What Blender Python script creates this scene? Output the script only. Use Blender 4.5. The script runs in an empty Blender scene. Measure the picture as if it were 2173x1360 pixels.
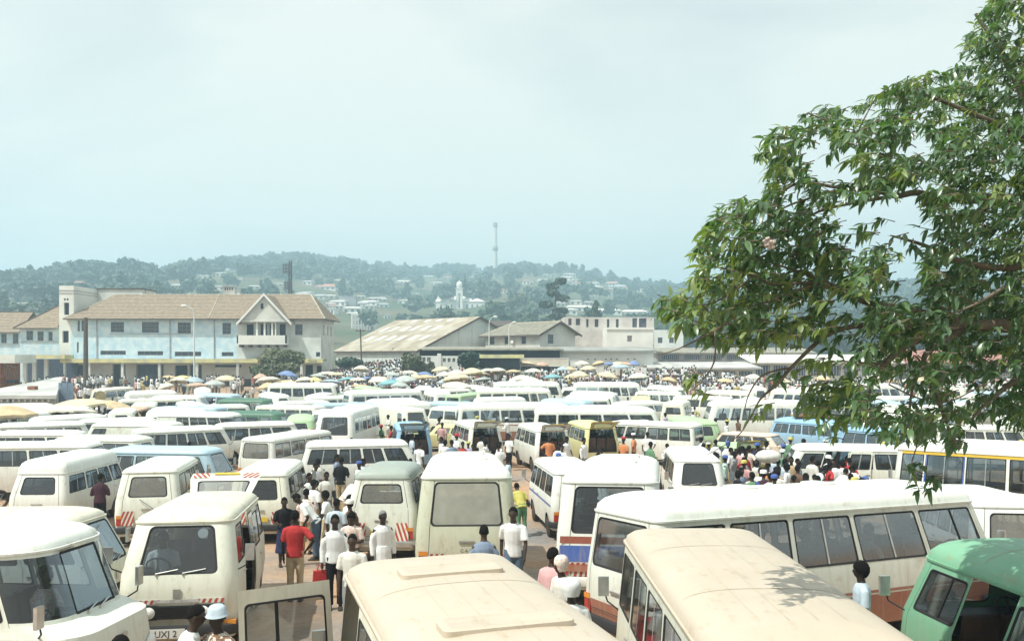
import bpy, bmesh, math, random
import numpy as np
from mathutils import Vector, Matrix, Euler, noise
from mathutils.geometry import tessellate_polygon
PI = math.pi
R = math.radians
rng = random.Random(7)
scene = bpy.context.scene
COL = scene.collection
# ------------------------------------------------------------------ camera
F_PX, CX, YH, CAM_H = 1900.0, 1086.5, 755.0, 4.3      # focal length in photo pixels, principal column, horizon row, eye height
cam_data = bpy.data.cameras.new('camera')
cam = bpy.data.objects.new('camera', cam_data)
COL.objects.link(cam)
cam.location = (0, 0, CAM_H)
cam.rotation_euler = (R(90), 0, 0)
cam_data.sensor_fit = 'HORIZONTAL'
cam_data.sensor_width = 36.0
cam_data.lens = 36.0 * F_PX / 2173.0
cam_data.shift_y = (YH - 680.0) / 2173.0
cam_data.clip_start = 0.1
cam_data.clip_end = 20000
scene.camera = cam
# ------------------------------------------------------------------ sky, sun, exposure
SUN_DIR = Vector((-0.42, -0.28, 0.86)).normalized()     # towards the sun: high, to the left and a little behind
sun_el = math.asin(SUN_DIR.z)
sun_az = math.atan2(SUN_DIR.x, SUN_DIR.y)
world = bpy.data.worlds.new('World')
scene.world = world
world.use_nodes = True
wn = world.node_tree; wn.nodes.clear()
w_out = wn.nodes.new('ShaderNodeOutputWorld')
w_bg = wn.nodes.new('ShaderNodeBackground')
w_sky = wn.nodes.new('ShaderNodeTexSky')
w_sky.sky_type = 'NISHITA'; w_sky.sun_disc = False
w_sky.sun_elevation = sun_el; w_sky.sun_rotation = sun_az
w_sky.air_density = 1.2; w_sky.dust_density = 3.0; w_sky.ozone_density = 1.0
w_tc = wn.nodes.new('ShaderNodeTexCoord')
w_map = wn.nodes.new('ShaderNodeMapping'); w_map.inputs['Scale'].default_value = (1.0, 1.0, 2.6)
w_n = wn.nodes.new('ShaderNodeTexNoise'); w_n.inputs['Scale'].default_value = 1.7; w_n.inputs['Detail'].default_value = 6
w_n.inputs['Roughness'].default_value = 0.5
w_n.inputs['Distortion'].default_value = 0.4
w_r = wn.nodes.new('ShaderNodeValToRGB')
w_r.color_ramp.elements[0].position = 0.33; w_r.color_ramp.elements[0].color = (0.50, 0.50, 0.50, 1)
w_r.color_ramp.elements[1].position = 0.60; w_r.color_ramp.elements[1].color = (0.97, 0.97, 0.97, 1)
w_mix = wn.nodes.new('ShaderNodeMixRGB')
w_mix.inputs[2].default_value = (7.6, 7.8, 7.15, 1)      # thin bright overcast veil, before the 0.1 strength
L_ = wn.links.new
L_(w_tc.outputs['Generated'], w_map.inputs['Vector']); L_(w_map.outputs['Vector'], w_n.inputs['Vector'])
L_(w_n.outputs['Fac'], w_r.inputs['Fac']); L_(w_r.outputs['Color'], w_mix.inputs[0])
L_(w_sky.outputs['Color'], w_mix.inputs[1]); L_(w_mix.outputs['Color'], w_bg.inputs['Color'])
w_bg.inputs['Strength'].default_value = 0.1
L_(w_bg.outputs['Background'], w_out.inputs['Surface'])
sun_d = bpy.data.lights.new('sun', 'SUN'); sun_d.energy = 4.7; sun_d.angle = R(0.6); sun_d.color = (1.0, 0.985, 0.89)
sun = bpy.data.objects.new('sun', sun_d); COL.objects.link(sun)
sun.location = SUN_DIR * 100
sun.rotation_euler = SUN_DIR.to_track_quat('Z', 'Y').to_euler()
vs = scene.view_settings
scene.display_settings.display_device = 'sRGB'
vs.view_transform = 'Standard'; vs.look = 'None'; vs.gamma = 1.0; vs.use_curve_mapping = False
vs.exposure = 0.31
cy = scene.cycles
cy.use_denoising = True
cy.max_bounces = 7; cy.diffuse_bounces = 3; cy.glossy_bounces = 3; cy.transparent_max_bounces = 14
cy.transmission_bounces = 4; cy.volume_bounces = 2
cy.sample_clamp_indirect = 4.0
cy.use_adaptive_sampling = True; cy.adaptive_threshold = 0.02
cy.caustics_reflective = False; cy.caustics_refractive = False

# ------------------------------------------------------------------ helpers
def tag(o, label=None, cat=None, group=None, kind=None):
    if label: o['label'] = label
    if cat: o['category'] = cat
    if group: o['group'] = group
    if kind: o['kind'] = kind
    return o
def empty(name, loc=(0, 0, 0), rz=0, parent=None):
    o = bpy.data.objects.new(name, None); COL.objects.link(o)
    o.location = loc; o.rotation_euler = (0, 0, rz); o.empty_display_size = 0.2
    if parent: o.parent = parent
    return o
CHILD = {}
BENCH = bpy.data.scenes.new('workbench')          # an empty side scene: evaluating text and remesh there is quick
def evaluated_mesh(tmp):
    BENCH.collection.objects.link(tmp); vl = BENCH.view_layers[0]; vl.update(); dg = vl.depsgraph
    me = bpy.data.meshes.new_from_object(tmp.evaluated_get(dg), depsgraph=dg); bpy.data.objects.remove(tmp); return me
def adopt(o, parent):
    o.parent = parent
    CHILD.setdefault(parent.as_pointer(), []).append(o)
def obj(name, mesh, parent=None, mats=None):
    o = bpy.data.objects.new(name, mesh); COL.objects.link(o)
    if parent: adopt(o, parent)
    return o
def copy_tree(o, parent=None):
    c = o.copy(); COL.objects.link(c)
    if parent: adopt(c, parent)
    for ch in CHILD.get(o.as_pointer(), []): copy_tree(ch, c)
    return c
def walk(o):
    yield o
    for ch in CHILD.get(o.as_pointer(), []): yield from walk(ch)

class MB:
    """collects polygons for ONE mesh object"""
    def __init__(s): s.v = []; s.f = []; s.m = []
    def vert(s, p): s.v.append(tuple(p)); return len(s.v) - 1
    def face(s, pts, m=0):
        i = len(s.v); s.v.extend(tuple(p) for p in pts); s.f.append(tuple(range(i, i + len(pts)))); s.m.append(m)
    def box(s, c, d, rz=0.0, m=0, M=None, top=1.0):
        x, y, z = d[0] / 2, d[1] / 2, d[2] / 2
        P = [(-x, -y, -z), (x, -y, -z), (x, y, -z), (-x, y, -z), (-x * top, -y * top, z), (x * top, -y * top, z), (x * top, y * top, z), (-x * top, y * top, z)]
        if M is None: M = Matrix.Translation(c) @ Matrix.Rotation(rz, 4, 'Z')
        else: M = Matrix.Translation(c) @ M
        i = len(s.v); s.v.extend(tuple(M @ Vector(p)) for p in P)
        for q in ((3, 2, 1, 0), (4, 5, 6, 7), (0, 1, 5, 4), (1, 2, 6, 5), (2, 3, 7, 6), (3, 0, 4, 7)):
            s.f.append(tuple(i + k for k in q)); s.m.append(m)
    def loft(s, rings, closed=True, m=0, cap0=False, cap1=False, flip=False):
        n = len(rings[0]); b = len(s.v)
        for r in rings: s.v.extend(tuple(p) for p in r)
        for j in range(len(rings) - 1):
            for k in range(n if closed else n - 1):
                k2 = (k + 1) % n
                q = (b + j * n + k, b + j * n + k2, b + (j + 1) * n + k2, b + (j + 1) * n + k)
                s.f.append(q[::-1] if flip else q); s.m.append(m)
        if cap0: s.f.append(tuple(b + k for k in range(n))[::-1]); s.m.append(m)
        if cap1: s.f.append(tuple(b + (len(rings) - 1) * n + k for k in range(n))); s.m.append(m)
    def tube(s, pts, rad, n=8, m=0, cap=True, flat=1.0):
        pts = [Vector(p) for p in pts]
        if not hasattr(rad, '__len__'): rad = [rad] * len(pts)
        rings = []; up = None
        for i, p in enumerate(pts):
            t = (pts[min(i + 1, len(pts) - 1)] - pts[max(i - 1, 0)]).normalized()
            if up is None: up = Vector((0, 0, 1)) if abs(t.z) < 0.9 else Vector((1, 0, 0))
            a = t.cross(up).normalized(); b = a.cross(t).normalized(); up = b
            rings.append([p + (a * math.cos(2 * PI * k / n) + b * math.sin(2 * PI * k / n) * flat) * rad[i] for k in range(n)])
        s.loft(rings, True, m, cap, cap, flip=False)
    def lathe(s, prof, n=16, M=None, m=0):
        """prof: (radius, height) pairs about local Z"""
        rings = []
        for r, h in prof:
            ring = [Vector((r * math.cos(2 * PI * k / n), r * math.sin(2 * PI * k / n), h)) for k in range(n)]
            rings.append([M @ p for p in ring] if M else ring)
        s.loft(rings, True, m, prof[0][0] > 1e-4, prof[-1][0] > 1e-4)
    def ball(s, c, r, n=8, k=6, m=0):
        if not hasattr(r, '__len__'): r = (r, r, r)
        rings = []
        for j in range(k + 1):
            a = PI * j / k - PI / 2; w = max(math.cos(a), 0.02)
            rings.append([(c[0] + r[0] * w * math.cos(2 * PI * q / n), c[1] + r[1] * w * math.sin(2 * PI * q / n), c[2] + r[2] * math.sin(a)) for q in range(n)])
        s.loft(rings, True, m, True, True)
    def mesh(s, name, mats, smooth=None, merge=True):
        me = bpy.data.meshes.new(name)
        me.from_pydata(s.v, [], s.f)
        for mt in (mats if isinstance(mats, (list, tuple)) else [mats]): me.materials.append(mt)
        me.polygons.foreach_set('material_index', s.m)
        if merge:
            bm = bmesh.new(); bm.from_mesh(me)
            bmesh.ops.remove_doubles(bm, verts=bm.verts, dist=0.0004)
            bm.to_mesh(me); bm.free()
        if smooth is not None:
            me.polygons.foreach_set('use_smooth', [True] * len(me.polygons))
            if smooth < 179: me.set_sharp_from_angle(angle=R(smooth))
        me.update()
        return me
    def build(s, name, mats, parent=None, smooth=None, merge=True):
        return obj(name, s.mesh(name, mats, smooth, merge), parent)

# ------------------------------------------------------------------ materials
MATS = {}
def new_mat(name):
    m = bpy.data.materials.new(name); m.use_nodes = True
    nt = m.node_tree
    return m, nt, nt.nodes['Principled BSDF']
def mat(name, col, rough=0.6, spec=0.4, metal=0.0, var=0.0, scale=4.0, col2=None, bump=0.0, bscale=30.0, coords='Object', contrast=(0.35, 0.65), detail=5):
    """plain procedural material: base colour broken up by noise, optional fine bump"""
    if name in MATS: return MATS[name]
    m, nt, b = new_mat(name)
    b.inputs['Roughness'].default_value = rough
    b.inputs['Specular IOR Level'].default_value = spec
    b.inputs['Metallic'].default_value = metal
    tc = nt.nodes.new('ShaderNodeTexCoord')
    if var > 0 or col2:
        n = nt.nodes.new('ShaderNodeTexNoise'); n.inputs['Scale'].default_value = scale; n.inputs['Detail'].default_value = detail
        nt.links.new(tc.outputs[coords], n.inputs['Vector'])
        r = nt.nodes.new('ShaderNodeValToRGB')
        c2 = col2 or tuple(c * (1 - var) for c in col)
        r.color_ramp.elements[0].position = contrast[0]; r.color_ramp.elements[1].position = contrast[1]
        r.color_ramp.elements[0].color = (*c2, 1); r.color_ramp.elements[1].color = (*col, 1)
        nt.links.new(n.outputs['Fac'], r.inputs['Fac']); nt.links.new(r.outputs['Color'], b.inputs['Base Color'])
    else:
        b.inputs['Base Color'].default_value = (*col, 1)
    if bump > 0:
        n2 = nt.nodes.new('ShaderNodeTexNoise'); n2.inputs['Scale'].default_value = bscale; n2.inputs['Detail'].default_value = 4
        nt.links.new(tc.outputs[coords], n2.inputs['Vector'])
        bp = nt.nodes.new('ShaderNodeBump'); bp.inputs['Strength'].default_value = bump; bp.inputs['Distance'].default_value = 0.05
        nt.links.new(n2.outputs['Fac'], bp.inputs['Height']); nt.links.new(bp.outputs['Normal'], b.inputs['Normal'])
    MATS[name] = m
    return m
def paint(name, col, dust=(0.42, 0.30, 0.20), amount=0.35, rough=0.38, worn=0.0):
    """vehicle paint: faint blotches, road dust rising from the sills, grime specks"""
    if name in MATS: return MATS[name]
    m, nt, b = new_mat(name)
    tc = nt.nodes.new('ShaderNodeTexCoord'); N = nt.nodes.new; K = nt.links.new
    n = N('ShaderNodeTexNoise'); n.inputs['Scale'].default_value = 1.6; n.inputs['Detail'].default_value = 7; n.inputs['Roughness'].default_value = 0.65
    K(tc.outputs['Object'], n.inputs['Vector'])
    r = N('ShaderNodeValToRGB'); r.color_ramp.elements[0].position = 0.3; r.color_ramp.elements[1].position = 0.7
    r.color_ramp.elements[0].color = (*[c * 0.9 * (0.97 if i == 2 else 1) for i, c in enumerate(col)], 1); r.color_ramp.elements[1].color = (*col, 1)
    K(n.outputs['Fac'], r.inputs['Fac'])
    sx = N('ShaderNodeSeparateXYZ'); K(tc.outputs['Object'], sx.inputs['Vector'])
    mr = N('ShaderNodeMapRange'); mr.inputs['From Min'].default_value = 1.25; mr.inputs['From Max'].default_value = 0.25
    K(sx.outputs['Z'], mr.inputs['Value'])
    n2 = N('ShaderNodeTexNoise'); n2.inputs['Scale'].default_value = 5.0; n2.inputs['Detail'].default_value = 6
    K(tc.outputs['Object'], n2.inputs['Vector'])
    mu = N('ShaderNodeMath'); mu.operation = 'MULTIPLY'; K(mr.outputs['Result'], mu.inputs[0]); K(n2.outputs['Fac'], mu.inputs[1])
    mu2 = N('ShaderNodeMath'); mu2.operation = 'MULTIPLY'; K(mu.outputs[0], mu2.inputs[0]); mu2.inputs[1].default_value = amount * 2; mu2.use_clamp = True
    mx = N('ShaderNodeMixRGB'); K(mu2.outputs[0], mx.inputs[0]); K(r.outputs['Color'], mx.inputs[1]); mx.inputs[2].default_value = (*dust, 1)
    last = mx
    # rust and grime specks / streaks
    n3 = N('ShaderNodeTexNoise'); n3.inputs['Scale'].default_value = 3.1; n3.inputs['Detail'].default_value = 9; n3.inputs['Roughness'].default_value = 0.7
    mp = N('ShaderNodeMapping'); mp.inputs['Scale'].default_value = (1.0, 2.2, 1.0); mp.inputs['Location'].default_value = (3.3, 1.7, 9.2)
    K(tc.outputs['Object'], mp.inputs['Vector']); K(mp.outputs['Vector'], n3.inputs['Vector'])
    r3 = N('ShaderNodeValToRGB'); r3.color_ramp.elements[0].position = 0.57 - 0.06 * worn; r3.color_ramp.elements[0].color = (0, 0, 0, 1)
    r3.color_ramp.elements[1].position = 0.74 - 0.06 * worn; r3.color_ramp.elements[1].color = (0.6, 0.6, 0.6, 1)
    K(n3.outputs['Fac'], r3.inputs['Fac'])
    mx3 = N('ShaderNodeMixRGB'); K(r3.outputs['Color'], mx3.inputs[0]); K(last.outputs['Color'], mx3.inputs[1]); mx3.inputs[2].default_value = (0.34, 0.24, 0.13, 1)
    K(mx3.outputs['Color'], b.inputs['Base Color'])
    mrr = N('ShaderNodeMapRange'); mrr.inputs['To Min'].default_value = rough - 0.06; mrr.inputs['To Max'].default_value = rough + 0.22
    K(n2.outputs['Fac'], mrr.inputs['Value']); K(mrr.outputs['Result'], b.inputs['Roughness'])
    b.inputs['Specular IOR Level'].default_value = 0.4
    # rain streaks and grime running down the panels
    n5 = N('ShaderNodeTexNoise'); n5.inputs['Scale'].default_value = 5.0; n5.inputs['Detail'].default_value = 5; n5.inputs['Roughness'].default_value = 0.6
    mp5 = N('ShaderNodeMapping'); mp5.inputs['Scale'].default_value = (2.4, 2.4, 0.22)
    K(tc.outputs['Object'], mp5.inputs['Vector']); K(mp5.outputs['Vector'], n5.inputs['Vector'])
    r5 = N('ShaderNodeValToRGB'); r5.color_ramp.elements[0].position = 0.50; r5.color_ramp.elements[0].color = (0, 0, 0, 1)
    r5.color_ramp.elements[1].position = 0.74; r5.color_ramp.elements[1].color = (0.42, 0.42, 0.42, 1); K(n5.outputs['Fac'], r5.inputs['Fac'])
    sn = N('ShaderNodeSeparateXYZ'); K(tc.outputs['Normal'], sn.inputs['Vector'])       # only on the upright panels
    ab = N('ShaderNodeMath'); ab.operation = 'ABSOLUTE'; K(sn.outputs['Z'], ab.inputs[0])
    iv = N('ShaderNodeMath'); iv.operation = 'SUBTRACT'; iv.inputs[0].default_value = 1.0; K(ab.outputs[0], iv.inputs[1])
    ms = N('ShaderNodeMath'); ms.operation = 'MULTIPLY'; K(iv.outputs[0], ms.inputs[0]); K(r5.outputs['Color'], ms.inputs[1])
    mx5 = N('ShaderNodeMixRGB'); K(ms.outputs[0], mx5.inputs[0]); K(mx3.outputs['Color'], mx5.inputs[1]); mx5.inputs[2].default_value = (0.40, 0.35, 0.26, 1)
    K(mx5.outputs['Color'], b.inputs['Base Color'])
    n4 = N('ShaderNodeTexNoise'); n4.inputs['Scale'].default_value = 2.3; n4.inputs['Detail'].default_value = 3
    K(tc.outputs['Object'], n4.inputs['Vector'])
    bp = N('ShaderNodeBump'); bp.inputs['Strength'].default_value = 0.12; bp.inputs['Distance'].default_value = 0.04
    K(n4.outputs['Fac'], bp.inputs['Height']); K(bp.outputs['Normal'], b.inputs['Normal'])
    MATS[name] = m
    return m
def glass(name, tint, refl=0.10, dust=0.0, dustcol=(0.55, 0.5, 0.42)):
    if name in MATS: return MATS[name]
    m = bpy.data.materials.new(name); m.use_nodes = True; nt = m.node_tree; nt.nodes.clear(); N = nt.nodes.new; K = nt.links.new
    o = N('ShaderNodeOutputMaterial'); t = N('ShaderNodeBsdfTransparent'); t.inputs[0].default_value = (*tint, 1)
    g = N('ShaderNodeBsdfGlossy'); g.inputs['Roughness'].default_value = 0.06; g.inputs['Color'].default_value = (0.9, 0.95, 1, 1)
    lw = N('ShaderNodeLayerWeight'); lw.inputs['Blend'].default_value = 0.35
    mr = N('ShaderNodeMapRange'); mr.inputs['To Min'].default_value = refl; mr.inputs['To Max'].default_value = 0.7
    K(lw.outputs['Facing'], mr.inputs['Value'])
    mx = N('ShaderNodeMixShader'); K(mr.outputs['Result'], mx.inputs[0]); K(t.outputs[0], mx.inputs[1]); K(g.outputs[0], mx.inputs[2])
    last = mx
    if dust > 0:
        d = N('ShaderNodeBsdfDiffuse'); d.inputs[0].default_value = (*dustcol, 1)
        tc = N('ShaderNodeTexCoord'); n = N('ShaderNodeTexNoise'); n.inputs['Scale'].default_value = 3.0; n.inputs['Detail'].default_value = 6
        K(tc.outputs['Object'], n.inputs['Vector'])
        mr2 = N('ShaderNodeMapRange'); mr2.inputs['To Min'].default_value = dust * 0.55; mr2.inputs['To Max'].default_value = min(1, dust * 1.45)
        K(n.outputs['Fac'], mr2.inputs['Value'])
        mx2 = N('ShaderNodeMixShader'); K(mr2.outputs['Result'], mx2.inputs[0]); K(mx.outputs[0], mx2.inputs[1]); K(d.outputs[0], mx2.inputs[2]); last = mx2
    K(last.outputs[0], o.inputs[0])
    MATS[name] = m
    return m
def setmat(o, m, slot=0):
    o.material_slots[slot].link = 'OBJECT'; o.material_slots[slot].material = m

# ------------------------------------------------------------------ ground height and picture-to-place helpers
def smooth01(t): t = min(1, max(0, t)); return t * t * (3 - 2 * t)
def ground_z(x, y):
    z = -0.85 * smooth01((y - 8) / 20.0)
    z += 0.95 * smooth01((y - 58) / 50.0)
    b = smooth01((y - 98) / 34.0) * smooth01((x + 30) / 14.0) * smooth01((34 - x) / 10.0) * 2.3          # the market bank in the middle
    return z + b
def world_at(px, py, h):
    """point at height h above the ground that projects to photo pixel (px, py)"""
    lo, hi = 2.0, 400.0
    fn = lambda Y: YH + F_PX * (CAM_H - h - ground_z((px - CX) * Y / F_PX, Y)) / Y
    Y = 2.0
    prev = fn(Y)
    while Y < 400:
        Y2 = Y * 1.01
        if fn(Y2) <= py <= prev or fn(Y2) <= py: break
        prev = fn(Y2); Y = Y2
    return Vector(((px - CX) * Y / F_PX, Y, ground_z((px - CX) * Y / F_PX, Y)))
def at(px, py, Y): return Vector(((px - CX) * Y / F_PX, Y, CAM_H - (py - YH) * Y / F_PX))
# ================================================================== LAND: ground, hill, haze
def grid_sheet(name, xs, ys, fn, m, parent=None):
    nx, ny = len(xs), len(ys)
    v = [(x, y, fn(x, y)) for y in ys for x in xs]
    f = [(j * nx + i, j * nx + i + 1, (j + 1) * nx + i + 1, (j + 1) * nx + i) for j in range(ny - 1) for i in range(nx - 1)]
    me = bpy.data.meshes.new(name); me.from_pydata(v, [], f); me.materials.append(m)
    me.polygons.foreach_set('use_smooth', [True] * len(f)); me.update()
    return obj(name, me)
def dirt_mat():
    m, nt, b = new_mat('murram_earth'); N = nt.nodes.new; K = nt.links.new
    tc = N('ShaderNodeTexCoord')
    n1 = N('ShaderNodeTexNoise'); n1.inputs['Scale'].default_value = 0.22; n1.inputs['Detail'].default_value = 8; n1.inputs['Roughness'].default_value = 0.6
    K(tc.outputs['Object'], n1.inputs['Vector'])
    r1 = N('ShaderNodeValToRGB'); e = r1.color_ramp.elements
    e[0].position = 0.34; e[0].color = (0.20, 0.19, 0.185, 1); e[1].position = 0.64; e[1].color = (0.46, 0.26, 0.14, 1)
    e2 = r1.color_ramp.elements.new(0.5); e2.color = (0.36, 0.25, 0.17, 1)
    K(n1.outputs['Fac'], r1.inputs['Fac'])
    n2 = N('ShaderNodeTexNoise'); n2.inputs['Scale'].default_value = 6.0; n2.inputs['Detail'].default_value = 8; n2.inputs['Roughness'].default_value = 0.7
    K(tc.outputs['Object'], n2.inputs['Vector'])
    mx = N('ShaderNodeMixRGB'); mx.blend_type = 'OVERLAY'; mx.inputs[0].default_value = 0.55
    K(r1.outputs['Color'], mx.inputs[1]); K(n2.outputs['Fac'], mx.inputs[2])
    K(mx.outputs['Color'], b.inputs['Base Color'])
    # damp oily patches are smoother
    n3 = N('ShaderNodeTexNoise'); n3.inputs['Scale'].default_value = 0.6; n3.inputs['Detail'].default_value = 4; K(tc.outputs['Object'], n3.inputs['Vector'])
    mr = N('ShaderNodeMapRange'); mr.inputs['From Min'].default_value = 0.35; mr.inputs['From Max'].default_value = 0.6; mr.inputs['To Min'].default_value = 0.45; mr.inputs['To Max'].default_value = 0.9
    K(n3.outputs['Fac'], mr.inputs['Value']); K(mr.outputs['Result'], b.inputs['Roughness'])
    bp = N('ShaderNodeBump'); bp.inputs['Strength'].default_value = 0.5; bp.inputs['Distance'].default_value = 0.06
    K(n2.outputs['Fac'], bp.inputs['Height']); K(bp.outputs['Normal'], b.inputs['Normal'])
    return m
M_EARTH = dirt_mat()
def nonuni(a):
    out = []
    for lo, hi, st in a:
        k = max(1, int(round((hi - lo) / st)))
        out += [lo + (hi - lo) * i / k for i in range(k)]
    out.append(a[-1][1]); return out
ground = grid_sheet('ground', nonuni([(-3600, -400, 800), (-400, -80, 40), (-80, 80, 2), (80, 400, 40), (400, 3600, 800)]),
                    nonuni([(-60, 0, 20), (0, 60, 1.5), (60, 170, 3), (170, 340, 20), (340, 6000, 700)]),
                    lambda x, y: ground_z(x, y) + (0.03 * noise.noise(Vector((x * .35, y * .35, 0))) if abs(x) < 90 and 0 < y < 130 else 0), M_EARTH)
tag(ground, kind='structure')
RIDGE = [(-1200, 600), (-300, 596), (0, 588), (120, 578), (210, 570), (300, 574), (380, 570), (440, 562), (520, 554), (590, 552), (650, 546), (700, 554), (770, 566), (830, 574), (900, 580), (960, 577), (1050, 576), (1130, 572), (1200, 574), (1260, 586), (1340, 604), (1420, 611), (1560, 616), (1800, 610), (2200, 600), (3600, 600)]
RDIST = [(-1200, 620), (0, 640), (250, 700), (450, 900), (650, 1250), (900, 1350), (1250, 1250), (1500, 1000), (2200, 900), (3600, 900)]
def lerp_tab(t, x):
    if x <= t[0][0]: return t[0][1]
    for (a, b), (c, d) in zip(t, t[1:]):
        if x <= c: return b + (d - b) * (x - a) / (c - a)
    return t[-1][1]
HILL_Y0 = 235.0
def hill_h(x, y):
    if y < HILL_Y0: return ground_z(x, y) - 1
    px = CX + F_PX * x / y
    D = lerp_tab(RDIST, px); zr = CAM_H + (YH - lerp_tab(RIDGE, px)) * D / F_PX - 9.0
    t = (y - HILL_Y0) / (D - HILL_Y0)
    if t <= 1: h = zr * (0.45 * t + 0.55 * t * t * (3 - 2 * t))
    else: h = zr * max(0.15, 1 - 0.35 * (t - 1))
    h += 5 * noise.noise(Vector((x / 130, y / 130, 3.3))) * min(1, t * 3) * (1 if t < 1 else .6)
    return ground_z(x, y) - 0.6 + h + 1.0 * min(1, t * 20)
def build_hill():
    pxs = nonuni([(-1200, -200, 60), (-200, 2400, 22), (2400, 3600, 60)])
    ts = [HILL_Y0 + 1900 * (i / 46) ** 1.35 for i in range(47)]
    v = []; f = []; nx = len(pxs)
    for Y in ts:
        for p in pxs:
            x = (p - CX) * Y / F_PX; v.append((x, Y, hill_h(x, Y)))
    for j in range(len(ts) - 1):
        for i in range(nx - 1): f.append((j * nx + i, j * nx + i + 1, (j + 1) * nx + i + 1, (j + 1) * nx + i))
    me = bpy.data.meshes.new('hill'); me.from_pydata(v, [], f)
    me.materials.append(mat('hill_grass', (0.06, 0.085, 0.035), 0.9, 0.1, col2=(0.15, 0.13, 0.08), scale=0.02))
    me.polygons.foreach_set('use_smooth', [True] * len(f))
    o = obj('hill', me); tag(o, kind='structure')
build_hill()
def hill_at(px, py):
    """first hill point on the sight line through a photo pixel"""
    Y = HILL_Y0 + 4
    while Y < 2100:
        x = (px - CX) * Y / F_PX
        if hill_h(x, Y) >= CAM_H - (py - YH) * Y / F_PX: return Vector((x, Y, hill_h(x, Y)))
        Y += 4
    D = lerp_tab(RDIST, px); x = (px - CX) * D / F_PX
    return Vector((x, D, hill_h(x, D)))
# haze: one even volume round everything, sky outside
def build_haze():
    mb = MB(); mb.box((0, 2900, 84), (7400, 6000, 176))
    m = bpy.data.materials.new('haze_air'); m.use_nodes = True; nt = m.node_tree; nt.nodes.clear()
    o = nt.nodes.new('ShaderNodeOutputMaterial'); p = nt.nodes.new('ShaderNodeVolumePrincipled')
    p.inputs['Color'].default_value = (0.58, 0.84, 1.0, 1); p.inputs['Density'].default_value = HAZE
    p.inputs['Anisotropy'].default_value = 0.15
    nt.links.new(p.outputs[0], o.inputs['Volume'])
    h = mb.build('haze', m); tag(h, kind='stuff')
HAZE = 0.0009
build_haze()

# ================================================================== TREES
def leaf_mat(name, c1, c2, trans=0.25, rough=0.5, spec=0.35):
    m, nt, b = new_mat(name); N = nt.nodes.new; K = nt.links.new
    g = N('ShaderNodeNewGeometry'); oi = N('ShaderNodeObjectInfo')
    ad = N('ShaderNodeMath'); ad.operation = 'ADD'; K(g.outputs['Random Per Island'], ad.inputs[0])
    mu = N('ShaderNodeMath'); mu.operation = 'MULTIPLY'; K(oi.outputs['Random'], mu.inputs[0]); mu.inputs[1].default_value = 1.0
    K(mu.outputs[0], ad.inputs[1])
    hf = N('ShaderNodeMath'); hf.operation = 'MULTIPLY'; K(ad.outputs[0], hf.inputs[0]); hf.inputs[1].default_value = 0.5
    r = N('ShaderNodeMixRGB'); r.inputs[1].default_value = (*c1, 1); r.inputs[2].default_value = (*c2, 1); K(hf.outputs[0], r.inputs[0])
    K(r.outputs[0], b.inputs['Base Color']); b.inputs['Roughness'].default_value = rough; b.inputs['Specular IOR Level'].default_value = spec
    if trans > 0:
        out = nt.nodes['Material Output']; tl = N('ShaderNodeBsdfTranslucent')
        sc = N('ShaderNodeMixRGB'); sc.blend_type = 'MULTIPLY'; sc.inputs[0].default_value = 1; K(r.outputs[0], sc.inputs[1]); sc.inputs[2].default_value = (1.6, 1.9, 0.6, 1)
        K(sc.outputs[0], tl.inputs[0])
        mx = N('ShaderNodeMixShader'); mx.inputs[0].default_value = trans; K(b.outputs[0], mx.inputs[1]); K(tl.outputs[0], mx.inputs[2]); K(mx.outputs[0], out.inputs[0])
    return m
M_FOL = [leaf_mat('far_foliage_dark', (0.010, 0.030, 0.026), (0.026, 0.058, 0.040), 0.05), leaf_mat('far_foliage_mid', (0.020, 0.048, 0.032), (0.042, 0.082, 0.048), 0.05),
         leaf_mat('far_foliage_olive', (0.034, 0.060, 0.036), (0.065, 0.095, 0.052), 0.05)]
M_BARK = mat('bark', (0.15, 0.11, 0.08), 0.9, 0.2, var=0.45, scale=9, bump=0.5, bscale=25)
def crown_verts(blobs, n, size, seed, droop=0.3):
    """n leaf clumps on and in a set of ellipsoids -> quad vertices (numpy)"""
    rs = np.random.RandomState(seed)
    vol = np.array([b[3] * b[4] * b[5] for b in blobs]) ** 0.67; pick = rs.choice(len(blobs), n, p=vol / vol.sum())
    B = np.array(blobs)[pick]
    d = rs.normal(size=(n, 3)); d /= np.linalg.norm(d, axis=1)[:, None]
    rad = 0.62 + 0.48 * rs.rand(n) ** 0.6
    c = B[:, :3] + d * B[:, 3:6] * rad[:, None]
    nr = d + rs.normal(scale=0.55, size=(n, 3)); nr[:, 2] += 0.35; nr /= np.linalg.norm(nr, axis=1)[:, None]
    a = np.cross(nr, rs.normal(size=(n, 3))); a /= np.linalg.norm(a, axis=1)[:, None]; b = np.cross(nr, a)
    s = size * (0.6 + 0.8 * rs.rand(n))[:, None]
    q = np.stack([c - a * s - b * s * 0.6, c + a * s * 0.9 - b * s * .7, c + a * s + b * s * .65 - nr * s * droop, c - a * s * .8 + b * s * .8], 1)
    return q
def quads_mesh(name, q, m, core=None, smooth=False):
    n = len(q); v = q.reshape(-1, 3).tolist(); f = [(4 * i, 4 * i + 1, 4 * i + 2, 4 * i + 3) for i in range(n)]
    if core:
        for bx, by, bz, rx, ry, rz in core:
            mb = MB(); mb.ball((bx, by, bz), (rx * .72, ry * .72, rz * .72), 8, 5); o = len(v)
            v += [tuple(np.array(p) + np.array(noise.noise_vector(Vector(p) * 1.1)) * rx * .25) for p in mb.v]; f += [tuple(k + o for k in ff) for ff in mb.f]
    me = bpy.data.meshes.new(name); me.from_pydata(v, [], f); me.materials.append(m); me.update()
    return me
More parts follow.
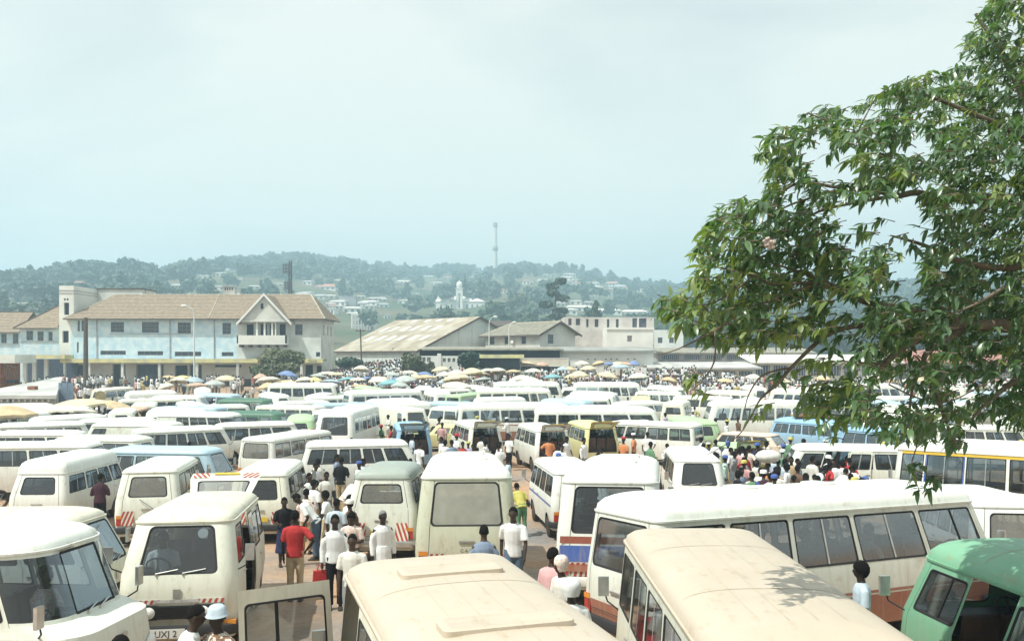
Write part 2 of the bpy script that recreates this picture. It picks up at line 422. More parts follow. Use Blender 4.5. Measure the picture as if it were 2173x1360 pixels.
def blobs_for(kind, h, w, rs):
    B = []
    if kind == 'round':
        for k in range(7):
            a = rs.rand() * 6.28; r = w * 0.27 * rs.rand() ** .5
            B.append((r * math.cos(a), r * math.sin(a), h * (0.45 + 0.37 * rs.rand()), w * (.2 + .14 * rs.rand()), w * (.2 + .14 * rs.rand()), h * (.14 + .1 * rs.rand())))
    elif kind == 'tall':
        for k in range(6):
            z = h * (0.25 + 0.62 * k / 5); ww = w * (.30 - .15 * abs(k - 2) / 3)
            B.append((rs.normal() * w * .08, rs.normal() * w * .08, z, ww, ww, h * .13))
    elif kind == 'spread':
        for k in range(8):
            a = rs.rand() * 6.28; r = w * 0.36 * rs.rand() ** .5
            B.append((r * math.cos(a), r * math.sin(a), h * (0.62 + 0.22 * rs.rand()), w * (.16 + .1 * rs.rand()), w * (.16 + .1 * rs.rand()), h * (.09 + .06 * rs.rand())))
    elif kind == 'spire':
        for k in range(7):
            z = h * (0.12 + 0.82 * k / 6); ww = w * .5 * (1 - .8 * k / 6)
            B.append((0, 0, z, ww, ww, h * .1))
    return B
def tree_proto(kind, h, w, nleaf, size, m, seed, lod=0):
    rs = np.random.RandomState(seed); B = blobs_for(kind, h, w, rs)
    cm = quads_mesh('crown', crown_verts(B, nleaf, size, seed), m, core=B)
    mb = MB(); mb.tube([(0, 0, -1.0), (0.05 * w * .3, 0, h * .3), (0, .03 * w, h * .6)], [h * .028, h * .02, h * .01], 6)
    for b in B[:4]: mb.tube([(0, 0, h * .35), (b[0] * .5, b[1] * .5, (b[2] + h * .35) / 2), (b[0], b[1], b[2])], [h * .013, h * .009, h * .004], 5)
    tm = mb.mesh('trunk', M_BARK, 60)
    return cm, tm, B
TREEK = [('round', 13, 14), ('tall', 15, 9), ('spread', 13, 16), ('round', 10, 11), ('round', 15, 12)]
PROTO = [tree_proto(k, h, w, 420, 0.62, M_FOL[i % 3], 40 + i) for i, (k, h, w) in enumerate(TREEK)]
def plant_tree(name, proto, loc, s, rz, label, group, m=None, cat='tree'):
    t = empty(name, loc, rz); t.scale = (s * rng.uniform(.9, 1.15), s * rng.uniform(.9, 1.15), s)
    c = obj('crown', proto[0], t); obj('trunk', proto[1], t)
    if m: setmat(c, m)
    tag(t, label, cat, group); return t
HOUSE_PX = []
def hill_wood():
    rs = random.Random(21); pts = []
    n = 0
    while n < 3400:
        px = rs.uniform(-260, 2450); D = lerp_tab(RDIST, px)
        Y = HILL_Y0 + 12 + (D - HILL_Y0 + 25) * rs.random() ** 0.66
        x = (px - CX) * Y / F_PX
        p = Vector((x, Y, hill_h(x, Y) - .3))
        qx, qy = px, YH - F_PX * (p.z - CAM_H) / Y
        # keep clear in front of houses and in the built-up valley foot
        t = (Y - HILL_Y0) / (D - HILL_Y0)
        if 600 < px < 840 and t < 0.16 and rs.random() < .7: continue
        if 1160 < px < 1400 and t < 0.10 and rs.random() < .6: continue
        bad = False
        for hx, hy, hw, hY in HOUSE_PX:
            if abs(qx - hx) < hw * .5 + 2.6 * F_PX / Y and Y < hY + 3 and -3 < qy - hy < 10.5 * F_PX / Y and rs.random() < .985: bad = True; break
        if bad: continue
        pts.append((p, rs.choice([0, 0, 1, 2, 3, 3, 4]), rs.uniform(.62, 1.15), rs.uniform(0, 6.28), rs.randrange(3), px)); n += 1
    pts.sort(key=lambda a: a[0].y / a[2])
    kinds = ['rounded', 'tall narrow', 'wide spreading', 'low bushy', 'tall rounded']; cols = ['dark green', 'mid green', 'olive green']
    for p, k, s, rz, ci, px in pts[:300]:
        side = next(w for lim, w in ((125, 'at the far left edge'), (270, 'behind the white stair tower'), (430, 'above the long tiled roof'), (610, 'above the balcony gable'), (760, 'in the valley gap'), (930, 'left of the clock tower'), (1060, 'by the clock tower'), (1200, 'above the tiled office'), (1400, 'above the ruined upper floor'), (9999, 'behind the foreground branches')) if px < lim)
        plant_tree('hillside_tree', PROTO[k], p, s, rz, f'hazy {cols[ci]} {kinds[k]} tree on the hill {side}', f'{cols[ci]} {kinds[k]} trees on the hillside {side}', M_FOL[ci])
    low = [(crown_verts(PROTO[i][2], 110, 1.15, 90 + i), PROTO[i][2]) for i in range(5)]
    V = []; Fc = []; o = 0
    core_cache = []
    for q, B in low:
        vv = []; ff = []
        for bx, by, bz, rx, ry, rz in B:
            mb = MB(); mb.ball((bx, by, bz), (rx * .75, ry * .75, rz * .75), 6, 4); oo = len(vv); vv += mb.v; ff += [tuple(i + oo for i in f) for f in mb.f]
        core_cache.append((np.array(vv), ff))
    for p, k, s, rz, ci, px in pts[300:]:
        q = low[k][0].reshape(-1, 3); cv, cf = core_cache[k]
        a = np.concatenate([q, cv]); c, sn = math.cos(rz), math.sin(rz)
        b = np.stack([a[:, 0] * c - a[:, 1] * sn, a[:, 0] * sn + a[:, 1] * c, a[:, 2]], 1) * s + np.array(p)
        V.append(b); nq = len(q) // 4
        Fc += [(o + 4 * i, o + 4 * i + 1, o + 4 * i + 2, o + 4 * i + 3) for i in range(nq)] + [tuple(o + len(q) + i for i in f) for f in cf]
        o += len(a)
    me = bpy.data.meshes.new('hillside_wood'); me.from_pydata(np.concatenate(V).tolist(), [], Fc); me.materials.append(M_FOL[1]); me.update()
    tag(obj('hillside_wood', me), 'hazy wooded slope covering the far ridge', 'wood', kind='stuff')
# ================================================================== BUILDINGS
M_BLUE = mat('blue_limewash', (0.64, 0.76, 0.78), 0.9, 0.15, col2=(0.46, 0.64, 0.72), scale=1.1, detail=10, contrast=(0.38, 0.62), bump=.2)
M_CREAMW = mat('cream_render', (0.66, 0.68, 0.63), 0.9, 0.15, var=0.22, scale=0.6, detail=9, bump=.2)
M_WHITEW = mat('white_render', (0.74, 0.76, 0.72), 0.9, 0.15, var=0.16, scale=0.35, detail=9, bump=.15)
M_YEL = mat('yellow_fascia', (0.66, 0.62, 0.28), 0.85, 0.2, col2=(0.42, 0.42, 0.30), scale=0.9, detail=8)
M_CONC = mat('stained_concrete', (0.42, 0.43, 0.42), 0.95, 0.15, col2=(0.24, 0.24, 0.25), scale=0.5, detail=9, bump=.3, contrast=(.35, .6))
M_CONCL = mat('pale_concrete', (0.55, 0.56, 0.53), 0.95, 0.15, col2=(0.36, 0.36, 0.35), scale=0.4, detail=9, bump=.25)
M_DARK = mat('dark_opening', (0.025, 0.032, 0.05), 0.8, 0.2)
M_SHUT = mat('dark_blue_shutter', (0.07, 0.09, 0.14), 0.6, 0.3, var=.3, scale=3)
M_PLINTH = mat('dark_plinth', (0.10, 0.10, 0.13), 0.8, 0.2, var=.3, scale=1)
M_TILE = mat('clay_roof_tile', (0.33, 0.27, 0.20), 0.9, 0.15, col2=(0.23, 0.19, 0.15), scale=2.4, detail=8, contrast=(.3, .66))
M_TILE2 = mat('grey_roof_tile', (0.32, 0.31, 0.25), 0.9, 0.15, col2=(0.22, 0.21, 0.18), scale=1.3, detail=8)
M_RIDGE = mat('ridge_mortar', (0.52, 0.47, 0.38), 0.95, 0.1, var=.35, scale=2.2)
M_IRON = mat('rusty_roof_sheet', (0.42, 0.39, 0.32), 0.75, 0.3, col2=(0.29, 0.25, 0.19), scale=0.45, detail=9, contrast=(.36, .62))
M_IRONP = mat('pale_roof_sheet', (0.66, 0.66, 0.60), 0.6, 0.35, var=.15, scale=1)
M_ZINC = mat('painted_sheet_cladding', (0.60, 0.66, 0.64), 0.7, 0.3, var=.16, scale=0.5, detail=8)
M_TIMB = mat('weathered_timber', (0.12, 0.10, 0.09), 0.85, 0.2, var=.3, scale=3)
M_PANE = mat('far_window_pane', (0.06, 0.075, 0.09), 0.12, 0.6)
M_FRAME = mat('steel_window_frame', (0.22, 0.23, 0.25), 0.6, 0.3)
M_FRAMEW = mat('white_window_frame', (0.72, 0.73, 0.70), 0.6, 0.3)
M_BRICK = mat('red_brick', (0.32, 0.15, 0.10), 0.9, 0.15, var=.35, scale=2)
M_ROOFRED = mat('red_roof_sheet', (0.40, 0.20, 0.17), 0.8, 0.2, var=.25, scale=.6)

def holed_wall(mb, L, z0, z1, holes, y=0.0, rev=0.16, m=0, x0=0.0, back=True):
    """wall in the local XZ plane facing -Y with recessed openings"""
    us = sorted({x0, x0 + L, *[h[0] for h in holes], *[h[1] for h in holes]}); vs_ = sorted({z0, z1, *[h[2] for h in holes], *[h[3] for h in holes]})
    for a, b in zip(us, us[1:]):
        for c, d in zip(vs_, vs_[1:]):
            mu, mv = (a + b) / 2, (c + d) / 2
            if any(h[0] < mu < h[1] and h[2] < mv < h[3] for h in holes): continue
            mb.face([(a, y, c), (b, y, c), (b, y, d), (a, y, d)], m)
    for a, b, c, d in holes:
        r = y + rev
        mb.face([(a, y, c), (a, r, c), (b, r, c), (b, y, c)], m); mb.face([(a, y, d), (b, y, d), (b, r, d), (a, r, d)], m)
        mb.face([(a, y, c), (a, y, d), (a, r, d), (a, r, c)], m); mb.face([(b, y, c), (b, r, c), (b, r, d), (b, y, d)], m)
def window_part(parent, h, y, nx, nz, frame, name='window', M=None, bar=0.05, pane=True):
    a, b, c, d = h; mb = MB(); r = y + 0.12
    for k in range(nx + 1):
        u = a + (b - a) * k / nx; w = bar * (1.2 if k in (0, nx) else 1); u = min(max(u, a + w / 2), b - w / 2)
        mb.box((u, r, (c + d) / 2), (w, .05, d - c - .004))
    for k in range(nz + 1):
        u = c + (d - c) * k / nz; w = bar * (1.2 if k in (0, nz) else 1); u = min(max(u, c + w / 2), d - w / 2)
        mb.box(((a + b) / 2, r + .002, u), (b - a - .004, .046, w))
    o = mb.build(name, frame, parent)
    if pane:
        p = MB(); p.face([(a, r + .03, c), (b, r + .03, c), (b, r + .03, d), (a, r + .03, d)]); p.build('pane', M_PANE, o)
    return o
def tile_slope(mb, A, B, Cc, D, n, lip=0.045):
    """courses on the slope A(low left) B(low right) C(high right) D(high left)"""
    A, B, Cc, D = map(Vector, (A, B, Cc, D)); nr = (B - A).cross(D - A).normalized()
    for k in range(n):
        t0, t1 = k / n, (k + 1) / n
        p0, p1, p2, p3 = A.lerp(D, t0), B.lerp(Cc, t0), B.lerp(Cc, t1), A.lerp(D, t1)
        mb.face([p0 + nr * lip, p1 + nr * lip, p2 + nr * .006, p3 + nr * .006]); mb.face([p0, p1, p1 + nr * lip, p0 + nr * lip])
def ridge_line(mb, p, q, r=0.13, step=0.45):
    p, q = Vector(p), Vector(q); n = max(1, int((q - p).length / step))
    for k in range(n):
        a = p.lerp(q, k / n); b = p.lerp(q, (k + .93) / n); mb.tube([a, b], [r, r * .9], 6)

# ---- A: the long two-storeyed station building ------------------------------------------------
YA = 124.0
def ax(px): return (px - CX) * YA / F_PX
def az(py): return CAM_H + (YH - py) * YA / F_PX
def station():
    x0, x1 = ax(150), ax(681); L = x1 - x0; W = 9.0; base = ground_z(x0 + L / 2, YA) - .3
    t = empty('station_building', (x0, YA, 0)); lx = lambda px: ax(px) - x0
    tag(t, 'long blue and cream two-storeyed building with brown tiled roof and balcony gable', 'building')
    ze = az(671); zr = az(621); zc = az(766)
    up = [(249, 28, 683, 705, 3, 3), (319, 36, 683, 706, 4, 3), (391, 28, 684, 708, 3, 3), (481, 18, 685, 709, 2, 3), (167, 5, 680, 703, 1, 2), (176, 6, 680, 703, 1, 2), (634, 16, 688, 711, 2, 2)]
    mez = [(240, 54, 744, 753, 4, 1), (319, 54, 745, 754, 4, 1), (399, 56, 746, 756, 4, 1), (483, 25, 747, 756, 2, 1), (640, 12, 748, 756, 1, 1), (675, 9, 747, 757, 1, 1), (165, 4, 726, 748, 1, 2)]
    gr = [(252, 26, 774, 818), (318, 56, 773, 816), (380, 26, 775, 818), (420, 18, 774, 816), (650, 0, 0, 0)]
    H = [(lx(c - w / 2), lx(c + w / 2), az(b), az(a)) for c, w, a, b, _, _ in up + mez]
    # wall in two paints: blue to the left of the balcony, cream to the right
    xs = lx(504)
    mb = MB(); holed_wall(mb, xs, zc, ze, [h for h in H if h[1] < xs], 0); mb.build('wall', M_BLUE, t)
    mb = MB(); holed_wall(mb, L - xs, zc, ze, [h for h in H if h[0] > xs], 0, x0=xs)
    mb.face([(L, 0, base), (L, W, base), (L, W, ze), (L, 0, ze)]); mb.face([(0, 0, base), (0, 0, ze), (0, W, ze), (0, W, base)]); mb.face([(0, W, base), (0, W, ze), (L, W, ze), (L, W, base)])
    mb.build('wall', M_CREAMW, t)
    for (c, w, a, b, nx, nz), h in zip(up + mez, H): window_part(t, h, 0, nx, nz, M_FRAME, bar=.045 if nx > 1 else .05)
    # sills and drainpipes
    mb = MB(); mb.box((lx(320), -.06, az(708)), (lx(408) - lx(234), .12, .08)); mb.box((lx(483), -.06, az(711)), (1.4, .12, .08)); mb.build('sill', M_CONCL, t)
    for p in (206, 361, 455): 
        mb = MB(); mb.tube([(lx(p), -.09, zc + .1), (lx(p), -.09, ze - .1)], .06, 6); mb.build('drainpipe', M_CONC, t)
    # ground floor behind the canopy
    G = [(lx(239), lx(266), base, az(773)), (lx(289), lx(347), base, az(773)), (lx(371), lx(398), base, az(775)), (lx(402), lx(428), base, az(774)), (lx(456), lx(512), az(779), az(774)), (lx(648), lx(664), base, az(774)), (lx(672), lx(681), base, az(776)), (lx(160), lx(180), base + .9, az(774))]
    mb = MB(); holed_wall(mb, L, base, zc, G, 0.0, 0.5); mb.build('shopfront_wall', M_CREAMW, t)
    for i, h in enumerate(G):
        a, b, c, d = h; mb = MB(); n = max(1, int((b - a) / .9))
        for k in range(n):
            mb.box(((a + (b - a) * (k + .5) / n), .46, (c + d) / 2), ((b - a) / n - .03, .05, d - c))
        mb.face([(a, .5, c), (b, .5, c), (b, .5, d), (a, .5, d)])
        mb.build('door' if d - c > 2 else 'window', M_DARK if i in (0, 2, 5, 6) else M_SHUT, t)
    mb = MB(); mb.box((lx(545), -.04, (base + az(804)) / 2), (lx(648) - lx(430), .08, az(804) - base)); mb.build('plinth', M_PLINTH, t)
    # canopy slab with yellow fascia
    mb = MB(); mb.box((L / 2 + .3, -1.25, zc + .12), (L + 1.0, 2.5, .2)); mb.build('canopy', M_CONC, t)
    mb = MB(); mb.box((L / 2 + .3, -2.53, zc + .05), (L + 1.0, .06, .55)); fas = mb.build('fascia', M_YEL, t)
    for px in (206, 275, 352, 430, 515, 648):
        mb = MB(); mb.box((lx(px), -2.2, (base + zc) / 2), (.34, .34, zc - base)); mb.build('column', M_CREAMW, t)
    # roof: hip at both ends, tiled in courses
    ov = 0.7; zb = ze - .02; zl = zb - .35
    hipL, hipR = lx(216), L - lx(681) + lx(645) + 0 * L
    a, b, c, d = (-ov, -ov, zl), (L + ov, -ov, zl), (hipR, W / 2, zr), (hipL, W / 2, zr)
    e, f = (L + ov, W + ov, zl), (-ov, W + ov, zl)
    mb = MB(); tile_slope(mb, a, b, c, d, 17); tile_slope(mb, b, e, c, c, 17); tile_slope(mb, f, a, d, d, 17); tile_slope(mb, e, f, d, c, 12)
    roof = mb.build('roof', M_TILE, t)
    mb = MB()
    for p, q in ((d, c), (a, d), (b, c), (e, c), (f, d)): ridge_line(mb, p, q)
    mb.build('ridge_tiles', M_RIDGE, roof)
    mb = MB(); mb.box((L / 2, -ov - .04, zl - .06), (L + 2 * ov, .10, .16)); mb.box((L + ov + .04, W / 2, zl - .06), (.10, W + 2 * ov, .16)); mb.build('gutter', M_TIMB, t)
    mb = MB(); mb.face([(-ov, -ov, zl - .05), (-ov, W + ov, zl - .05), (L + ov, W + ov, zl - .05), (L + ov, -ov, zl - .05)]); mb.build('soffit', M_TIMB, t)
    # low parapet lines over the roof seam
    mb = MB(); ridge_line(mb, Vector(a).lerp(Vector(b), (lx(446) + ov) / (L + 2 * ov)) + Vector((0, 0, .05)), Vector((lx(443), W / 2, zr + .03)), .09); mb.build('roof_seam', M_RIDGE, roof)
    # chimney
    mb = MB(); mb.box((lx(464), W / 2 + .4, zr + .25), (1.7, .9, 1.5)); mb.box((lx(464), W / 2 + .4, zr + 1.28), (1.95, 1.15, .12))
    ch = mb.build('chimney', M_CONCL, t)
    mb = MB()
    for k in range(4): mb.box((lx(464) - .5 + k * .33, W / 2 - .06, zr + .85), (.14, .02, .4))
    mb.build('flue_slot', M_DARK, ch)
    # gabled balcony bay
    bx0, bx1 = lx(510), lx(614); yb = -1.6; zf = az(729); zt = az(681); zg = az(627); mid = (bx0 + bx1) / 2
    bal = empty('balcony', (0, 0, 0), 0); adopt(bal, t)
    mb = MB(); mb.box((mid, yb + .09, (zf + az(712)) / 2), (bx1 - bx0, .18, az(712) - zf)); mb.box((mid, yb / 2, zf - .08), (bx1 - bx0 + .2, -yb, .16))
    for xx in (bx0 + .09, bx1 - .09): mb.box((xx, yb / 2, (zf + az(712)) / 2), (.18, -yb, az(712) - zf))
    mb.build('parapet', M_WHITEW, bal)
    for k in range(6):
        mb = MB(); mb.box((bx0 + .4 + k * (bx1 - bx0 - .8) / 5, yb / 2, zf - .34), (.22, -yb - .02, .36)); mb.build('bracket', M_TIMB, bal)
    for px in (551, 567, 583, 590):
        mb = MB(); mb.box((lx(px), yb + .35, (az(712) + zt) / 2), (.25 if px != 590 else .18, .25, zt - az(712))); mb.build('post', M_WHITEW, bal)
    for px, w in ((531, 14), (560, 13), (579, 13), (600, 12)):
        mb = MB(); mb.box((lx(px), -.015, (az(712) + az(688)) / 2), (w * YA / F_PX, .03, az(688) - az(712))); mb.build('door', M_DARK, bal)
    gab = MB(); gx0, gx1 = lx(518), lx(618)
    gab.face([(gx0, yb, zt), (gx1, yb, zt), ((gx0 + gx1) / 2, yb, zg)]); gab.box(((gx0 + gx1) / 2, yb + .05, zt - .1), (gx1 - gx0 + .3, .3, .2))
    gab.build('gable_wall', M_CREAMW, t)
    gm = (gx0 + gx1) / 2; A0 = (gx0 - .5, yb - .35, zt - .45); A1 = (gx1 + .5, yb - .35, zt - .45); T0 = (gm, yb - .35, zg + .12); T1 = (gm, W / 2 - .8, zg + .12)
    B0 = (gx0 - .5, .8, zt - .45); B1 = (gx1 + .5, .8, zt - .45)
    mb = MB(); tile_slope(mb, B0, A0, T0, T1, 12); tile_slope(mb, A1, B1, T1, T0, 12); mb.build('gable_roof', M_TILE, t)
    mb = MB()
    for p, q in ((A0, T0), (A1, T0)):
        p, q = Vector(p), Vector(q); dd = (q - p).normalized(); nn = Vector((-dd.z, 0, dd.x)) if dd.x > 0 else Vector((dd.z, 0, -dd.x))
        mb.face([p + Vector((0, -.02, .1)), q + Vector((0, -.02, .1)), q + Vector((0, -.02, -.3)), p + Vector((0, -.02, -.3))])
    mb.build('bargeboard', M_FRAMEW, t)
    mb = MB(); mb.box((lx(563), yb - .03, az(651)), (.34, .06, .75)); mb.build('vent', M_DARK, t)
    # three slit windows on the end wall
    for yy, zz in ((2.0, 700), (4.6, 700), (7.0, 701)):
        mb = MB(); mb.box((L + .02, yy, az(zz)), (.04, .75, 1.35)); w = mb.build('window', M_FRAME, t)
        mb = MB(); mb.box((L + .045, yy, az(zz)), (.012, .55, 1.15)); mb.build('pane', M_PANE, w)
    # lettering on the fascia over the corner shop
    text_part('Tourist', 'fascia_lettering', (lx(672), -2.575, zc - .12), .42, fas, M_DARK, rot=(R(90), 0, 0), align='CENTER')
def text_part(txt, name, loc, size, parent, m, rot=(R(90), 0, 0), align='CENTER', ext=0.004, M=None):
    cu = bpy.data.curves.new('lettering', 'FONT'); cu.body = txt; cu.size = size; cu.align_x = align; cu.extrude = ext; cu.resolution_u = 2
    tmp = bpy.data.objects.new('lettering_tmp', cu); 
    me = evaluated_mesh(tmp); bpy.data.curves.remove(cu)
    me.name = name
    Mx = Matrix.Translation(loc) @ Euler(rot).to_matrix().to_4x4()
    me.transform(M @ Mx if M else Mx); me.materials.clear(); me.materials.append(m)
    return obj(name, me, parent)
station()

# ---- the stair tower and the wings to its left -----------------------------------------------
def tower():
    x0 = ax(124); t = empty('stair_tower', (x0, YA + .2, 0)); lx = lambda px: ax(px) - x0
    tag(t, 'tall white stair tower with rounded top at the left end of the blue building', 'tower')
    w = lx(155); zt = az(606); base = -.5
    H = [(lx(134), lx(145), az(668), az(642)), (lx(131), lx(144), az(727), az(702))]
    mb = MB(); holed_wall(mb, w, base, zt, H, 0, .35)
    mb.face([(w, 0, base), (w, 14, base), (w, 14, zt), (w, 0, zt)]); mb.face([(0, 0, base), (0, 0, zt), (0, 14, zt), (0, 14, base)])
    mb.face([(0, 0, zt), (w, 0, zt), (w, 14, zt), (0, 14, zt)]); mb.face([(w, 14, base), (0, 14, base), (0, 14, zt), (w, 14, zt)])
    mb.build('wall', M_WHITEW, t)
    for h in H:
        mb = MB(); mb.face([(h[0], .34, h[2]), (h[1], .34, h[2]), (h[1], .34, h[3]), (h[0], .34, h[3])]); mb.build('window', M_DARK, t)
    for k, z in enumerate((616, 622)):
        mb = MB(); mb.box((w / 2, -.02, az(z)), (w + .1, .08, .07)); mb.box((w + .02, 5, az(z)), (.08, 10, .07)); mb.build('band', M_CONC, t)
    for px in (136, 142):
        mb = MB(); mb.box((lx(px), -.01, az(635)), (.22, .04, .24)); mb.build('vent', M_DARK, t)
    mb = MB(); mb.box((lx(206), 9.5, (az(606) + az(640)) / 2), (lx(257) - w - .05, 5, az(606) - az(640))); mb.build('water_tank_room', M_CREAMW, t)
    mb = MB(); mb.box((lx(206), 9.5, az(606) + .08), (lx(258) - w, 5.3, .16)); mb.build('roof_slab', M_TIMB, t)
    mb = MB(); mb.tube([(lx(257), 8, az(612)), (lx(257), 8, az(601))], .04, 5); mb.build('lightning_rod', M_TIMB, t)
def wing(px0, px1, py_e, py_r, Y, hip, label, wins, base_py=765):
    x0 = (px0 - CX) * Y / F_PX; x1 = (px1 - CX) * Y / F_PX; L = x1 - x0; zz = lambda p: CAM_H + (YH - p) * Y / F_PX
    t = empty('tiled_wing', (x0, Y, 0)); tag(t, label, 'building'); W = 7; ze, zr = zz(py_e), zz(py_r); ux = lambda p: (p - CX) * Y / F_PX - x0
    H = [(ux(c - w / 2), ux(c + w / 2), zz(b), zz(a)) for c, w, a, b in wins]
    mb = MB(); holed_wall(mb, L, -.5, ze, H); mb.face([(L, 0, -.5), (L, W, -.5), (L, W, ze), (L, 0, ze)]); mb.face([(0, 0, -.5), (0, 0, ze), (0, W, ze), (0, W, -.5)]); mb.build('wall', M_BLUE, t)
    for h in H: window_part(t, h, 0, 2 if h[1] - h[0] > .8 else 1, 2, M_FRAME)
    mb = MB(); mb.box((L / 2, -.05, zz(wins[0][3] + 2)), (L, .1, .1)); mb.build('sill', M_CONCL, t)
    o = .6; a, b, c, d = (-o, -o, ze - .3), (L + .0, -o, ze - .3), (L + .0, W / 2, zr), (hip, W / 2, zr)
    mb = MB(); tile_slope(mb, a, b, c, d, 13); tile_slope(mb, (-o, W + o, ze - .3), a, d, d, 13); tile_slope(mb, (L, W + o, ze - .3), (-o, W + o, ze - .3), d, c, 10)
    r = mb.build('roof', M_TILE, t); mb = MB(); ridge_line(mb, d, c); ridge_line(mb, a, d, .16); mb.build('ridge_tiles', M_TIMB, r)
    mb = MB(); mb.box((L / 2 - o / 2, -o - .04, ze - .36), (L + o, .1, .14)); mb.build('gutter', M_TIMB, t)
tower()
wing(42, 125, 692, 645, 127, (100 - 42) * 127 / F_PX, 'small blue wing with steep brown tiled roof left of the white tower', [(63, 14, 702, 722), (86, 13, 703, 723), (107, 9, 704, 724)])
wing(-60, 44, 701, 660, 131, 1.5, 'blue wing with long brown tiled roof at the far left edge', [(8, 12, 708, 728), (33, 12, 708, 729), (-20, 12, 708, 728)])
def left_canopy():
    Y = 121.5; x0, x1 = (28 - CX) * Y / F_PX, (147 - CX) * Y / F_PX; z = CAM_H + (YH - 757) * Y / F_PX
    t = empty('shop_canopy', (x0, Y, 0)); tag(t, 'pale concrete canopy over the dark shopfronts at far left', 'canopy'); L = x1 - x0
    mb = MB(); mb.box((L / 2, 0, z), (L, 2.6, .5)); mb.build('slab', M_YEL, t)
    for k, p in enumerate((52, 72, 97, 136)):
        mb = MB(); u = (p - CX) * Y / F_PX - x0; mb.box((u, .2, z / 2 - .4), (.5 if k < 3 else .22, .4, z + .2)); mb.build('column', M_ZINC, t)
    mb = MB(); mb.box((L / 2, 2.4, z / 2 - .3), (L, .1, z)); mb.build('shopfront', M_SHUT, t)
left_canopy()

# ---- B: flat-roofed kiosk in the left foreground --------------------------------------------
def kiosk():
    Y = 66.0; s = Y / F_PX; x0, x1 = (-60 - CX) * s, (118 - CX) * s; L = x1 - x0; g = ground_z(x1, Y) - .3
    t = empty('concrete_kiosk', (x0, Y, 0)); tag(t, 'low grey concrete kiosk with stained sloping roof slab at left edge', 'building')
    zf = CAM_H + (YH - 838) * s; yb = 13; zb = CAM_H - (800 - YH) * (Y + yb) / F_PX
    mb = MB(); holed_wall(mb, L, g, zf - .02, []); mb.face([(L, 0, g), (L - 5.8, yb - 1, g), (L - 5.8, yb - 1, zb - .3), (L, 0, zf - .05)]); mb.build('wall', M_CONC, t)
    mb = MB(); mb.box((0, 0, 0), (0, 0, 0)); mb = MB()
    P = [(-.3, -.5, zf), (L + .3, -.5, zf), (L - 6.0, yb, zb), (-.3, yb, zb)]; Q = [(a, b, c - .26) for a, b, c in P]
    mb.face(P); mb.face(Q[::-1])
    for k in range(4): mb.face([Q[k], Q[(k + 1) % 4], P[(k + 1) % 4], P[k]])
    r = mb.build('roof_slab', M_CONCL, t)
    for k in range(14):
        u = .3 + k * (L - .6) / 13; mb = MB(); mb.box((u, -.35, zf - .36), (.14, .22, .2)); mb.build('corbel', M_CONC, t)
    for u, v, w in ((L - 7.6, 8, .7), (L - 3.4, 3.2, .55)):
        z = zf + (zb - zf) * (v + .5) / (yb + .5) + .02
        mb = MB(); mb.box((u, v, z + .12), (w, w, .26)); mb.build('roof_hatch', M_DARK if v > 5 else M_BRICK, r)
    mb = MB(); mb.box((L - 3.3, -.03, (g + zf) / 2), (.08, .06, zf - g - .5)); mb.build('drainpipe', M_PLINTH, t)
def screen():
    Y = 70.0; s = Y / F_PX; x0, x1 = (124 - CX) * s, (156 - CX) * s; g = ground_z(x0, Y) - .2; zt = CAM_H + (YH - 812) * s
    t = empty('metal_screen', ((x0 + x1) / 2, Y, 0)); tag(t, 'blue-grey sheet metal screen beside the concrete kiosk', 'screen')
    mb = MB(); n = 5; w = (x1 - x0) / n
    for k in range(n):
        mb = MB(); mb.box((x0 - (x0 + x1) / 2 + (k + .5) * w, .02 * (k % 2), (g + zt) / 2), (w - .012, .03, zt - g)); mb.build('panel', mat('blue_grey_sheet', (.20, .26, .34), .6, .3, var=.25, scale=1.2), t)
def brown_stall():
    Y = 74.0; s = Y / F_PX; x0 = (-30 - CX) * s; x1 = (34 - CX) * s; zt = CAM_H + (YH - 750) * s
    t = empty('brick_stair_block', (x0, Y, 0)); tag(t, 'reddish brick block with white top and stair rail at far left', 'building'); L = x1 - x0
    mb = MB(); mb.box((L / 2 - .6, 1.5, zt / 2 - .9), (L - 1.4, 3, zt + .4)); mb.build('wall', M_BRICK, t)
    mb = MB(); mb.box((L / 2, 1.5, zt - .45), (L, 3.3, .7)); mb.build('parapet', M_CREAMW, t)
    mb = MB()
    for k in range(5): mb.tube([(L - .9 + k * .22, -.2, zt - .9), (L - .5 + k * .22, -.2, zt - 2.4)], .03, 5)
    mb.tube([(L - .9, -.2, zt - .9), (L + .2, -.2, zt - 1.2)], .035, 5); mb.build('railing', M_TIMB, t)
kiosk(); screen(); brown_stall()

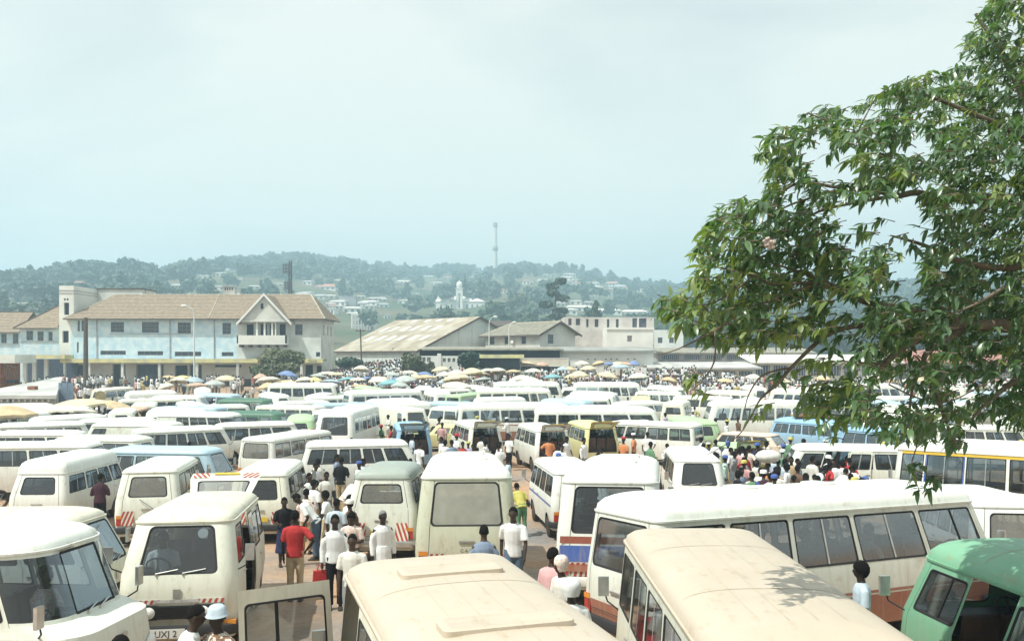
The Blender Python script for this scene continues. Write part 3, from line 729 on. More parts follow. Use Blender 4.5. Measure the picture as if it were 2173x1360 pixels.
# ---- C: warehouse with big corrugated roof ---------------------------------------------------
def warehouse():
    Yc = 130.0; C0 = Vector(((885 - CX) * Yc / F_PX, Yc, 0)); g = ground_z(C0.x, Yc) - .6
    t = empty('warehouse', C0, R(45)); tag(t, 'large warehouse with rust-stained corrugated gable roof and pale cladding', 'warehouse')
    Wg, Ls = 24.3, 20.6; ze = CAM_H + (YH - 741) * Yc / F_PX; zr = 10.35
    # local +X = along the gable, local +Y = along the long side (to the left and back)
    def sheet(mb, A, B, Cc, D, n, amp=.05):
        A, B, Cc, D = map(Vector, (A, B, Cc, D)); nr = (B - A).cross(D - A).normalized()
        pr = None
        for k in range(n * 2 + 1):
            u = k / (n * 2); p, q = A.lerp(B, u) + nr * amp * (k % 2), D.lerp(Cc, u) + nr * amp * (k % 2)
            if pr: mb.face([pr[0], p, q, pr[1]])
            pr = (p, q)
    ov = .5
    mb = MB(); A = (-ov, Ls + .4, ze - .25); B = (-ov, -.5, ze - .25); Cc = (Wg / 2, -.5, zr); D = (Wg / 2, Ls + .4, zr)
    sheet(mb, A, B, Cc, D, 60); E = (Wg + ov, -.5, ze - .25); Fp = (Wg + ov, Ls + .4, ze - .25); sheet(mb, Cc and E, Fp, D, Cc, 40)
    roof = mb.build('roof', M_IRON, t)
    # patched pale sheets laid on the slope, rows as in the picture
    sl = Vector(Cc) - Vector(B); al = Vector(A) - Vector(B); nr = al.cross(sl).normalized(); nr = nr if nr.z > 0 else -nr
    r2 = random.Random(4)
    for row, v in enumerate((.30, .60, .88)):
        for k in range(6 if row < 2 else 4):
            u = .16 + k * .13 + row * .05 + r2.uniform(-.02, .02); w, h = .055, (.15 if row < 2 else .08); P0 = Vector(B) + nr * .075
            mb = MB(); mb.face([P0 + al * u + sl * v, P0 + al * (u + w) + sl * v, P0 + al * (u + w) + sl * (v + h), P0 + al * u + sl * (v + h)]); mb.build('roof_sheet', M_IRONP, roof)
    mb = MB(); n = 5
    for k in range(n):
        y0, y1 = Ls * k / n, Ls * (k + 1) / n
        mb = MB(); mb.box((0, (y0 + y1) / 2, (g + ze) / 2 + .7), (.12, y1 - y0 - .07, ze - g - 1.7)); mb.build('wall_panel', M_ZINC, t)
    mb = MB(); mb.box((.03, Ls / 2, g + .7), (.2, Ls, 1.6)); mb.build('plinth', M_CONC, t)
    zo = CAM_H + (YH - 739) * 134 / F_PX
    mb = MB(); mb.face([(0, 0, zo), (Wg, 0, zo), (Wg, 0, ze), (Wg / 2, 0, zr - .1), (0, 0, ze)])
    gw = mb.build('gable_cladding', M_ZINC, t)
    mb = MB()
    for k in range(1, 9): 
        u = Wg * k / 9; zt_ = ze + (zr - ze) * (1 - abs(u - Wg / 2) / (Wg / 2)) - .15; mb.box((u, -.02, (zo + zt_) / 2), (.05, .03, zt_ - zo))
    mb.box((Wg / 2, -.02, ze + .9), (Wg * .78, .03, .05)); mb.build('cladding_seam', M_CONCL, gw)
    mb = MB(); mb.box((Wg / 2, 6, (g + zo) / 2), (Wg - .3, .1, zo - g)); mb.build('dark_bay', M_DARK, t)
    for k in range(4):
        mb = MB(); mb.box((.3 + k * (Wg - .6) / 3, .1, (g + zo) / 2), (.3, .3, zo - g)); mb.build('post', M_CONCL, t)
    mb = MB()
    for p, q in ((B, Cc), (E, Cc)):
        p, q = Vector(p), Vector(q); mb.face([p + Vector((0, -.03, .05)), q + Vector((0, -.03, .05)), q + Vector((0, -.03, -.25)), p + Vector((0, -.03, -.25))])
    mb.face([Vector(A) + Vector((-.02, 0, .0)), Vector(B) + Vector((-.02, 0, .0)), Vector(B) + Vector((-.02, 0, -.22)), Vector(A) + Vector((-.02, 0, -.22))])
    mb.build('bargeboard', M_TIMB, t)
warehouse()
# ---- D: the small tiled office behind, its lean-to and walls ---------------------------------
def office():
    Yc = 128.0; C0 = Vector(((1146 - CX) * Yc / F_PX, Yc, 0)); t = empty('tiled_office', C0, R(40))
    tag(t, 'pale upper-floor office with grey tiled gable roof right of the warehouse', 'building')
    Wg, Ls = 7.0, 12.6; zz = lambda p: CAM_H + (YH - p) * Yc / F_PX; ze, zr, zb = zz(706), zz(681), zz(745)
    H1 = [(1.5, 2.6, zz(729), zz(709))]; mb = MB(); holed_wall(mb, Wg, zb - 3, ze, H1); mb.face([(0, 0, ze), (Wg, 0, ze), (Wg / 2, 0, zr - .1)]); mb.build('wall', M_CREAMW, t)
    w = window_part(t, H1[0], 0, 3, 2, M_FRAME)
    side = empty('side_wall', (0, 0, 0), R(-90)); adopt(side, t)
    H2 = [(-4.1 + .0, -3.1, zz(729), zz(710)), (-8.0, -7.0, zz(729), zz(710)), (-11.6, -10.4, zz(729), zz(710))]
    mb = MB(); holed_wall(mb, Ls, zb - 3, ze, H2, x0=-Ls, y=0); mb.build('wall', M_CREAMW, side)
    for h in H2: window_part(side, h, 0, 2, 2, M_FRAME)
    o = .7; A, B, Cc, D = (-o, Ls + o, ze - .3), (-o, -o, ze - .3), (Wg / 2, -o, zr), (Wg / 2, Ls - 2, zr); E, Fp = (Wg + o, -o, ze - .3), (Wg + o, Ls + o, ze - .3)
    mb = MB(); tile_slope(mb, A, B, Cc, D, 12); tile_slope(mb, E, Fp, D, Cc, 12); tile_slope(mb, Fp, A, D, D, 12); r = mb.build('roof', M_TILE2, t)
    mb = MB(); ridge_line(mb, D, Cc); ridge_line(mb, A, D); mb.build('ridge_tiles', M_RIDGE, r)
    mb = MB()
    for p, q in ((B, Cc), (E, Cc)):
        p, q = Vector(p), Vector(q); mb.face([p + Vector((0, -.03, .05)), q + Vector((0, -.03, .05)), q + Vector((0, -.03, -.28)), p + Vector((0, -.03, -.28))])
    mb.face([Vector(A) + Vector((-.02, 0, .0)), Vector(B) + Vector((-.02, 0, .0)), Vector(B) + Vector((-.02, 0, -.2)), Vector(A) + Vector((-.02, 0, -.2))])
    mb.build('bargeboard', M_TIMB, t)
    mb = MB(); mb.box((-.2, 5.8, zz(724)), (.4, .6, .45)); mb.build('air_conditioner', M_FRAMEW, t)
office()
def front_box(name, label, px0, px1, py0, py1, Y, depth, m, cat='building', base=None, wins=(), roof=None, roofm=None, fr=M_FRAME, wm=None):
    """block whose front face is square to the view, from photo pixels at distance Y"""
    s = Y / F_PX; x0, x1 = (px0 - CX) * s, (px1 - CX) * s; zt = CAM_H + (YH - py0) * s; zb = CAM_H + (YH - py1) * s if base is None else base
    t = empty(name, (x0, Y, 0)); tag(t, label, cat); L = x1 - x0; zz = lambda p: CAM_H + (YH - p) * s; ux = lambda p: (p - CX) * s - x0
    H = [(ux(a), ux(b), zz(d), zz(c)) for a, b, c, d in wins]
    mb = MB(); holed_wall(mb, L, zb, zt, H, rev=.3); mb.face([(L, 0, zb), (L, depth, zb), (L, depth, zt), (L, 0, zt)]); mb.face([(0, 0, zb), (0, 0, zt), (0, depth, zt), (0, depth, zb)])
    mb.face([(L, depth, zb), (0, depth, zb), (0, depth, zt), (L, depth, zt)])
    if not roof: mb.face([(0, 0, zt), (L, 0, zt), (L, depth, zt), (0, depth, zt)])
    mb.build('wall', m, t)
    for h in H:
        if wm: mb = MB(); mb.face([(h[0], .29, h[2]), (h[1], .29, h[2]), (h[1], .29, h[3]), (h[0], .29, h[3])]); mb.build('window', wm, t)
        else: window_part(t, h, .1, 2, 2, fr)
    if roof:
        z = zt + roof; mb = MB(); o = .4
        A, B, Cc, D = (-o, -o, zt - .1), (L + o, -o, zt - .1), (L + o, depth / 2, z), (-o, depth / 2, z); E, Fp = (L + o, depth + o, zt - .1), (-o, depth + o, zt - .1)
        mb.face([A, B, Cc, D]); mb.face([Fp, D, Cc, E][::-1] if False else [E, Fp, D, Cc]); mb.build('roof', roofm, t)
        mb = MB(); mb.face([(0, 0, zt), (0, depth / 2, z - .1), (0, depth, zt)]); mb.face([(L, 0, zt), (L, depth, zt), (L, depth / 2, z - .1)]); mb.build('gable_wall', m, t)
    return t, L, zz, ux
# the lean-to roof in front of the office and the dark bay under it
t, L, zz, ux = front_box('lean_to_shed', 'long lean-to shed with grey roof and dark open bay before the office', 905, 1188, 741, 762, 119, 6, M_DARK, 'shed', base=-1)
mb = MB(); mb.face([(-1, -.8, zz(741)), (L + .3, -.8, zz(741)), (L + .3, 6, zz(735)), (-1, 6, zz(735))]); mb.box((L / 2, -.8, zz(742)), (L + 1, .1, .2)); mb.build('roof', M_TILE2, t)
t, L, zz, ux = front_box('market_wall_building', 'long plain white walled building with thin vents below its flat grey roof', 1178, 1386, 744, 792, 121, 5, M_WHITEW, base=-.5,
    wins=[(1246, 1250, 761, 763), (1261, 1265, 761, 763), (1284, 1288, 761, 763), (1295, 1299, 761, 763), (1307, 1311, 761, 763), (1331, 1335, 761, 763), (1345, 1349, 761, 763)], wm=M_DARK)
mb = MB(); mb.face([(-1.2, -.6, zz(744)), (L + .3, -.6, zz(744)), (L + .3, 5, zz(735)), (-1.2, 5, zz(735))]); mb.box((L / 2 - .4, -.6, zz(745)), (L + 1.6, .12, .22)); mb.build('roof', mat('grey_flat_roof', (.34, .35, .33), .9, .15, var=.3, scale=.4), t)
t, L, zz, ux = front_box('white_block', 'square white block with a small vent, behind the plain walled building', 1288, 1386, 697, 760, 149, 9, M_WHITEW, base=0, wins=[(1331, 1341, 712, 725)], wm=M_CONC)
mb = MB(); mb.box((L / 2, -.06, zz(697)), (L + .3, .2, .35)); mb.build('cornice', M_FRAMEW, t)
t, L, zz, ux = front_box('ruined_upper_floor', 'roofless brick upper floor with gaping window holes above the white block', 1196, 1388, 673, 697, 156, 8, mat('ruin_wall', (.44, .40, .37), .95, .1, col2=(.60, .58, .54), scale=.5), base=4,
    wins=[(1206, 1213, 676, 690), (1222, 1231, 676, 690), (1244, 1249, 677, 694), (1262, 1270, 677, 694), (1288, 1293, 677, 696), (1307, 1313, 677, 696), (1342, 1352, 675, 696), (1356, 1372, 675, 696)], wm=M_PLINTH)
front_box('dark_roofed_shed', 'long shed with dark ridge and grey wall behind the tiled office', 1192, 1288, 694, 745, 160, 8, M_CONC, base=0, roof=1.2, roofm=M_TIMB)
front_box('dark_roofed_shed', 'low shed with a dark roof edge between warehouse and office', 1036, 1082, 690, 745, 172, 8, M_CONC, base=0, roof=1.0, roofm=M_TIMB)
t, L, zz, ux = front_box('gate_pillar', 'white gate pillar at the right corner of the plain wall', 1362, 1372, 780, 826, 108, .7, M_WHITEW, 'pillar', base=-.3)
# banner and notice on the wall
def board(name, label, px0, px1, py0, py1, Y, m, lines=(), cat='sign', frame=M_FRAMEW, txt=M_DARK, size=.5, legs=False):
    s = Y / F_PX; x0, x1 = (px0 - CX) * s, (px1 - CX) * s; z0, z1 = CAM_H + (YH - py1) * s, CAM_H + (YH - py0) * s
    t = empty(name, ((x0 + x1) / 2, Y, 0)); tag(t, label, cat); w = x1 - x0
    mb = MB(); mb.box((0, 0, (z0 + z1) / 2), (w, .05, z1 - z0)); p = mb.build('panel', m, t)
    mb = MB()
    for zz_ in (z0, z1): mb.box((0, -.02, zz_), (w + .1, .08, .07))
    for xx in (-w / 2, w / 2): mb.box((xx, -.02, (z0 + z1) / 2), (.07, .076, z1 - z0 - .08))
    mb.build('frame', frame, t)
    for k, (tx, u, v, sz) in enumerate(lines): text_part(tx, 'lettering', (u * w, -.03, z0 + v * (z1 - z0)), sz, p, txt)
    if legs:
        for xx in (-w / 2 + .1, w / 2 - .1):
            mb = MB(); mb.tube([(xx, .02, z0), (xx, .02, -.6)], .06, 6); mb.build('post', frame, t)
    return t
board('wall_banner', 'long faded cream banner on the wall above the far crowd', 1103, 1206, 760, 777, 117.6, mat('faded_banner', (.62, .62, .52), .85, .2, col2=(.60, .50, .42), scale=.9), legs=True)
board('wall_notice', 'small white notice board at the right end of the faded banner', 1210, 1233, 764, 777, 120.6, M_FRAMEW, legs=True)
# ---- a line of stalls and walls before the warehouse (white gate, bus shelter)
t, L, zz, ux = front_box('white_gate_wall', 'white wall with decorated openings before the warehouse', 889, 1010, 755, 800, 117, .3, M_WHITEW, 'wall', base=-.3, wins=[(896, 903, 758, 768), (906, 914, 758, 768), (940, 946, 760, 768), (950, 956, 760, 768), (960, 966, 760, 768), (970, 976, 760, 768)], wm=M_CONC)
for px in (932, 1006):
    mb = MB(); mb.box((ux(px), .1, (zz(750) - .3) / 2), (.5, .5, zz(750) + .3)); mb.build('pillar', M_FRAMEW, t)
t, L, zz, ux = front_box('shelter', 'long low shelter with pale yellow roof before the faded banner', 1028, 1103, 757, 788, 114, 4, M_SHUT, 'shelter', base=0)
mb = MB(); mb.box((L / 2, -.6, zz(756)), (L + 1, 6, .45)); mb.build('roof', M_YEL, t)
# ---- right-hand market halls behind the foreground tree --------------------------------------
def hall(px0, px1, pyr, pye, pyb, Y, label, rm, wm, bays):
    s = Y / F_PX; t, L, zz, ux = front_box('market_hall', label, px0, px1, pye, pyb, Y, 12, wm, base=-.5)
    mb = MB(); mb.face([(-.8, -1.2, zz(pye)), (L + .8, -1.2, zz(pye)), (L + .8, 7, CAM_H + (YH - pyr) * (Y + 7) / F_PX), (-.8, 7, CAM_H + (YH - pyr) * (Y + 7) / F_PX)]); mb.box((L / 2, -1.2, zz(pye) - .1), (L + 1.6, .1, .2)); mb.build('roof', rm, t)
    for k in range(bays):
        a, b = L * (k + .12) / bays, L * (k + .88) / bays; z0, z1 = zz(pyb) + .2, zz(pye) - .5
        mb = MB(); mb.box(((a + b) / 2, -.02, (z0 + z1) / 2), (b - a, .04, z1 - z0)); w = mb.build('window', M_SHUT, t)
        mb = MB(); n = int((b - a) / .35)
        for q in range(n): mb.box((a + (b - a) * (q + .5) / n, -.06, (z0 + z1) / 2), (.06, .04, z1 - z0 - .02))
        mb.build('bars', M_ZINC, w)
hall(1385, 1600, 768, 780, 800, 118, 'low market hall with barred windows behind the left tree branches', M_CONCL, M_CREAMW, 6)
hall(1600, 1900, 752, 768, 800, 124, 'long market hall with pale roof seen through the tree', M_IRONP, M_CREAMW, 8)
hall(1880, 2300, 742, 768, 800, 128, 'market hall with red roof behind the tree at right', M_ROOFRED, M_CONC, 8)
hall(1400, 1720, 738, 748, 765, 165, 'grey roofed long shed beyond the barred market hall', M_TILE2, M_CONC, 7)
t, L, zz, ux = front_box('low_brick_wall', 'low red brick wall with white coping right of the gate pillar', 1375, 1480, 795, 822, 109, .4, M_BRICK, 'wall', base=-.5)
mb = MB(); mb.box((L / 2, .2, zz(795) + .05), (L + .1, .6, .14)); mb.build('coping', M_FRAMEW, t)
front_box('right_white_house', 'white flat-roofed house half hidden behind the tree leaves', 1386, 1450, 700, 770, 175, 9, M_WHITEW, base=0, wins=[(1396, 1406, 716, 728), (1420, 1430, 716, 728)])

# ---- far valley and hillside: houses, church, chimney, floodlight mast -----------------------
FARW = [mat('far_white_wall', (.78, .77, .72), .9, .1), mat('far_pink_wall', (.70, .60, .54), .9, .1), mat('far_cream_wall', (.62, .61, .55), .9, .1)]
FARR = [mat('far_red_roof', (.42, .24, .18), .9, .1), mat('far_pale_roof', (.70, .68, .62), .8, .1), mat('far_grey_roof', (.38, .38, .38), .9, .1)]
def far_house(px, py, wpx, hpx, wi, ri, label, group=None, floors=1):
    p = hill_at(px, py); Y = p.y; s = Y / F_PX; w, h = wpx * s, hpx * s; d = max(6, w * .6)
    HOUSE_PX.append((px, py, wpx, Y))
    t = empty('hillside_house', (p.x, Y, p.z - .6), rng.uniform(-.3, .3)); tag(t, label, 'house', group)
    mb = MB(); mb.box((0, d / 2, h / 2 - 1.5), (w, d, h + 3)); mb.build('wall', FARW[wi], t)
    r = w * .16 if ri != 1 else w * .08; mb = MB(); o = .5
    A, B, Cc, D = (-w / 2 - o, -o, h), (w / 2 + o, -o, h), (w / 2 - w * .18, d / 2, h + r), (-w / 2 + w * .18, d / 2, h + r); E, Fp = (w / 2 + o, d + o, h), (-w / 2 - o, d + o, h)
    mb.face([A, B, Cc, D]); mb.face([B, E, Cc]); mb.face([E, Fp, D, Cc]); mb.face([Fp, A, D]); mb.build('roof', FARR[ri], t)
    n = max(2, int(w / 3.2)); wm = MB()
    fl = max(1, int(h / 3.2))
    for f in range(fl):
        for k in range(n):
            wm = MB(); wm.box((-w / 2 + w * (k + .5) / n, -.02, h * (f + .5) / fl), (w / n * .42, .08, h / fl * .45)); 
            if n * fl <= 12: wm.build('window', M_PANE, t)
    return t
HS = [(430, 590, 22, 6, 0, 1), (462, 585, 26, 7, 0, 1), (505, 596, 20, 5, 1, 1), (497, 578, 14, 4, 0, 1), (15, 640, 20, 8, 0, 1), (45, 648, 26, 6, 1, 1), (82, 655, 20, 6, 0, 1),
      (228, 590, 14, 4, 0, 1), (335, 586, 10, 3, 0, 1), (690, 614, 44, 7, 0, 0), (648, 628, 22, 9, 0, 1), (676, 634, 26, 8, 2, 2), (716, 650, 34, 12, 0, 1), (748, 664, 40, 12, 0, 1), (700, 668, 20, 14, 0, 1),
      (780, 648, 40, 9, 0, 1), (806, 640, 30, 6, 1, 2), (860, 602, 38, 6, 0, 1), (845, 604, 16, 5, 1, 1), (882, 628, 16, 6, 1, 1), (812, 634, 14, 5, 0, 1), (855, 645, 24, 8, 0, 1), (910, 590, 26, 4, 0, 1), (950, 592, 16, 4, 1, 0), (1000, 590, 12, 3, 0, 1),
      (1020, 578, 14, 4, 0, 1), (1068, 622, 14, 8, 1, 0), (1108, 640, 14, 8, 1, 0), (1072, 648, 12, 6, 0, 1), (1110, 588, 14, 3, 2, 1), (1165, 588, 24, 6, 1, 1), (1210, 590, 14, 4, 0, 1), (1268, 614, 26, 6, 0, 1), (1290, 612, 22, 5, 1, 1), (1360, 620, 16, 8, 1, 1), (1262, 632, 12, 6, 0, 1),
      (1230, 660, 60, 10, 0, 1), (1290, 668, 60, 10, 0, 1), (1345, 668, 60, 8, 0, 1), (1205, 668, 40, 12, 0, 1), (1395, 645, 20, 6, 0, 1), (1430, 650, 26, 7, 0, 1), (1190, 650, 20, 8, 0, 2), (1250, 648, 20, 8, 1, 2),
      (120, 600, 12, 3, 0, 1), (565, 590, 16, 4, 0, 1), (590, 606, 22, 5, 2, 1), (540, 612, 24, 6, 0, 1)]
HR = random.Random(8)
for k in range(52):
    zx = HR.choice([(640, 835, 632, 684), (640, 835, 632, 684), (560, 930, 592, 640), (1060, 1400, 600, 650), (0, 560, 596, 650), (1080, 1330, 580, 620)]); HS.append((HR.uniform(zx[0], zx[1]), HR.uniform(zx[2], zx[3]), HR.uniform(12, 30), HR.uniform(5, 10), HR.choice([0, 0, 0, 1, 2]), HR.choice([1, 1, 1, 0, 2])))
def grey_hoarding():
    p = hill_at(737, 652); Y = p.y; s = Y / F_PX; w, h = 36 * s, 22 * s
    t = empty('grey_block', (p.x, Y, p.z - 1)); tag(t, 'windowless grey slab building among the white valley houses', 'building')
    mb = MB(); mb.box((0, 3, h / 2), (w, 6, h + 2)); mb.build('wall', mat('slab_grey', (.32, .33, .35), .9, .1, var=.1, scale=.1), t)
    mb = MB(); mb.box((0, 3, h + 1.1), (w + .5, 6.4, .4)); mb.build('parapet', FARR[2], t); HOUSE_PX.append((737, 652, 36, Y))
grey_hoarding()
wn_ = {0: 'white', 1: 'pinkish', 2: 'cream'}; rn_ = {0: 'red', 1: 'pale', 2: 'grey'}
for i, (px, py, w, h, wi, ri) in enumerate(HS):
    place = 'left of the tiled roof tower' if px < 150 else 'above the long tiled roof' if px < 640 else 'in the valley between tiled roof and warehouse' if px < 830 else 'above the warehouse roof' if px < 1040 else 'on the wooded slope right of the clocktower' if py < 640 else 'behind the ruined upper floor'
    size = 'tiny' if w < 15 else 'small' if w < 27 else 'wide'
    far_house(px, py, w, h, wi, ri, f'{size} {wn_[wi]} house with {rn_[ri]} roof {place}', f'{size} {wn_[wi]} {rn_[ri]}-roofed houses {place}')
def flats():
    p = hill_at(768, 690); Y = 430.0; s = Y / F_PX; x = (770 - CX) * s
    t = empty('apartment_block', (x, Y, -1)); tag(t, 'white block of flats with vertical ribs between the tiled roof and warehouse', 'building')
    w, h = 50 * s, CAM_H + (YH - 664) * s + 1; mb = MB(); mb.box((0, 4, h / 2), (w, 8, h)); mb.build('wall', FARW[0], t)
    for k in range(8): mb = MB(); mb.box((-w / 2 + w * (k + .5) / 8, -.1, h / 2), (.3, .2, h)); mb.build('rib', FARW[2], t)
    for f in range(4):
        for k in range(7): mb = MB(); mb.box((-w / 2 + w * (k + 1) / 8, -.03, h * .62 + f * h * .10), (w / 22, .1, h * .08)); mb.build('window', M_CONC, t)
flats()
def clock_church():
    p = hill_at(982, 655); Y = p.y; s = Y / F_PX; z0 = p.z - 2; zz = lambda py: CAM_H + (YH - py) * s - z0; ux = lambda px: (px - 985) * s
    t = empty('clocktower_hall', (ux(985) + (985 - CX) * s, Y, z0)); tag(t, 'long white public hall with a domed clock tower on the hillside', 'hall')
    for q in (930, 950, 975, 1000, 1025, 1045): HOUSE_PX.append((q, 655, 34, Y))
    w0, w1 = ux(925), ux(1028); h = zz(640)
    mb = MB(); mb.box(((w0 + w1) / 2, 6, h / 2), (w1 - w0, 12, h)); mb.build('wall', FARW[0], t)
    mb = MB(); A, B, Cc, D = (w0 - .5, -.5, h), (w1 + .5, -.5, h), (ux(1002), 6, zz(627)), (w0 + 1, 6, zz(627)); mb.face([A, B, Cc, D]); mb.face([B, (w1 + .5, 12.5, h), Cc]); mb.face([(w1 + .5, 12.5, h), (w0 - .5, 12.5, h), D, Cc]); mb.face([(w0 - .5, 12.5, h), A, D]); mb.build('roof', FARR[1], t)
    mb = MB(); mb.box((ux(1036), 5, zz(646) / 2), (ux(1048) - ux(1026), 8, zz(646))); mb.build('annex', FARW[0], t)
    for k in range(9):
        px = 936 + k * 11
        if 968 < px < 984: continue
        mb = MB(); mb.box((ux(px), -.1, h * .45), (5 * s * .6, .3, h * .5)); mb.build('window', M_PANE, t)
    tw = empty('clock_tower', (0, 0, 0)); adopt(tw, t); tx = ux(975); tz = zz(613)
    mb = MB(); mb.box((tx, -1.0, tz / 2), (14 * s, 12 * s * .9, tz)); mb.box((tx, -1.0, tz + .2), (16 * s, 14 * s * .9, .5)); mb.build('shaft', FARW[0], tw)
    mb = MB(); mb.lathe([(4.6 * s, 0), (4.6 * s, 3 * s), (6 * s, 4 * s), (6.4 * s, 7.5 * s), (5.6 * s, 11 * s), (3.4 * s, 13.5 * s), (.8 * s, 14.8 * s), (.3 * s, 18 * s)], 12, Matrix.Translation((tx, -1, tz + .4))); mb.build('dome', FARW[0], tw, 40)
    mb = MB(); mb.lathe([(3.4 * s, 0), (3.4 * s, .15)], 14, Matrix.Translation((tx, -1 - 5.5 * s, tz - 4)) @ Matrix.Rotation(R(90), 4, 'X')); mb.build('clock_face', M_CONC, tw)
    mb = MB(); mb.box((tx, -1 - 5.45 * s, tz * .4), (2.2 * s, .2, tz * .5)); mb.build('window', M_PANE, tw)
clock_church()
def chimney():
    px = 1051; Y = 980.0; s = Y / F_PX; x = (px - CX) * s; z0 = hill_h(x, Y) - 2; h = CAM_H + (YH - 472) * s - z0
    t = empty('tall_chimney', (x, Y, z0)); tag(t, 'tall slim pale minaret-like chimney rising alone above the wooded ridge', 'chimney')
    mb = MB(); mb.lathe([(5.0 * s, 0), (4.3 * s, h * .45), (3.5 * s, h * .93)], 14); mb.build('shaft', FARW[2], t, 40)
    for f, r in ((.52, 6.2), (.555, 5.2), (.93, 4.9), (.965, 4.6)):
        mb = MB(); mb.lathe([(r * s * .8, h * f - 1.2), (r * s, h * f), (r * s, h * f + 1.4), (r * s * .7, h * f + 2)], 14); mb.build('gallery', M_CONC, t, 30)
    mb = MB(); mb.lathe([(4.0 * s, h * .965 + 2), (3.6 * s, h * .985), (2.2 * s, h)], 14); mb.build('cap', FARW[0], t, 40)
    HOUSE_PX.append((px, 600, 20, Y))
chimney()
def floodlight():
    Y = 215.0; s = Y / F_PX; x = (616 - CX) * s; h = CAM_H + (YH - 553) * s
    t = empty('floodlight_mast', (x, Y, -1)); tag(t, 'dark stadium floodlight mast with two lamp frames above the tiled roof', 'mast')
    mb = MB(); w = .5
    for a, b in ((-w, -w), (w, -w), (w, w), (-w, w)): mb.tube([(a, b, 0), (a * .5, b * .5, h + 1)], .09, 5)
    for k in range(14):
        z = (h + 1) * k / 14; z2 = (h + 1) * (k + 1) / 14; q = w * (1 - .5 * k / 14); mb.tube([(-q, -q, z), (q, -q, z2)], .05, 4); mb.tube([(q, -q, z), (-q, -q, z2)], .05, 4)
    mb.build('lattice', M_TIMB, t)
    for zc, hh, cx_ in ((h - 1.0, 2.3, -.7), (h - 5.0, 1.8, -.35)):
        mb = MB()
        for k in range(4): mb.box((cx_ - .9 + k * .6, -.7, zc), (.08, .08, hh))
        for k in range(4): mb.box((cx_, -.7, zc - hh / 2 + hh * k / 3), (1.9, .08, .08))
        fr = mb.build('lamp_frame', M_TIMB, t)
        for i in range(3):
            for k in range(3): 
                mb = MB(); mb.lathe([(.2, 0), (.24, .2), (.24, .3)], 8, Matrix.Translation((cx_ - .6 + i * .6, -.75, zc - hh / 2 + hh * (k + .5) / 3)) @ Matrix.Rotation(R(90), 4, 'X')); mb.build('lamp', M_PLINTH, fr)
floodlight()
hill_wood()
# ================================================================== VEHICLES
M_RUB = mat('black_rubber', (0.02, 0.02, 0.022), 0.75, 0.3)
M_TYRE = mat('dusty_tyre', (0.045, 0.04, 0.037), 0.9, 0.2, col2=(0.10, 0.075, 0.055), scale=5)
M_RIM = mat('steel_rim', (0.45, 0.44, 0.42), 0.5, 0.4, var=.4, scale=6)
M_CHROME = mat('dull_chrome', (0.62, 0.63, 0.62), 0.28, 0.5, metal=0.85, var=.2, scale=8)
M_BLK = mat('black_trim', (0.03, 0.03, 0.033), 0.6, 0.35)
M_UNDER = mat('underbody', (0.035, 0.03, 0.028), 0.95, 0.1)
M_SEAT = mat('brown_vinyl_seat', (0.10, 0.06, 0.045), 0.6, 0.3, var=.3, scale=3)
M_SEAT2 = mat('dark_vinyl_seat', (0.035, 0.037, 0.042), 0.6, 0.3, var=.3, scale=3)
M_LIN = mat('grey_lining', (0.30, 0.30, 0.28), 0.9, 0.1)
M_LENS = mat('headlamp_glass', (0.75, 0.76, 0.74), 0.12, 0.7)
M_RED = mat('red_lamp', (0.40, 0.035, 0.025), 0.25, 0.6)
M_AMB = mat('amber_lamp', (0.62, 0.24, 0.03), 0.25, 0.6)
M_PLY = mat('yellow_plate', (0.72, 0.52, 0.06), 0.5, 0.4, var=.2, scale=9)
M_PLW = mat('white_plate', (0.72, 0.72, 0.68), 0.5, 0.4, var=.1, scale=9)
M_HZR = mat('hazard_red', (0.42, 0.075, 0.05), 0.6, 0.3, var=.25, scale=4)
M_HZW = mat('hazard_white', (0.66, 0.65, 0.58), 0.6, 0.3, var=.15, scale=4)
M_SEAM = mat('roof_seam_dirt', (.57, .50, .38), .9, .1, var=.25, scale=5)
G_DARK = glass('vehicle_glass', (0.24, 0.30, 0.35), 0.06, 0.02)
G_CLEAR = glass('clear_vehicle_glass', (0.52, 0.58, 0.62), 0.06, 0.02)
G_DUST = glass('dusty_glass', (0.5, 0.5, 0.47), 0.05, 0.72, (0.42, 0.42, 0.36))
G_HALF = glass('half_dusty_glass', (0.6, 0.6, 0.57), 0.07, 0.30, (0.42, 0.40, 0.34))
P_WHITE = paint('paint_white', (0.76, 0.79, 0.75))
P_CREAM = paint('paint_cream', (0.72, 0.73, 0.63))
P_IVORY = paint('paint_ivory', (0.73, 0.76, 0.69))
P_BEIGE = paint('paint_beige_roof', (0.545, 0.47, 0.385), worn=.1)
P_PALE = paint('paint_pale_cream_roof', (0.68, 0.66, 0.55), worn=.2)
P_GRIME = paint('paint_grimy_cream', (0.56, 0.58, 0.46), worn=.5)
P_GREEN = paint('paint_green', (0.20, 0.44, 0.29), worn=.1)
P_DGREEN = paint('paint_dark_green', (0.07, 0.17, 0.12))
P_LGREEN = paint('paint_light_green', (0.42, 0.60, 0.36))
P_BLUE = paint('paint_light_blue', (0.42, 0.58, 0.68))
P_SKY = paint('paint_sky_blue', (0.28, 0.48, 0.66))
P_YELLOW = paint('paint_pale_yellow', (0.68, 0.66, 0.34))
P_GREY = paint('paint_grey_green', (0.32, 0.37, 0.34))
P_PINK = paint('paint_cream_pink', (0.66, 0.56, 0.47))
P_REDB = paint('paint_red_brown', (0.30, 0.09, 0.06))
P_BLUEB = paint('paint_royal_blue', (0.05, 0.12, 0.42))
P_BROWN = paint('paint_brown', (0.33, 0.20, 0.10))
P_YBAND = paint('paint_yellow_band', (0.75, 0.50, 0.06))
P_ROYAL = P_BLUEB
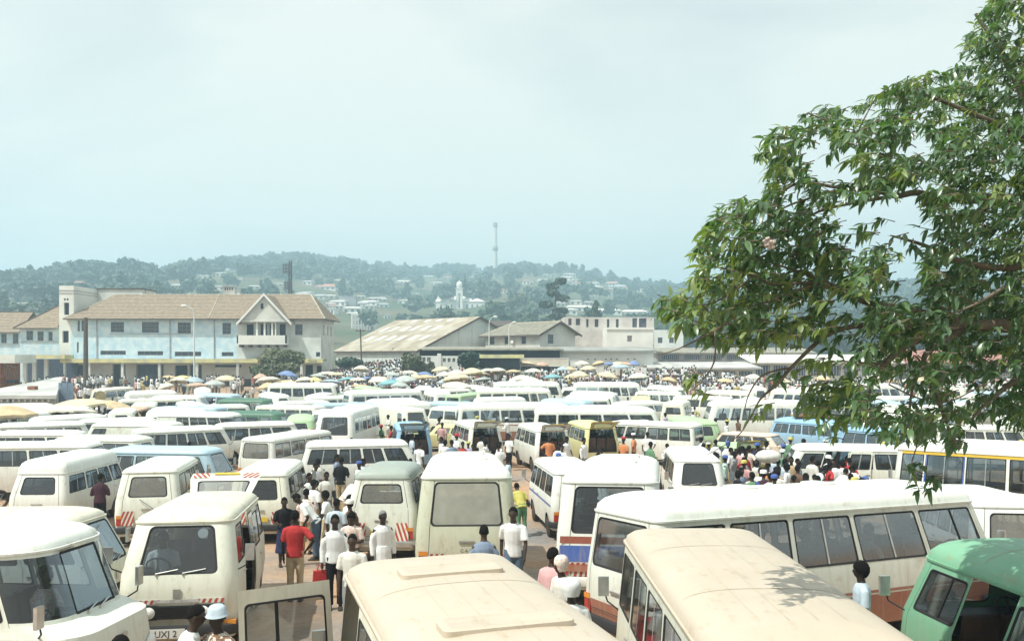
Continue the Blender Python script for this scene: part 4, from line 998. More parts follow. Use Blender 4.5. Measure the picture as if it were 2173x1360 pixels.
PM = dict(grime=P_GRIME, white=P_WHITE, cream=P_CREAM, ivory=P_IVORY, beige=P_BEIGE, pale=P_PALE, green=P_GREEN, dgreen=P_DGREEN, lgreen=P_LGREEN, blue=P_BLUE, sky=P_SKY, yellow=P_YELLOW, grey=P_GREY, pink=P_PINK, redb=P_REDB, blueb=P_BLUEB, brown=P_BROWN, yband=P_YBAND)

def rrpoly(u0, u1, v0, v1, ru, rv, n=4):
    pts = []
    for cu, cv, a0 in ((u1 - ru, v0 + rv, -90), (u1 - ru, v1 - rv, 0), (u0 + ru, v1 - rv, 90), (u0 + ru, v0 + rv, 180)):
        for k in range(n + 1):
            a = R(a0 + 90 * k / n); pts.append((cu + ru * math.cos(a), cv + rv * math.sin(a)))
    return pts
class Panel:
    """flat-ish quad patch with (u, v) in 0..1"""
    def __init__(s, A, B, C, D):
        s.A, s.B, s.C, s.D = map(Vector, (A, B, C, D)); s.lu = ((s.B - s.A).length + (s.C - s.D).length) / 2; s.lv = ((s.D - s.A).length + (s.C - s.B).length) / 2
        s.n = (s.B - s.A).cross(s.D - s.A).normalized()
    def P(s, u, v, off=0.0): return s.A.lerp(s.B, u).lerp(s.D.lerp(s.C, u), v) + s.n * off
    def fill(s, mb, outer, holes=(), m=0, off=0.0):
        polys = [[Vector((u * s.lu, v * s.lv, 0)) for u, v in p] for p in (outer, *holes)]
        flat = [q for p in (outer, *holes) for q in p]
        tris = tessellate_polygon(polys)
        b = len(mb.v); mb.v.extend(tuple(s.P(u, v, off)) for u, v in flat)
        for t in tris: mb.f.append((b + t[0], b + t[1], b + t[2])); mb.m.append(m)
    def rect(s, mb, u0, u1, v0, v1, m=0, off=0.0): mb.face([s.P(u0, v0, off), s.P(u1, v0, off), s.P(u1, v1, off), s.P(u0, v1, off)], m)
def inset(poly, du, dv):
    cu = (min(p[0] for p in poly) + max(p[0] for p in poly)) / 2; cv = (min(p[1] for p in poly) + max(p[1] for p in poly)) / 2
    hu = (max(p[0] for p in poly) - min(p[0] for p in poly)) / 2; hv = (max(p[1] for p in poly) - min(p[1] for p in poly)) / 2
    return [(cu + (u - cu) * (hu - du) / hu, cv + (v - cv) * (hv - dv) / hv) for u, v in poly]

BASE = dict(L=4.35, W=1.69, H=2.01, zs=.30, zm=.76, zb=1.12, zg=1.82, fx=(.08, 0, .03, .40), rx=(.04, 0, .02, .24), tum=.14, rf=.24, rr=.17, hood=None, cowl=.07,
            segs=[(0, .30, 'body', 1), (.30, .545, 'body', 1), (.545, .77, 'slide', 1), (.77, 1.0, 'door', 2)], ax=(.19, .80), tr=.31,
            vents=(), rear='hatch', wrap=False, face='twin', bump='black', band_m=(0, 0), crown=2.5, rows=3, sidewin=(.13, .86), frontwin=(.03, .93), rearwin=(.13, .84), rearm=.14, gut=True, split=True)
SPEC = {}
def spec(name, **k): d = dict(BASE); d.update(k); d['name'] = name; SPEC[name] = d
spec('van')
spec('van_high', H=2.18, zg=1.76, crown=3.2)
spec('van_b', H=1.96, zg=1.78, zb=1.08, rf=.30, rr=.24, crown=2.2, fx=(.10, 0, .04, .46), segs=[(0, .38, 'body', 1), (.38, .70, 'slide', 1), (.70, 1.0, 'door', 2)], bump='white', face='round', rearm=.17)
spec('van_c', L=4.6, H=2.10, zg=1.80, zb=1.16, rf=.34, rr=.30, crown=2.0, tum=.17, fx=(.12, 0, .06, .34), rx=(.07, 0, .04, .30), segs=[(0, .24, 'body', 1), (.24, .46, 'body', 1), (.46, .72, 'slide', 1), (.72, 1.0, 'door', 2)], bump='chrome', face='rect', rearm=.22, rearwin=(.2, .8))
spec('van_d', L=4.7, H=2.02, zg=1.86, zb=1.14, rf=.18, rr=.12, crown=3.0, tum=.10, fx=(.06, 0, .02, .30), rx=(.03, 0, .01, .10), segs=[(0, .26, 'body', 1), (.26, .52, 'body', 1), (.52, .78, 'slide', 1), (.78, 1.0, 'door', 1)], face='rect', rearm=.10, rearwin=(.1, .88), vents=[(.5, .4, .6)])
spec('kombi', L=4.45, W=1.74, H=1.98, zs=.30, zm=.80, zb=1.14, zg=1.73, fx=(.10, 0, .05, .36), rx=(.08, 0, .05, .22), tum=.17, rf=.36, rr=.30, crown=2.1, face='round', bump='white', segs=[(0, .27, 'body', 1), (.27, .50, 'body', 1), (.50, .75, 'slide', 1), (.75, 1.0, 'door', 2)], rearm=.2)
spec('hiroof', L=5.2, W=1.86, H=2.33, zs=.32, zm=.80, zb=1.16, zg=2.12, fx=(.08, 0, .03, .12), rx=(.04, 0, .02, .16), tum=.10, rf=.26, rr=.22, crown=2.6, vents=[(1.35, .32, .95), (-.35, .32, 1.0)], segs=[(0, .2, 'body', 1), (.2, .4, 'body', 1), (.4, .6, 'body', 1), (.6, .80, 'slide', 1), (.80, 1.0, 'door', 2)], rows=4)
spec('beigebus', L=5.3, W=1.76, H=2.29, zs=.32, zm=.80, zb=1.16, zg=2.07, fx=(.08, 0, .03, .30), rx=(.04, 0, .02, .16), tum=.08, rf=.22, rr=.2, crown=2.8, segs=[(0, .2, 'body', 1), (.2, .4, 'body', 1), (.4, .6, 'body', 1), (.6, .80, 'slide', 1), (.80, 1.0, 'door', 2)], rows=4)
spec('coaster', L=6.1, W=2.0, H=2.60, zs=.38, zm=.88, zb=1.36, zg=2.30, fx=(.10, 0, .04, .34), rx=(.05, 0, .02, .14), tum=.12, rf=.26, rr=.22, crown=2.6, vents=[(1.0, .5, .9), (-1.3, .4, .9)], face='rect', bump='white', segs=[(0, .18, 'body', 1), (.18, .36, 'body', 1), (.36, .54, 'body', 1), (.54, .72, 'body', 1), (.72, .84, 'slide', 1), (.84, 1.0, 'door', 2)], rows=5, tr=.36, rearm=.06, rearwin=(.05, .92))
spec('longbus', L=7.0, W=1.96, H=2.42, zs=.34, zm=.80, zb=1.22, zg=2.10, fx=(.10, 0, .03, .42), rx=(.05, 0, .02, .13), tum=.10, rf=.24, rr=.16, crown=2.7, vents=[(.4, .35, .5), (-1.2, .35, .5)], segs=[(0, .17, 'body', 1), (.17, .36, 'body', 1), (.36, .56, 'body', 1), (.56, .79, 'body', 1), (.79, 1.0, 'door', 2)], rows=5, tr=.34, rearm=.08, rearwin=(.10, .9), band_m=(1, 0), sidewin=(.10, .90))
spec('bigbus', L=8.6, W=2.3, H=2.75, zs=.42, zm=.90, zb=1.42, zg=2.42, fx=(.05, 0, .02, .14), rx=(.05, 0, .02, .10), tum=.07, rf=.25, rr=.25, crown=2.8, face='rect', bump='white', segs=[(0, .15, 'body', 1), (.15, .3, 'body', 1), (.3, .45, 'body', 1), (.45, .60, 'body', 1), (.60, .75, 'body', 1), (.75, .90, 'door', 1), (.90, 1.0, 'body', 1)], rows=6, tr=.42, sidewin=(.06, .9))
spec('stepvan', L=4.7, W=1.86, H=2.31, zs=.34, zm=.86, zb=1.20, zg=2.10, fx=(.06, 0, .05, .34), rx=(.04, 0, .02, .08), tum=.08, rf=.50, rr=.18, hood=(.30, .0), cowl=.12, crown=2.8, wrap=True, segs=[(0, .28, 'body', 0), (.28, .50, 'body', 1), (.50, .78, 'body', 1), (.78, 1.0, 'door', 2)], face='round', bump='white', tr=.34, sidewin=(.08, .92))
spec('canopy', L=4.5, W=1.66, H=2.28, zs=.36, zm=.84, zb=1.30, zg=2.02, fx=(.05, 0, .05, .25), rx=(.04, 0, .10, .20), tum=.17, rf=.2, rr=.14, hood=(1.15, .0), cowl=.05, crown=2.8, segs=[(0, .30, 'body', 1), (.30, .60, 'body', 1), (.60, 1.0, 'door', 2)], ax=(.2, .84), rearm=.12, rearwin=(.16, .80), bump='chrome')
spec('estate', L=4.3, W=1.64, H=1.44, zs=.28, zm=.62, zb=.90, zg=1.33, fx=(.05, 0, .06, .40), rx=(.05, 0, .04, .30), tum=.15, rf=.18, rr=.15, hood=(1.05, .0), cowl=.03, crown=2.2, segs=[(0, .34, 'body', 1), (.34, .68, 'door', 1), (.68, 1.0, 'door', 2)], ax=(.2, .82), rows=2, bump='chrome')
spec('urvan_tall', H=2.13, zg=1.95, zb=1.24, zm=.82)
spec('kombi_tall', L=4.45, W=1.74, H=2.20, zs=.30, zm=.80, zb=1.20, zg=1.90, fx=(.10, 0, .05, .36), rx=(.08, 0, .05, .22), tum=.17, rf=.36, rr=.30, crown=2.3, face='round', bump='white', segs=[(0, .27, 'body', 1), (.27, .50, 'body', 1), (.50, .75, 'slide', 1), (.75, 1.0, 'door', 2)], rearm=.2)
spec('panelvan', L=4.5, W=1.75, H=2.1, zg=1.90, segs=[(0, .33, 'body', 0), (.33, .66, 'body', 0), (.66, .8, 'body', 0), (.8, 1.0, 'door', 2)], rearm=.3)
spec('highcrown', H=2.22, zg=1.74, crown=2.2, tum=.13)

def ring(xr, xf, hw, rr, rf, z, nc=5):
    """closed ring, counter-clockwise from above; returns points and the panel corner indices"""
    pts = [(xr + rr, -hw, z)]; idx = {}
    pts.append((xf - rf, -hw, z)); idx['R'] = (0, 1)
    for k in range(1, nc + 1):
        a = R(-90 + 90 * k / nc); pts.append((xf - rf + rf * math.cos(a), -hw + rf + rf * math.sin(a), z))
    i = len(pts) - 1; pts.append((xf, hw - rf, z)); idx['F'] = (i, i + 1)
    for k in range(1, nc + 1):
        a = R(90 * k / nc); pts.append((xf - rf + rf * math.cos(a), hw - rf + rf * math.sin(a), z))
    i = len(pts) - 1; pts.append((xr + rr, hw, z)); idx['L'] = (i, i + 1)
    for k in range(1, nc + 1):
        a = R(90 + 90 * k / nc); pts.append((xr + rr + rr * math.cos(a), hw - rr + rr * math.sin(a), z))
    i = len(pts) - 1; pts.append((xr, -hw + rr, z)); idx['B'] = (i, i + 1)
    for k in range(1, nc):
        a = R(180 + 90 * k / nc); pts.append((xr + rr + rr * math.cos(a), -hw + rr + rr * math.sin(a), z))
    return [Vector(p) for p in pts], idx
def wheel_meshes(r):
    Mx = Matrix.Rotation(R(90), 4, 'X'); w = r * .52
    t = MB(); t.lathe([(r * .60, -w / 2), (r * .9, -w / 2), (r, -w * .36), (r, w * .36), (r * .9, w / 2), (r * .60, w / 2), (r * .56, 0), (r * .60, -w / 2)], 22, Mx)
    q = MB()
    for sgn in (1, -1):
        q.lathe([(.001, sgn * w * .40), (r * .17, sgn * w * .42), (r * .2, sgn * w * .30), (r * .42, sgn * w * .26), (r * .50, sgn * w * .40), (r * .61, sgn * w * .46)], 18, Mx)
    return t.mesh('wheel', M_TYRE, 40), q.mesh('rim', M_RIM, 40)
WHEELS = {}
SEATS = {}
PLATES = {}
def build_vehicle(sp, lod=0, opt=()):
    """one vehicle, front towards +X, origin on the ground under its middle"""
    s = SPEC[sp] if isinstance(sp, str) else sp
    L, W = s['L'], s['W']; h = L / 2; root = empty('minibus')
    zs, zm, zb, zg, H = s['zs'], s['zm'], s['zb'], s['zg'], s['H']
    hw = (W / 2 - .05, W / 2, W / 2 - .02, W / 2 - s['tum']); fx, rx = s['fx'], s['rx']
    lv = []
    for i, z in enumerate((zs, zm, zb, zg)):
        rf_, rr_ = s['rf'], s['rr']
        if s['hood'] and i < 3: rf_ = min(rf_, .42 if s['wrap'] else .22)
        xf = h - fx[i] - (s['hood'][0] if s['hood'] and i == 3 else 0)
        lv.append(ring(-h + rx[i], xf, hw[i], rr_, rf_, z))
    idx = lv[0][1]
    bands = [(lv[0][0], lv[1][0], s['band_m'][0]), (lv[1][0], lv[2][0], s['band_m'][1])]
    body = MB(); open_tail = 'tail' in opt
    if s['hood']:
        xf = h - fx[2] - s['hood'][0]; zc = zb + s['cowl']
        cw = ring(-h + rx[2] + s['hood'][1], xf, hw[2] - .01, s['rr'], s['rf'], zc)[0]
        body.loft([lv[2][0], cw], True, 0); bands.append((cw, lv[3][0], 0))
    else: bands.append((lv[2][0], lv[3][0], 0))
    n = len(lv[0][0])
    # corner strips
    for bi, (lo, hi, bm_) in enumerate(bands):
        for a, b, nm in ((idx['R'][1], idx['F'][0], 'fr'), (idx['F'][1], idx['L'][0], 'fl'), (idx['L'][1], idx['B'][0], 'rl'), (idx['B'][1], n, 'rr')):
            if s['wrap'] and bi == 2 and nm in ('fr', 'fl'):
                g = MB(); ks = list(range(a, b + 1))
                for k, k2 in zip(ks, ks[1:]): g.face([lo[k % n].lerp(hi[k % n], .06), lo[k2 % n].lerp(hi[k2 % n], .06), lo[k2 % n].lerp(hi[k2 % n], .93), lo[k % n].lerp(hi[k % n], .93)])
                g.build('window', G_CLEAR, root, 60)
                for t0, t1 in ((0, .06), (.93, 1)):
                    for k, k2 in zip(ks, ks[1:]): body.face([lo[k % n].lerp(hi[k % n], t0), lo[k2 % n].lerp(hi[k2 % n], t0), lo[k2 % n].lerp(hi[k2 % n], t1), lo[k % n].lerp(hi[k % n], t1)])
                continue
            for k in range(a, b):
                body.face([lo[k % n], lo[(k + 1) % n], hi[(k + 1) % n], hi[k % n]], bm_)
    def pane(parent, pn, poly, g=G_DARK, bar=0, nm='window', rub=M_RUB):
        du, dv = .020 / pn.lu, .020 / pn.lv
        po = inset(poly, du, dv); mb = MB(); b = [pn.P(u, v, -.006) for u, v in po]; mb.face(b); p = mb.build(nm, g, parent)
        if lod < 2:
            mb = MB(); o = [pn.P(u, v, .004) for u, v in poly]; mb.loft([o, b], True, 0)
            o2 = [pn.P(u, v, .004) for u, v in inset(poly, -.012 / pn.lu, -.012 / pn.lv)]; mb.loft([o2, o], True, 0)
            mb.build('window_seal', rub, p)
            if bar:
                us = [q[0] for q in po]; vs_ = [q[1] for q in po]; c = (min(us) + max(us)) / 2 if bar == 1 else min(us) + (max(us) - min(us)) * .62
                mb = MB(); w = .016 / pn.lu; pn.rect(mb, c - w, c + w, min(vs_), max(vs_), 0, .004); pn.rect(mb, c - w, c + w, min(vs_), max(vs_), 0, -.012)
                mb.build('sash', M_CHROME if bar == 1 else M_RUB, p)
        return p
    # sides
    for side in ('R', 'L'):
        a, b = idx[side]
        pn = [Panel(lo[a], lo[b], hi[b], hi[a]) for lo, hi, _ in bands]
        flip = side == 'L'
        def uu(u): return 1 - u if flip else u
        for (u0, u1, kind, win) in s['segs']:
            gap = .006 / pn[0].lu if kind != 'body' and lod < 2 else 0.0
            if kind == 'slide' and side == 'R' and 'slideR' not in opt: kind = 'body'; gap = 0
            if lod >= 2 and kind != 'body' and not (kind == 'slide' and (('slideL' in opt and flip) or ('slideR' in opt and not flip))): kind = 'body'; gap = 0
            tgt = body if kind == 'body' else MB()
            A, B = sorted((uu(u0 + gap), uu(u1 - gap)))
            panes = []
            for bi, P in enumerate(pn):
                bm_ = bands[bi][2]
                if bi == 0:
                    us = [A + (B - A) * k / 14 for k in range(15)]; bot = []
                    for u in us:
                        x = (1 - u if flip else u) * P.lu; v = 0
                        for c in s['ax']:
                            d = abs(x - c * L + s['rr']); rad = s['tr'] + .07
                            if d < rad: v = max(v, (math.sqrt(rad * rad - d * d) + s['tr'] - zs) / (zm - zs))
                        bot.append((u, min(max(v, 0), .97)))
                    P.fill(tgt, bot + [(B, 1), (A, 1)], (), bm_)
                elif bi == 1: P.rect(tgt, A, B, 0, 1, bm_)
                else:
                    if win:
                        mu = .055 / P.lu; v0, v1 = s['sidewin']; q = rrpoly(A + mu, B - mu, v0, v1, .05 / P.lu, .05 / P.lv)
                        P.fill(tgt, [(A, 0), (B, 0), (B, 1), (A, 1)], [q], 0); panes.append((P, q, (1 if win == 1 and s['split'] else 0 if win == 1 else 2)))
                    else: P.rect(tgt, A, B, 0, 1, 0)
            if kind == 'body':
                for P, q, br in panes: pane(root, P, q, opt_glass(opt), br)
            else:
                nm = 'sliding_door' if kind == 'slide' else 'door'
                d = tgt.build(nm, [P_WHITE, P_WHITE], root, 35)
                for P, q, br in panes: pane(d, P, q, opt_glass(opt), br)
                # handle
                P = pn[1]; hu = B - .10 / P.lu if (kind == 'slide') == flip else A + .10 / P.lu
                if kind == 'door': hu = A + .12 / P.lu if not flip else B - .12 / P.lu
                if lod < 2:
                    c = P.P(hu, .72, .012); mb = MB(); mb.box(c, (.13, .02, .022)); mb.build('handle', M_CHROME, d)
                sg = 1 if flip else -1
                if kind == 'slide' and (('slideL' in opt and flip) or ('slideR' in opt and not flip)): d.location = (-(u1 - u0) * pn[0].lu * .92, sg * .07, 0)
                if kind == 'door' and (('doorL' in opt and flip) or ('doorR' in opt and not flip)):
                    hp = pn[1].P(A if flip else B, .5)        # hinge line at the front edge
                    ang = R(78) * (-1 if flip else 1); d.location = hp - Matrix.Rotation(ang, 3, 'Z') @ hp; d.rotation_euler = (0, 0, ang)
    for side in ('R', 'L'):
        a, b = idx[side]
        for key, bi, v0, v1, mm in (('yband', 2, .90, .995, P_YBAND), ('bstripe', 1, .45, .62, P_BLUEB), ('rstripe', 1, .06, .16, P_REDB), ('rline', 1, .80, .92, P_REDB)):
            if key in opt:
                lo, hi, _ = bands[bi]; mb = MB(); Panel(lo[a], lo[b], hi[b], hi[a]).rect(mb, .005, .995, v0, v1, 0, .005); mb.build('stripe', mm, root)
    # front and rear
    for end in ('F', 'B'):
        a, b = idx[end]; pn = [Panel(lo[a], lo[b], hi[b], hi[a]) for lo, hi, _ in bands]
        tgt = body; tg = None
        if end == 'B' and open_tail: tg = MB()
        for bi, P in enumerate(pn):
            T = tg if (tg and bi >= 1) else body
            if bi < 2: P.rect(T, 0, 1, 0, 1, bands[bi][2])
            else:
                v0, v1 = s['frontwin'] if end == 'F' else s['rearwin']; mm = .03 if end == 'F' else s['rearm']
                mu = mm / P.lu; q = rrpoly(mu - (.0 if end == 'B' or not s['wrap'] else mu), 1 - mu + (.0 if end == 'B' or not s['wrap'] else mu), v0, v1, .08 / P.lu, .08 / P.lv)
                if s['wrap'] and end == 'F': q = [(0, .06), (1, .06), (1, .93), (0, .93)]
                P.fill(T, [(0, 0), (1, 0), (1, 1), (0, 1)], [q], 0)
                if T is body: pane(root, P, q, (G_CLEAR if end == 'F' else opt_glass(opt, True)), 0, 'windscreen' if end == 'F' else 'rear_window')
                else: tail_pane = (P, q)
        if tg:
            hinge = Vector((-h + rx[3], 0, zg)); ang = R(98)
            d = tg.build('tailgate', [P_WHITE, P_WHITE], root, 35); pane(d, *tail_pane, G_HALF, 0, 'rear_window')
            pp = pn[1]; mb = MB(); pp2 = pp
            hz = hazard_pair(pp, .05, .9, d)
            mb = MB(); c = pp.P(.5, .25, .02); mb.box(c, (.02, .48, .12)); mb.build('number_plate', M_PLY, d)
            Rm = Matrix.Rotation(ang, 3, 'Y'); d.location = hinge - Rm @ hinge; d.rotation_euler = (0, ang, 0)
        elif end == 'B':
            rear_fit(root, s, pn, lod, opt)
        if end == 'F': front_fit(root, s, pn, lod, opt, h)
    body.face([v for v in lv[0][0]], 0)                       # floor pan
    body.build('body', [P_WHITE, P_WHITE], root, 35)
    # roof
    rings = []; top = lv[3][0]; xf = h - fx[3] - (s['hood'][0] if s['hood'] else 0); xr = -h + rx[3]; rh = H - zg; N = 11; p = s['crown']
    for k in range(N):
        t = k / (N - 1); kk = 1 - t; d = t * hw[3] * .985
        z = zg + rh * max(0.0, 1 - kk ** p) ** (1 / p)
        r_f, r_r = max(s['rf'] * (1 - t), .004), max(s['rr'] * (1 - t), .004)
        # corners stay round as the ring shrinks
        ex = d * (1.0 + .5 * (1 - t))
        rings.append(ring(xr + ex * .9, xf - ex * 1.05, hw[3] - d, min(max(r_r, .02), (hw[3] - d) * .9 + .001), min(max(r_f, .02), (hw[3] - d) * .9 + .001), z)[0])
    # denser rim: insert two rings close to the gutter
    rf2 = MB(); first = rings[0]; mid1 = [a.lerp(b, .18) for a, b in zip(rings[0], rings[1])]
    for v, (a, b) in zip(mid1, zip(rings[0], rings[1])): v.z = a.z + (b.z - a.z) * .55
    rf2.loft([first, mid1] + rings[1:], True, 0, False, True)
    roof = rf2.build('roof', P_WHITE, root, 50)
    if s['gut'] and lod < 2:
        g = MB(); out = [v + Vector(((v.x > 0) * .0 + 0, 0, 0)) for v in top]
        cx = Vector((0, 0, zg)); o1 = []; o2 = []; o0 = []
        for i, v in enumerate(top):
            t = (top[(i + 1) % n] - top[i - 1]); nn = Vector((t.y, -t.x, 0)).normalized()
            o0.append(v + Vector((0, 0, -.012))); o1.append(v + nn * .024 + Vector((0, 0, -.012))); o2.append(v + nn * .026 + Vector((0, 0, .014))); 
        o3 = [v + Vector((0, 0, .016)) for v in top]
        g.loft([o0, o1, o2, o3], True, 0); g.build('drip_rail', P_WHITE, roof, 40)
    if lod < 2:
        def zroof(y):
            t = min(1, max(0, (hw[3] - abs(y)) / (hw[3] * .985))); return zg + rh * max(0.0, 1 - (1 - t) ** p) ** (1 / p)
        m = MB()
        for sx in ((xr + (xf - xr) * .36,) if lod else (xr + (xf - xr) * .30, xr + (xf - xr) * .68)):
            ys = [-(hw[3] - .07) + 2 * (hw[3] - .07) * k / 16 for k in range(17)]
            for y0, y1 in zip(ys, ys[1:]): m.face([(sx, y0, zroof(y0) + .003), (sx + .012, y0, zroof(y0) + .003), (sx + .012, y1, zroof(y1) + .003), (sx, y1, zroof(y1) + .003)])
        if lod == 0:
            for yy in (-.42, -.14, .14, .42):
                yy *= hw[3]; m.face([(xr + .5, yy, zroof(yy) + .0025), (xf - .75, yy, zroof(yy) + .0025), (xf - .75, yy + .004, zroof(yy + .004) + .0025), (xr + .5, yy + .004, zroof(yy + .004) + .0025)])
        m.build('roof_seam', M_SEAM, roof)
    for vx, lx_, ly_ in s['vents']:
        z = H - .012; m = MB(); r1 = rrp3(vx, 0, lx_, ly_, z - .02, .06); r2 = rrp3(vx, 0, lx_, ly_, z + .035, .06); r3 = rrp3(vx, 0, lx_ - .07, ly_ - .07, z + .05, .05); r4 = rrp3(vx, 0, lx_ - .16, ly_ - .16, z + .035, .04)
        m.loft([r1, r2, r3, r4], True, 0, False, True); m.build('roof_vent', P_WHITE, roof, 40)
    # underside, interior
    m = MB(); m.box((0, 0, zs + .02), (L - .5, W - .3, .16)); m.box((0, 0, zs + .16), (L - .25, W - .16, .03)); m.build('floor', M_UNDER, root)
    if lod < 3 and s['rows']:
        key = (s['W'], lod)
        if key not in SEATS:
            m = MB(); w = W - .34; m.box((0, 0, .33), (.44, w, .14)); 
            for k in (-1, 0, 1):
                bw = w / 3 - .04; m.box((-.24, k * w / 3, .66), (.11, bw, .56), M=Matrix.Rotation(R(-9), 4, 'Y'), top=.92)
            SEATS[key] = m.mesh('seat', M_SEAT, 40)
        x0 = -h + .55; x1 = h - 1.0 - (s['hood'][0] if s['hood'] else 0)
        for k in range(s['rows']):
            o = obj('seat', SEATS[key], root); o.location = (x0 + (x1 - x0) * k / max(1, s['rows'] - 1), 0, zs + .15)
    if lod < 2:
        xd = h - fx[2] - .34 - (s['hood'][0] if s['hood'] else 0)
        m = MB(); m.box((xd + .05, 0, zb - .14), (.36, W - .24, .24)); m.build('dashboard', M_BLK, root)
        m = MB(); pts = [(.17 * math.cos(2 * PI * k / 14), .17 * math.sin(2 * PI * k / 14), 0) for k in range(15)]; m.tube(pts, .014, 5, cap=False); m.tube([(0, 0, 0), (0, 0, -.3)], .02, 5); m.tube([(-.17, 0, 0), (.17, 0, 0)], .012, 4)
        sw = m.build('steering_wheel', M_BLK, root); sw.location = (xd - .18, -W * .22, zb + .06); sw.rotation_euler = (0, R(-50), 0)
    # wheels
    if s['tr'] not in WHEELS: WHEELS[s['tr']] = wheel_meshes(s['tr'])
    tm, rm = WHEELS[s['tr']]
    for c in s['ax']:
        for sg in (1, -1):
            w = obj('wheel', tm, root); w.location = (-h + c * L, sg * (W / 2 - .12), s['tr']); q = obj('rim', rm, w)
    # wheel housings
    m = MB()
    for c in s['ax']:
        for sg in (1, -1):
            xx = -h + c * L; r = s['tr'] + .075; pr = [(xx + r * math.cos(PI * k / 8), sg * (W / 2 - .03), s['tr'] + r * math.sin(PI * k / 8)) for k in range(9)]; pi = [(a, sg * (W / 2 - .30), z) for a, _, z in pr]
            m.loft([pr, pi], False, 0); m.face(pi)
    m.build('wheel_arch', M_UNDER, root)
    return root
G_OPEN = glass('bare_door_glass', (0.80, 0.82, 0.82), 0.05, 0.05)
def opt_glass(opt, rear=False):
    if 'vclear' in opt and not rear: return G_OPEN
    if 'dust' in opt and rear: return G_DUST
    if 'dusty' in opt: return G_HALF
    if 'clear' in opt: return G_CLEAR
    return G_DARK
def rrp3(cx, cy_, lx_, ly_, z, r): return [Vector((x, y, z)) for x, y in rrpoly(cx - lx_ / 2, cx + lx_ / 2, cy_ - ly_ / 2, cy_ + ly_ / 2, r, r, 3)]
def hazard_pair(P, v0, v1, parent, wm=.30):
    for lr in (0, 1):
        wu = wm / P.lu; a, b = (.03, .03 + wu) if lr == 0 else (.97 - wu, .97); m = MB()
        P.rect(m, a, b, v0, v1, 0, .008); n = 3; hh = v1 - v0; sk = .42 * wu
        for k in range(-1, n):
            q = []
            for uu_, vv_ in ((0, 0), (0, 1)): pass
            p0 = k / n * 1.0; 
            # diagonal bar clipped to the board
            bar = [(p0, 0), (p0 + .17, 0), (p0 + .17 + .45, 1), (p0 + .45, 1)]
            cl = clip01(bar)
            if len(cl) > 2:
                if lr == 1: cl = [(1 - u, v) for u, v in cl]
                m.face([P.P(a + u * (b - a), v0 + v * hh, .011) for u, v in cl], 1)
        m.build('hazard_board', [M_HZW, M_HZR], parent)
def clip01(poly):
    for lim, sgn in ((0, 1), (1, -1)):
        out = []
        for i in range(len(poly)):
            p, q = poly[i - 1], poly[i]; dp, dq = (p[0] - lim) * sgn, (q[0] - lim) * sgn
            if (dp >= 0) != (dq >= 0):
                t = dp / (dp - dq); out.append((p[0] + (q[0] - p[0]) * t, p[1] + (q[1] - p[1]) * t))
            if dq >= 0: out.append(q)
        poly = out
        if not poly: return []
    return poly
def bumper(root, pts, z, hh, m, nm):
    mb = MB(); o = []
    for i, p in enumerate(pts):
        t = pts[min(i + 1, len(pts) - 1)] - pts[max(i - 1, 0)]; nn = Vector((t.y, -t.x, 0)).normalized(); o.append((p, nn))
    sec = ((.015, -.5), (.075, -.42), (.095, 0), (.075, .42), (.015, .5))
    rings = [[Vector((p.x, p.y, z)) + nn * a + Vector((0, 0, b * hh)) for a, b in sec] for p, nn in o]
    mb.loft(rings, True, 0, True, True); return mb.build(nm, m, root, 50)
def end_ring(s, end, z):
    """plan curve round the front or rear end at bumper height"""
    r, idx = ring(-s['L'] / 2 + s['rx'][1], s['L'] / 2 - s['fx'][1], s['W'] / 2 - .01, s['rr'], min(s['rf'], .24), z)
    n = len(r); a, b = (idx['R'][1], idx['L'][0]) if end == 'F' else (idx['L'][1], n)
    pts = [r[k % n] for k in range(a, b + 1)]
    if end == 'F': return [pts[0] + Vector((-.25, 0, 0))] + pts + [pts[-1] + Vector((-.25, 0, 0))]
    return [pts[0] + Vector((.25, 0, 0))] + pts + [pts[-1] + Vector((.25, 0, 0))]
def plate(root, c, size, face, m, txt=None, tm=None, dark=M_BLK):
    mb = MB(); mb.box(c, (.014, size[0], size[1])); p = mb.build('number_plate', m, root)
    if txt:
        rz = R(90) if face > 0 else R(-90)
        text_part(txt, 'plate_lettering', (c[0] + face * .009, c[1], c[2] - size[1] * .34), size[1] * .98, p, dark, rot=(R(90), 0, rz), ext=.001)
    return p
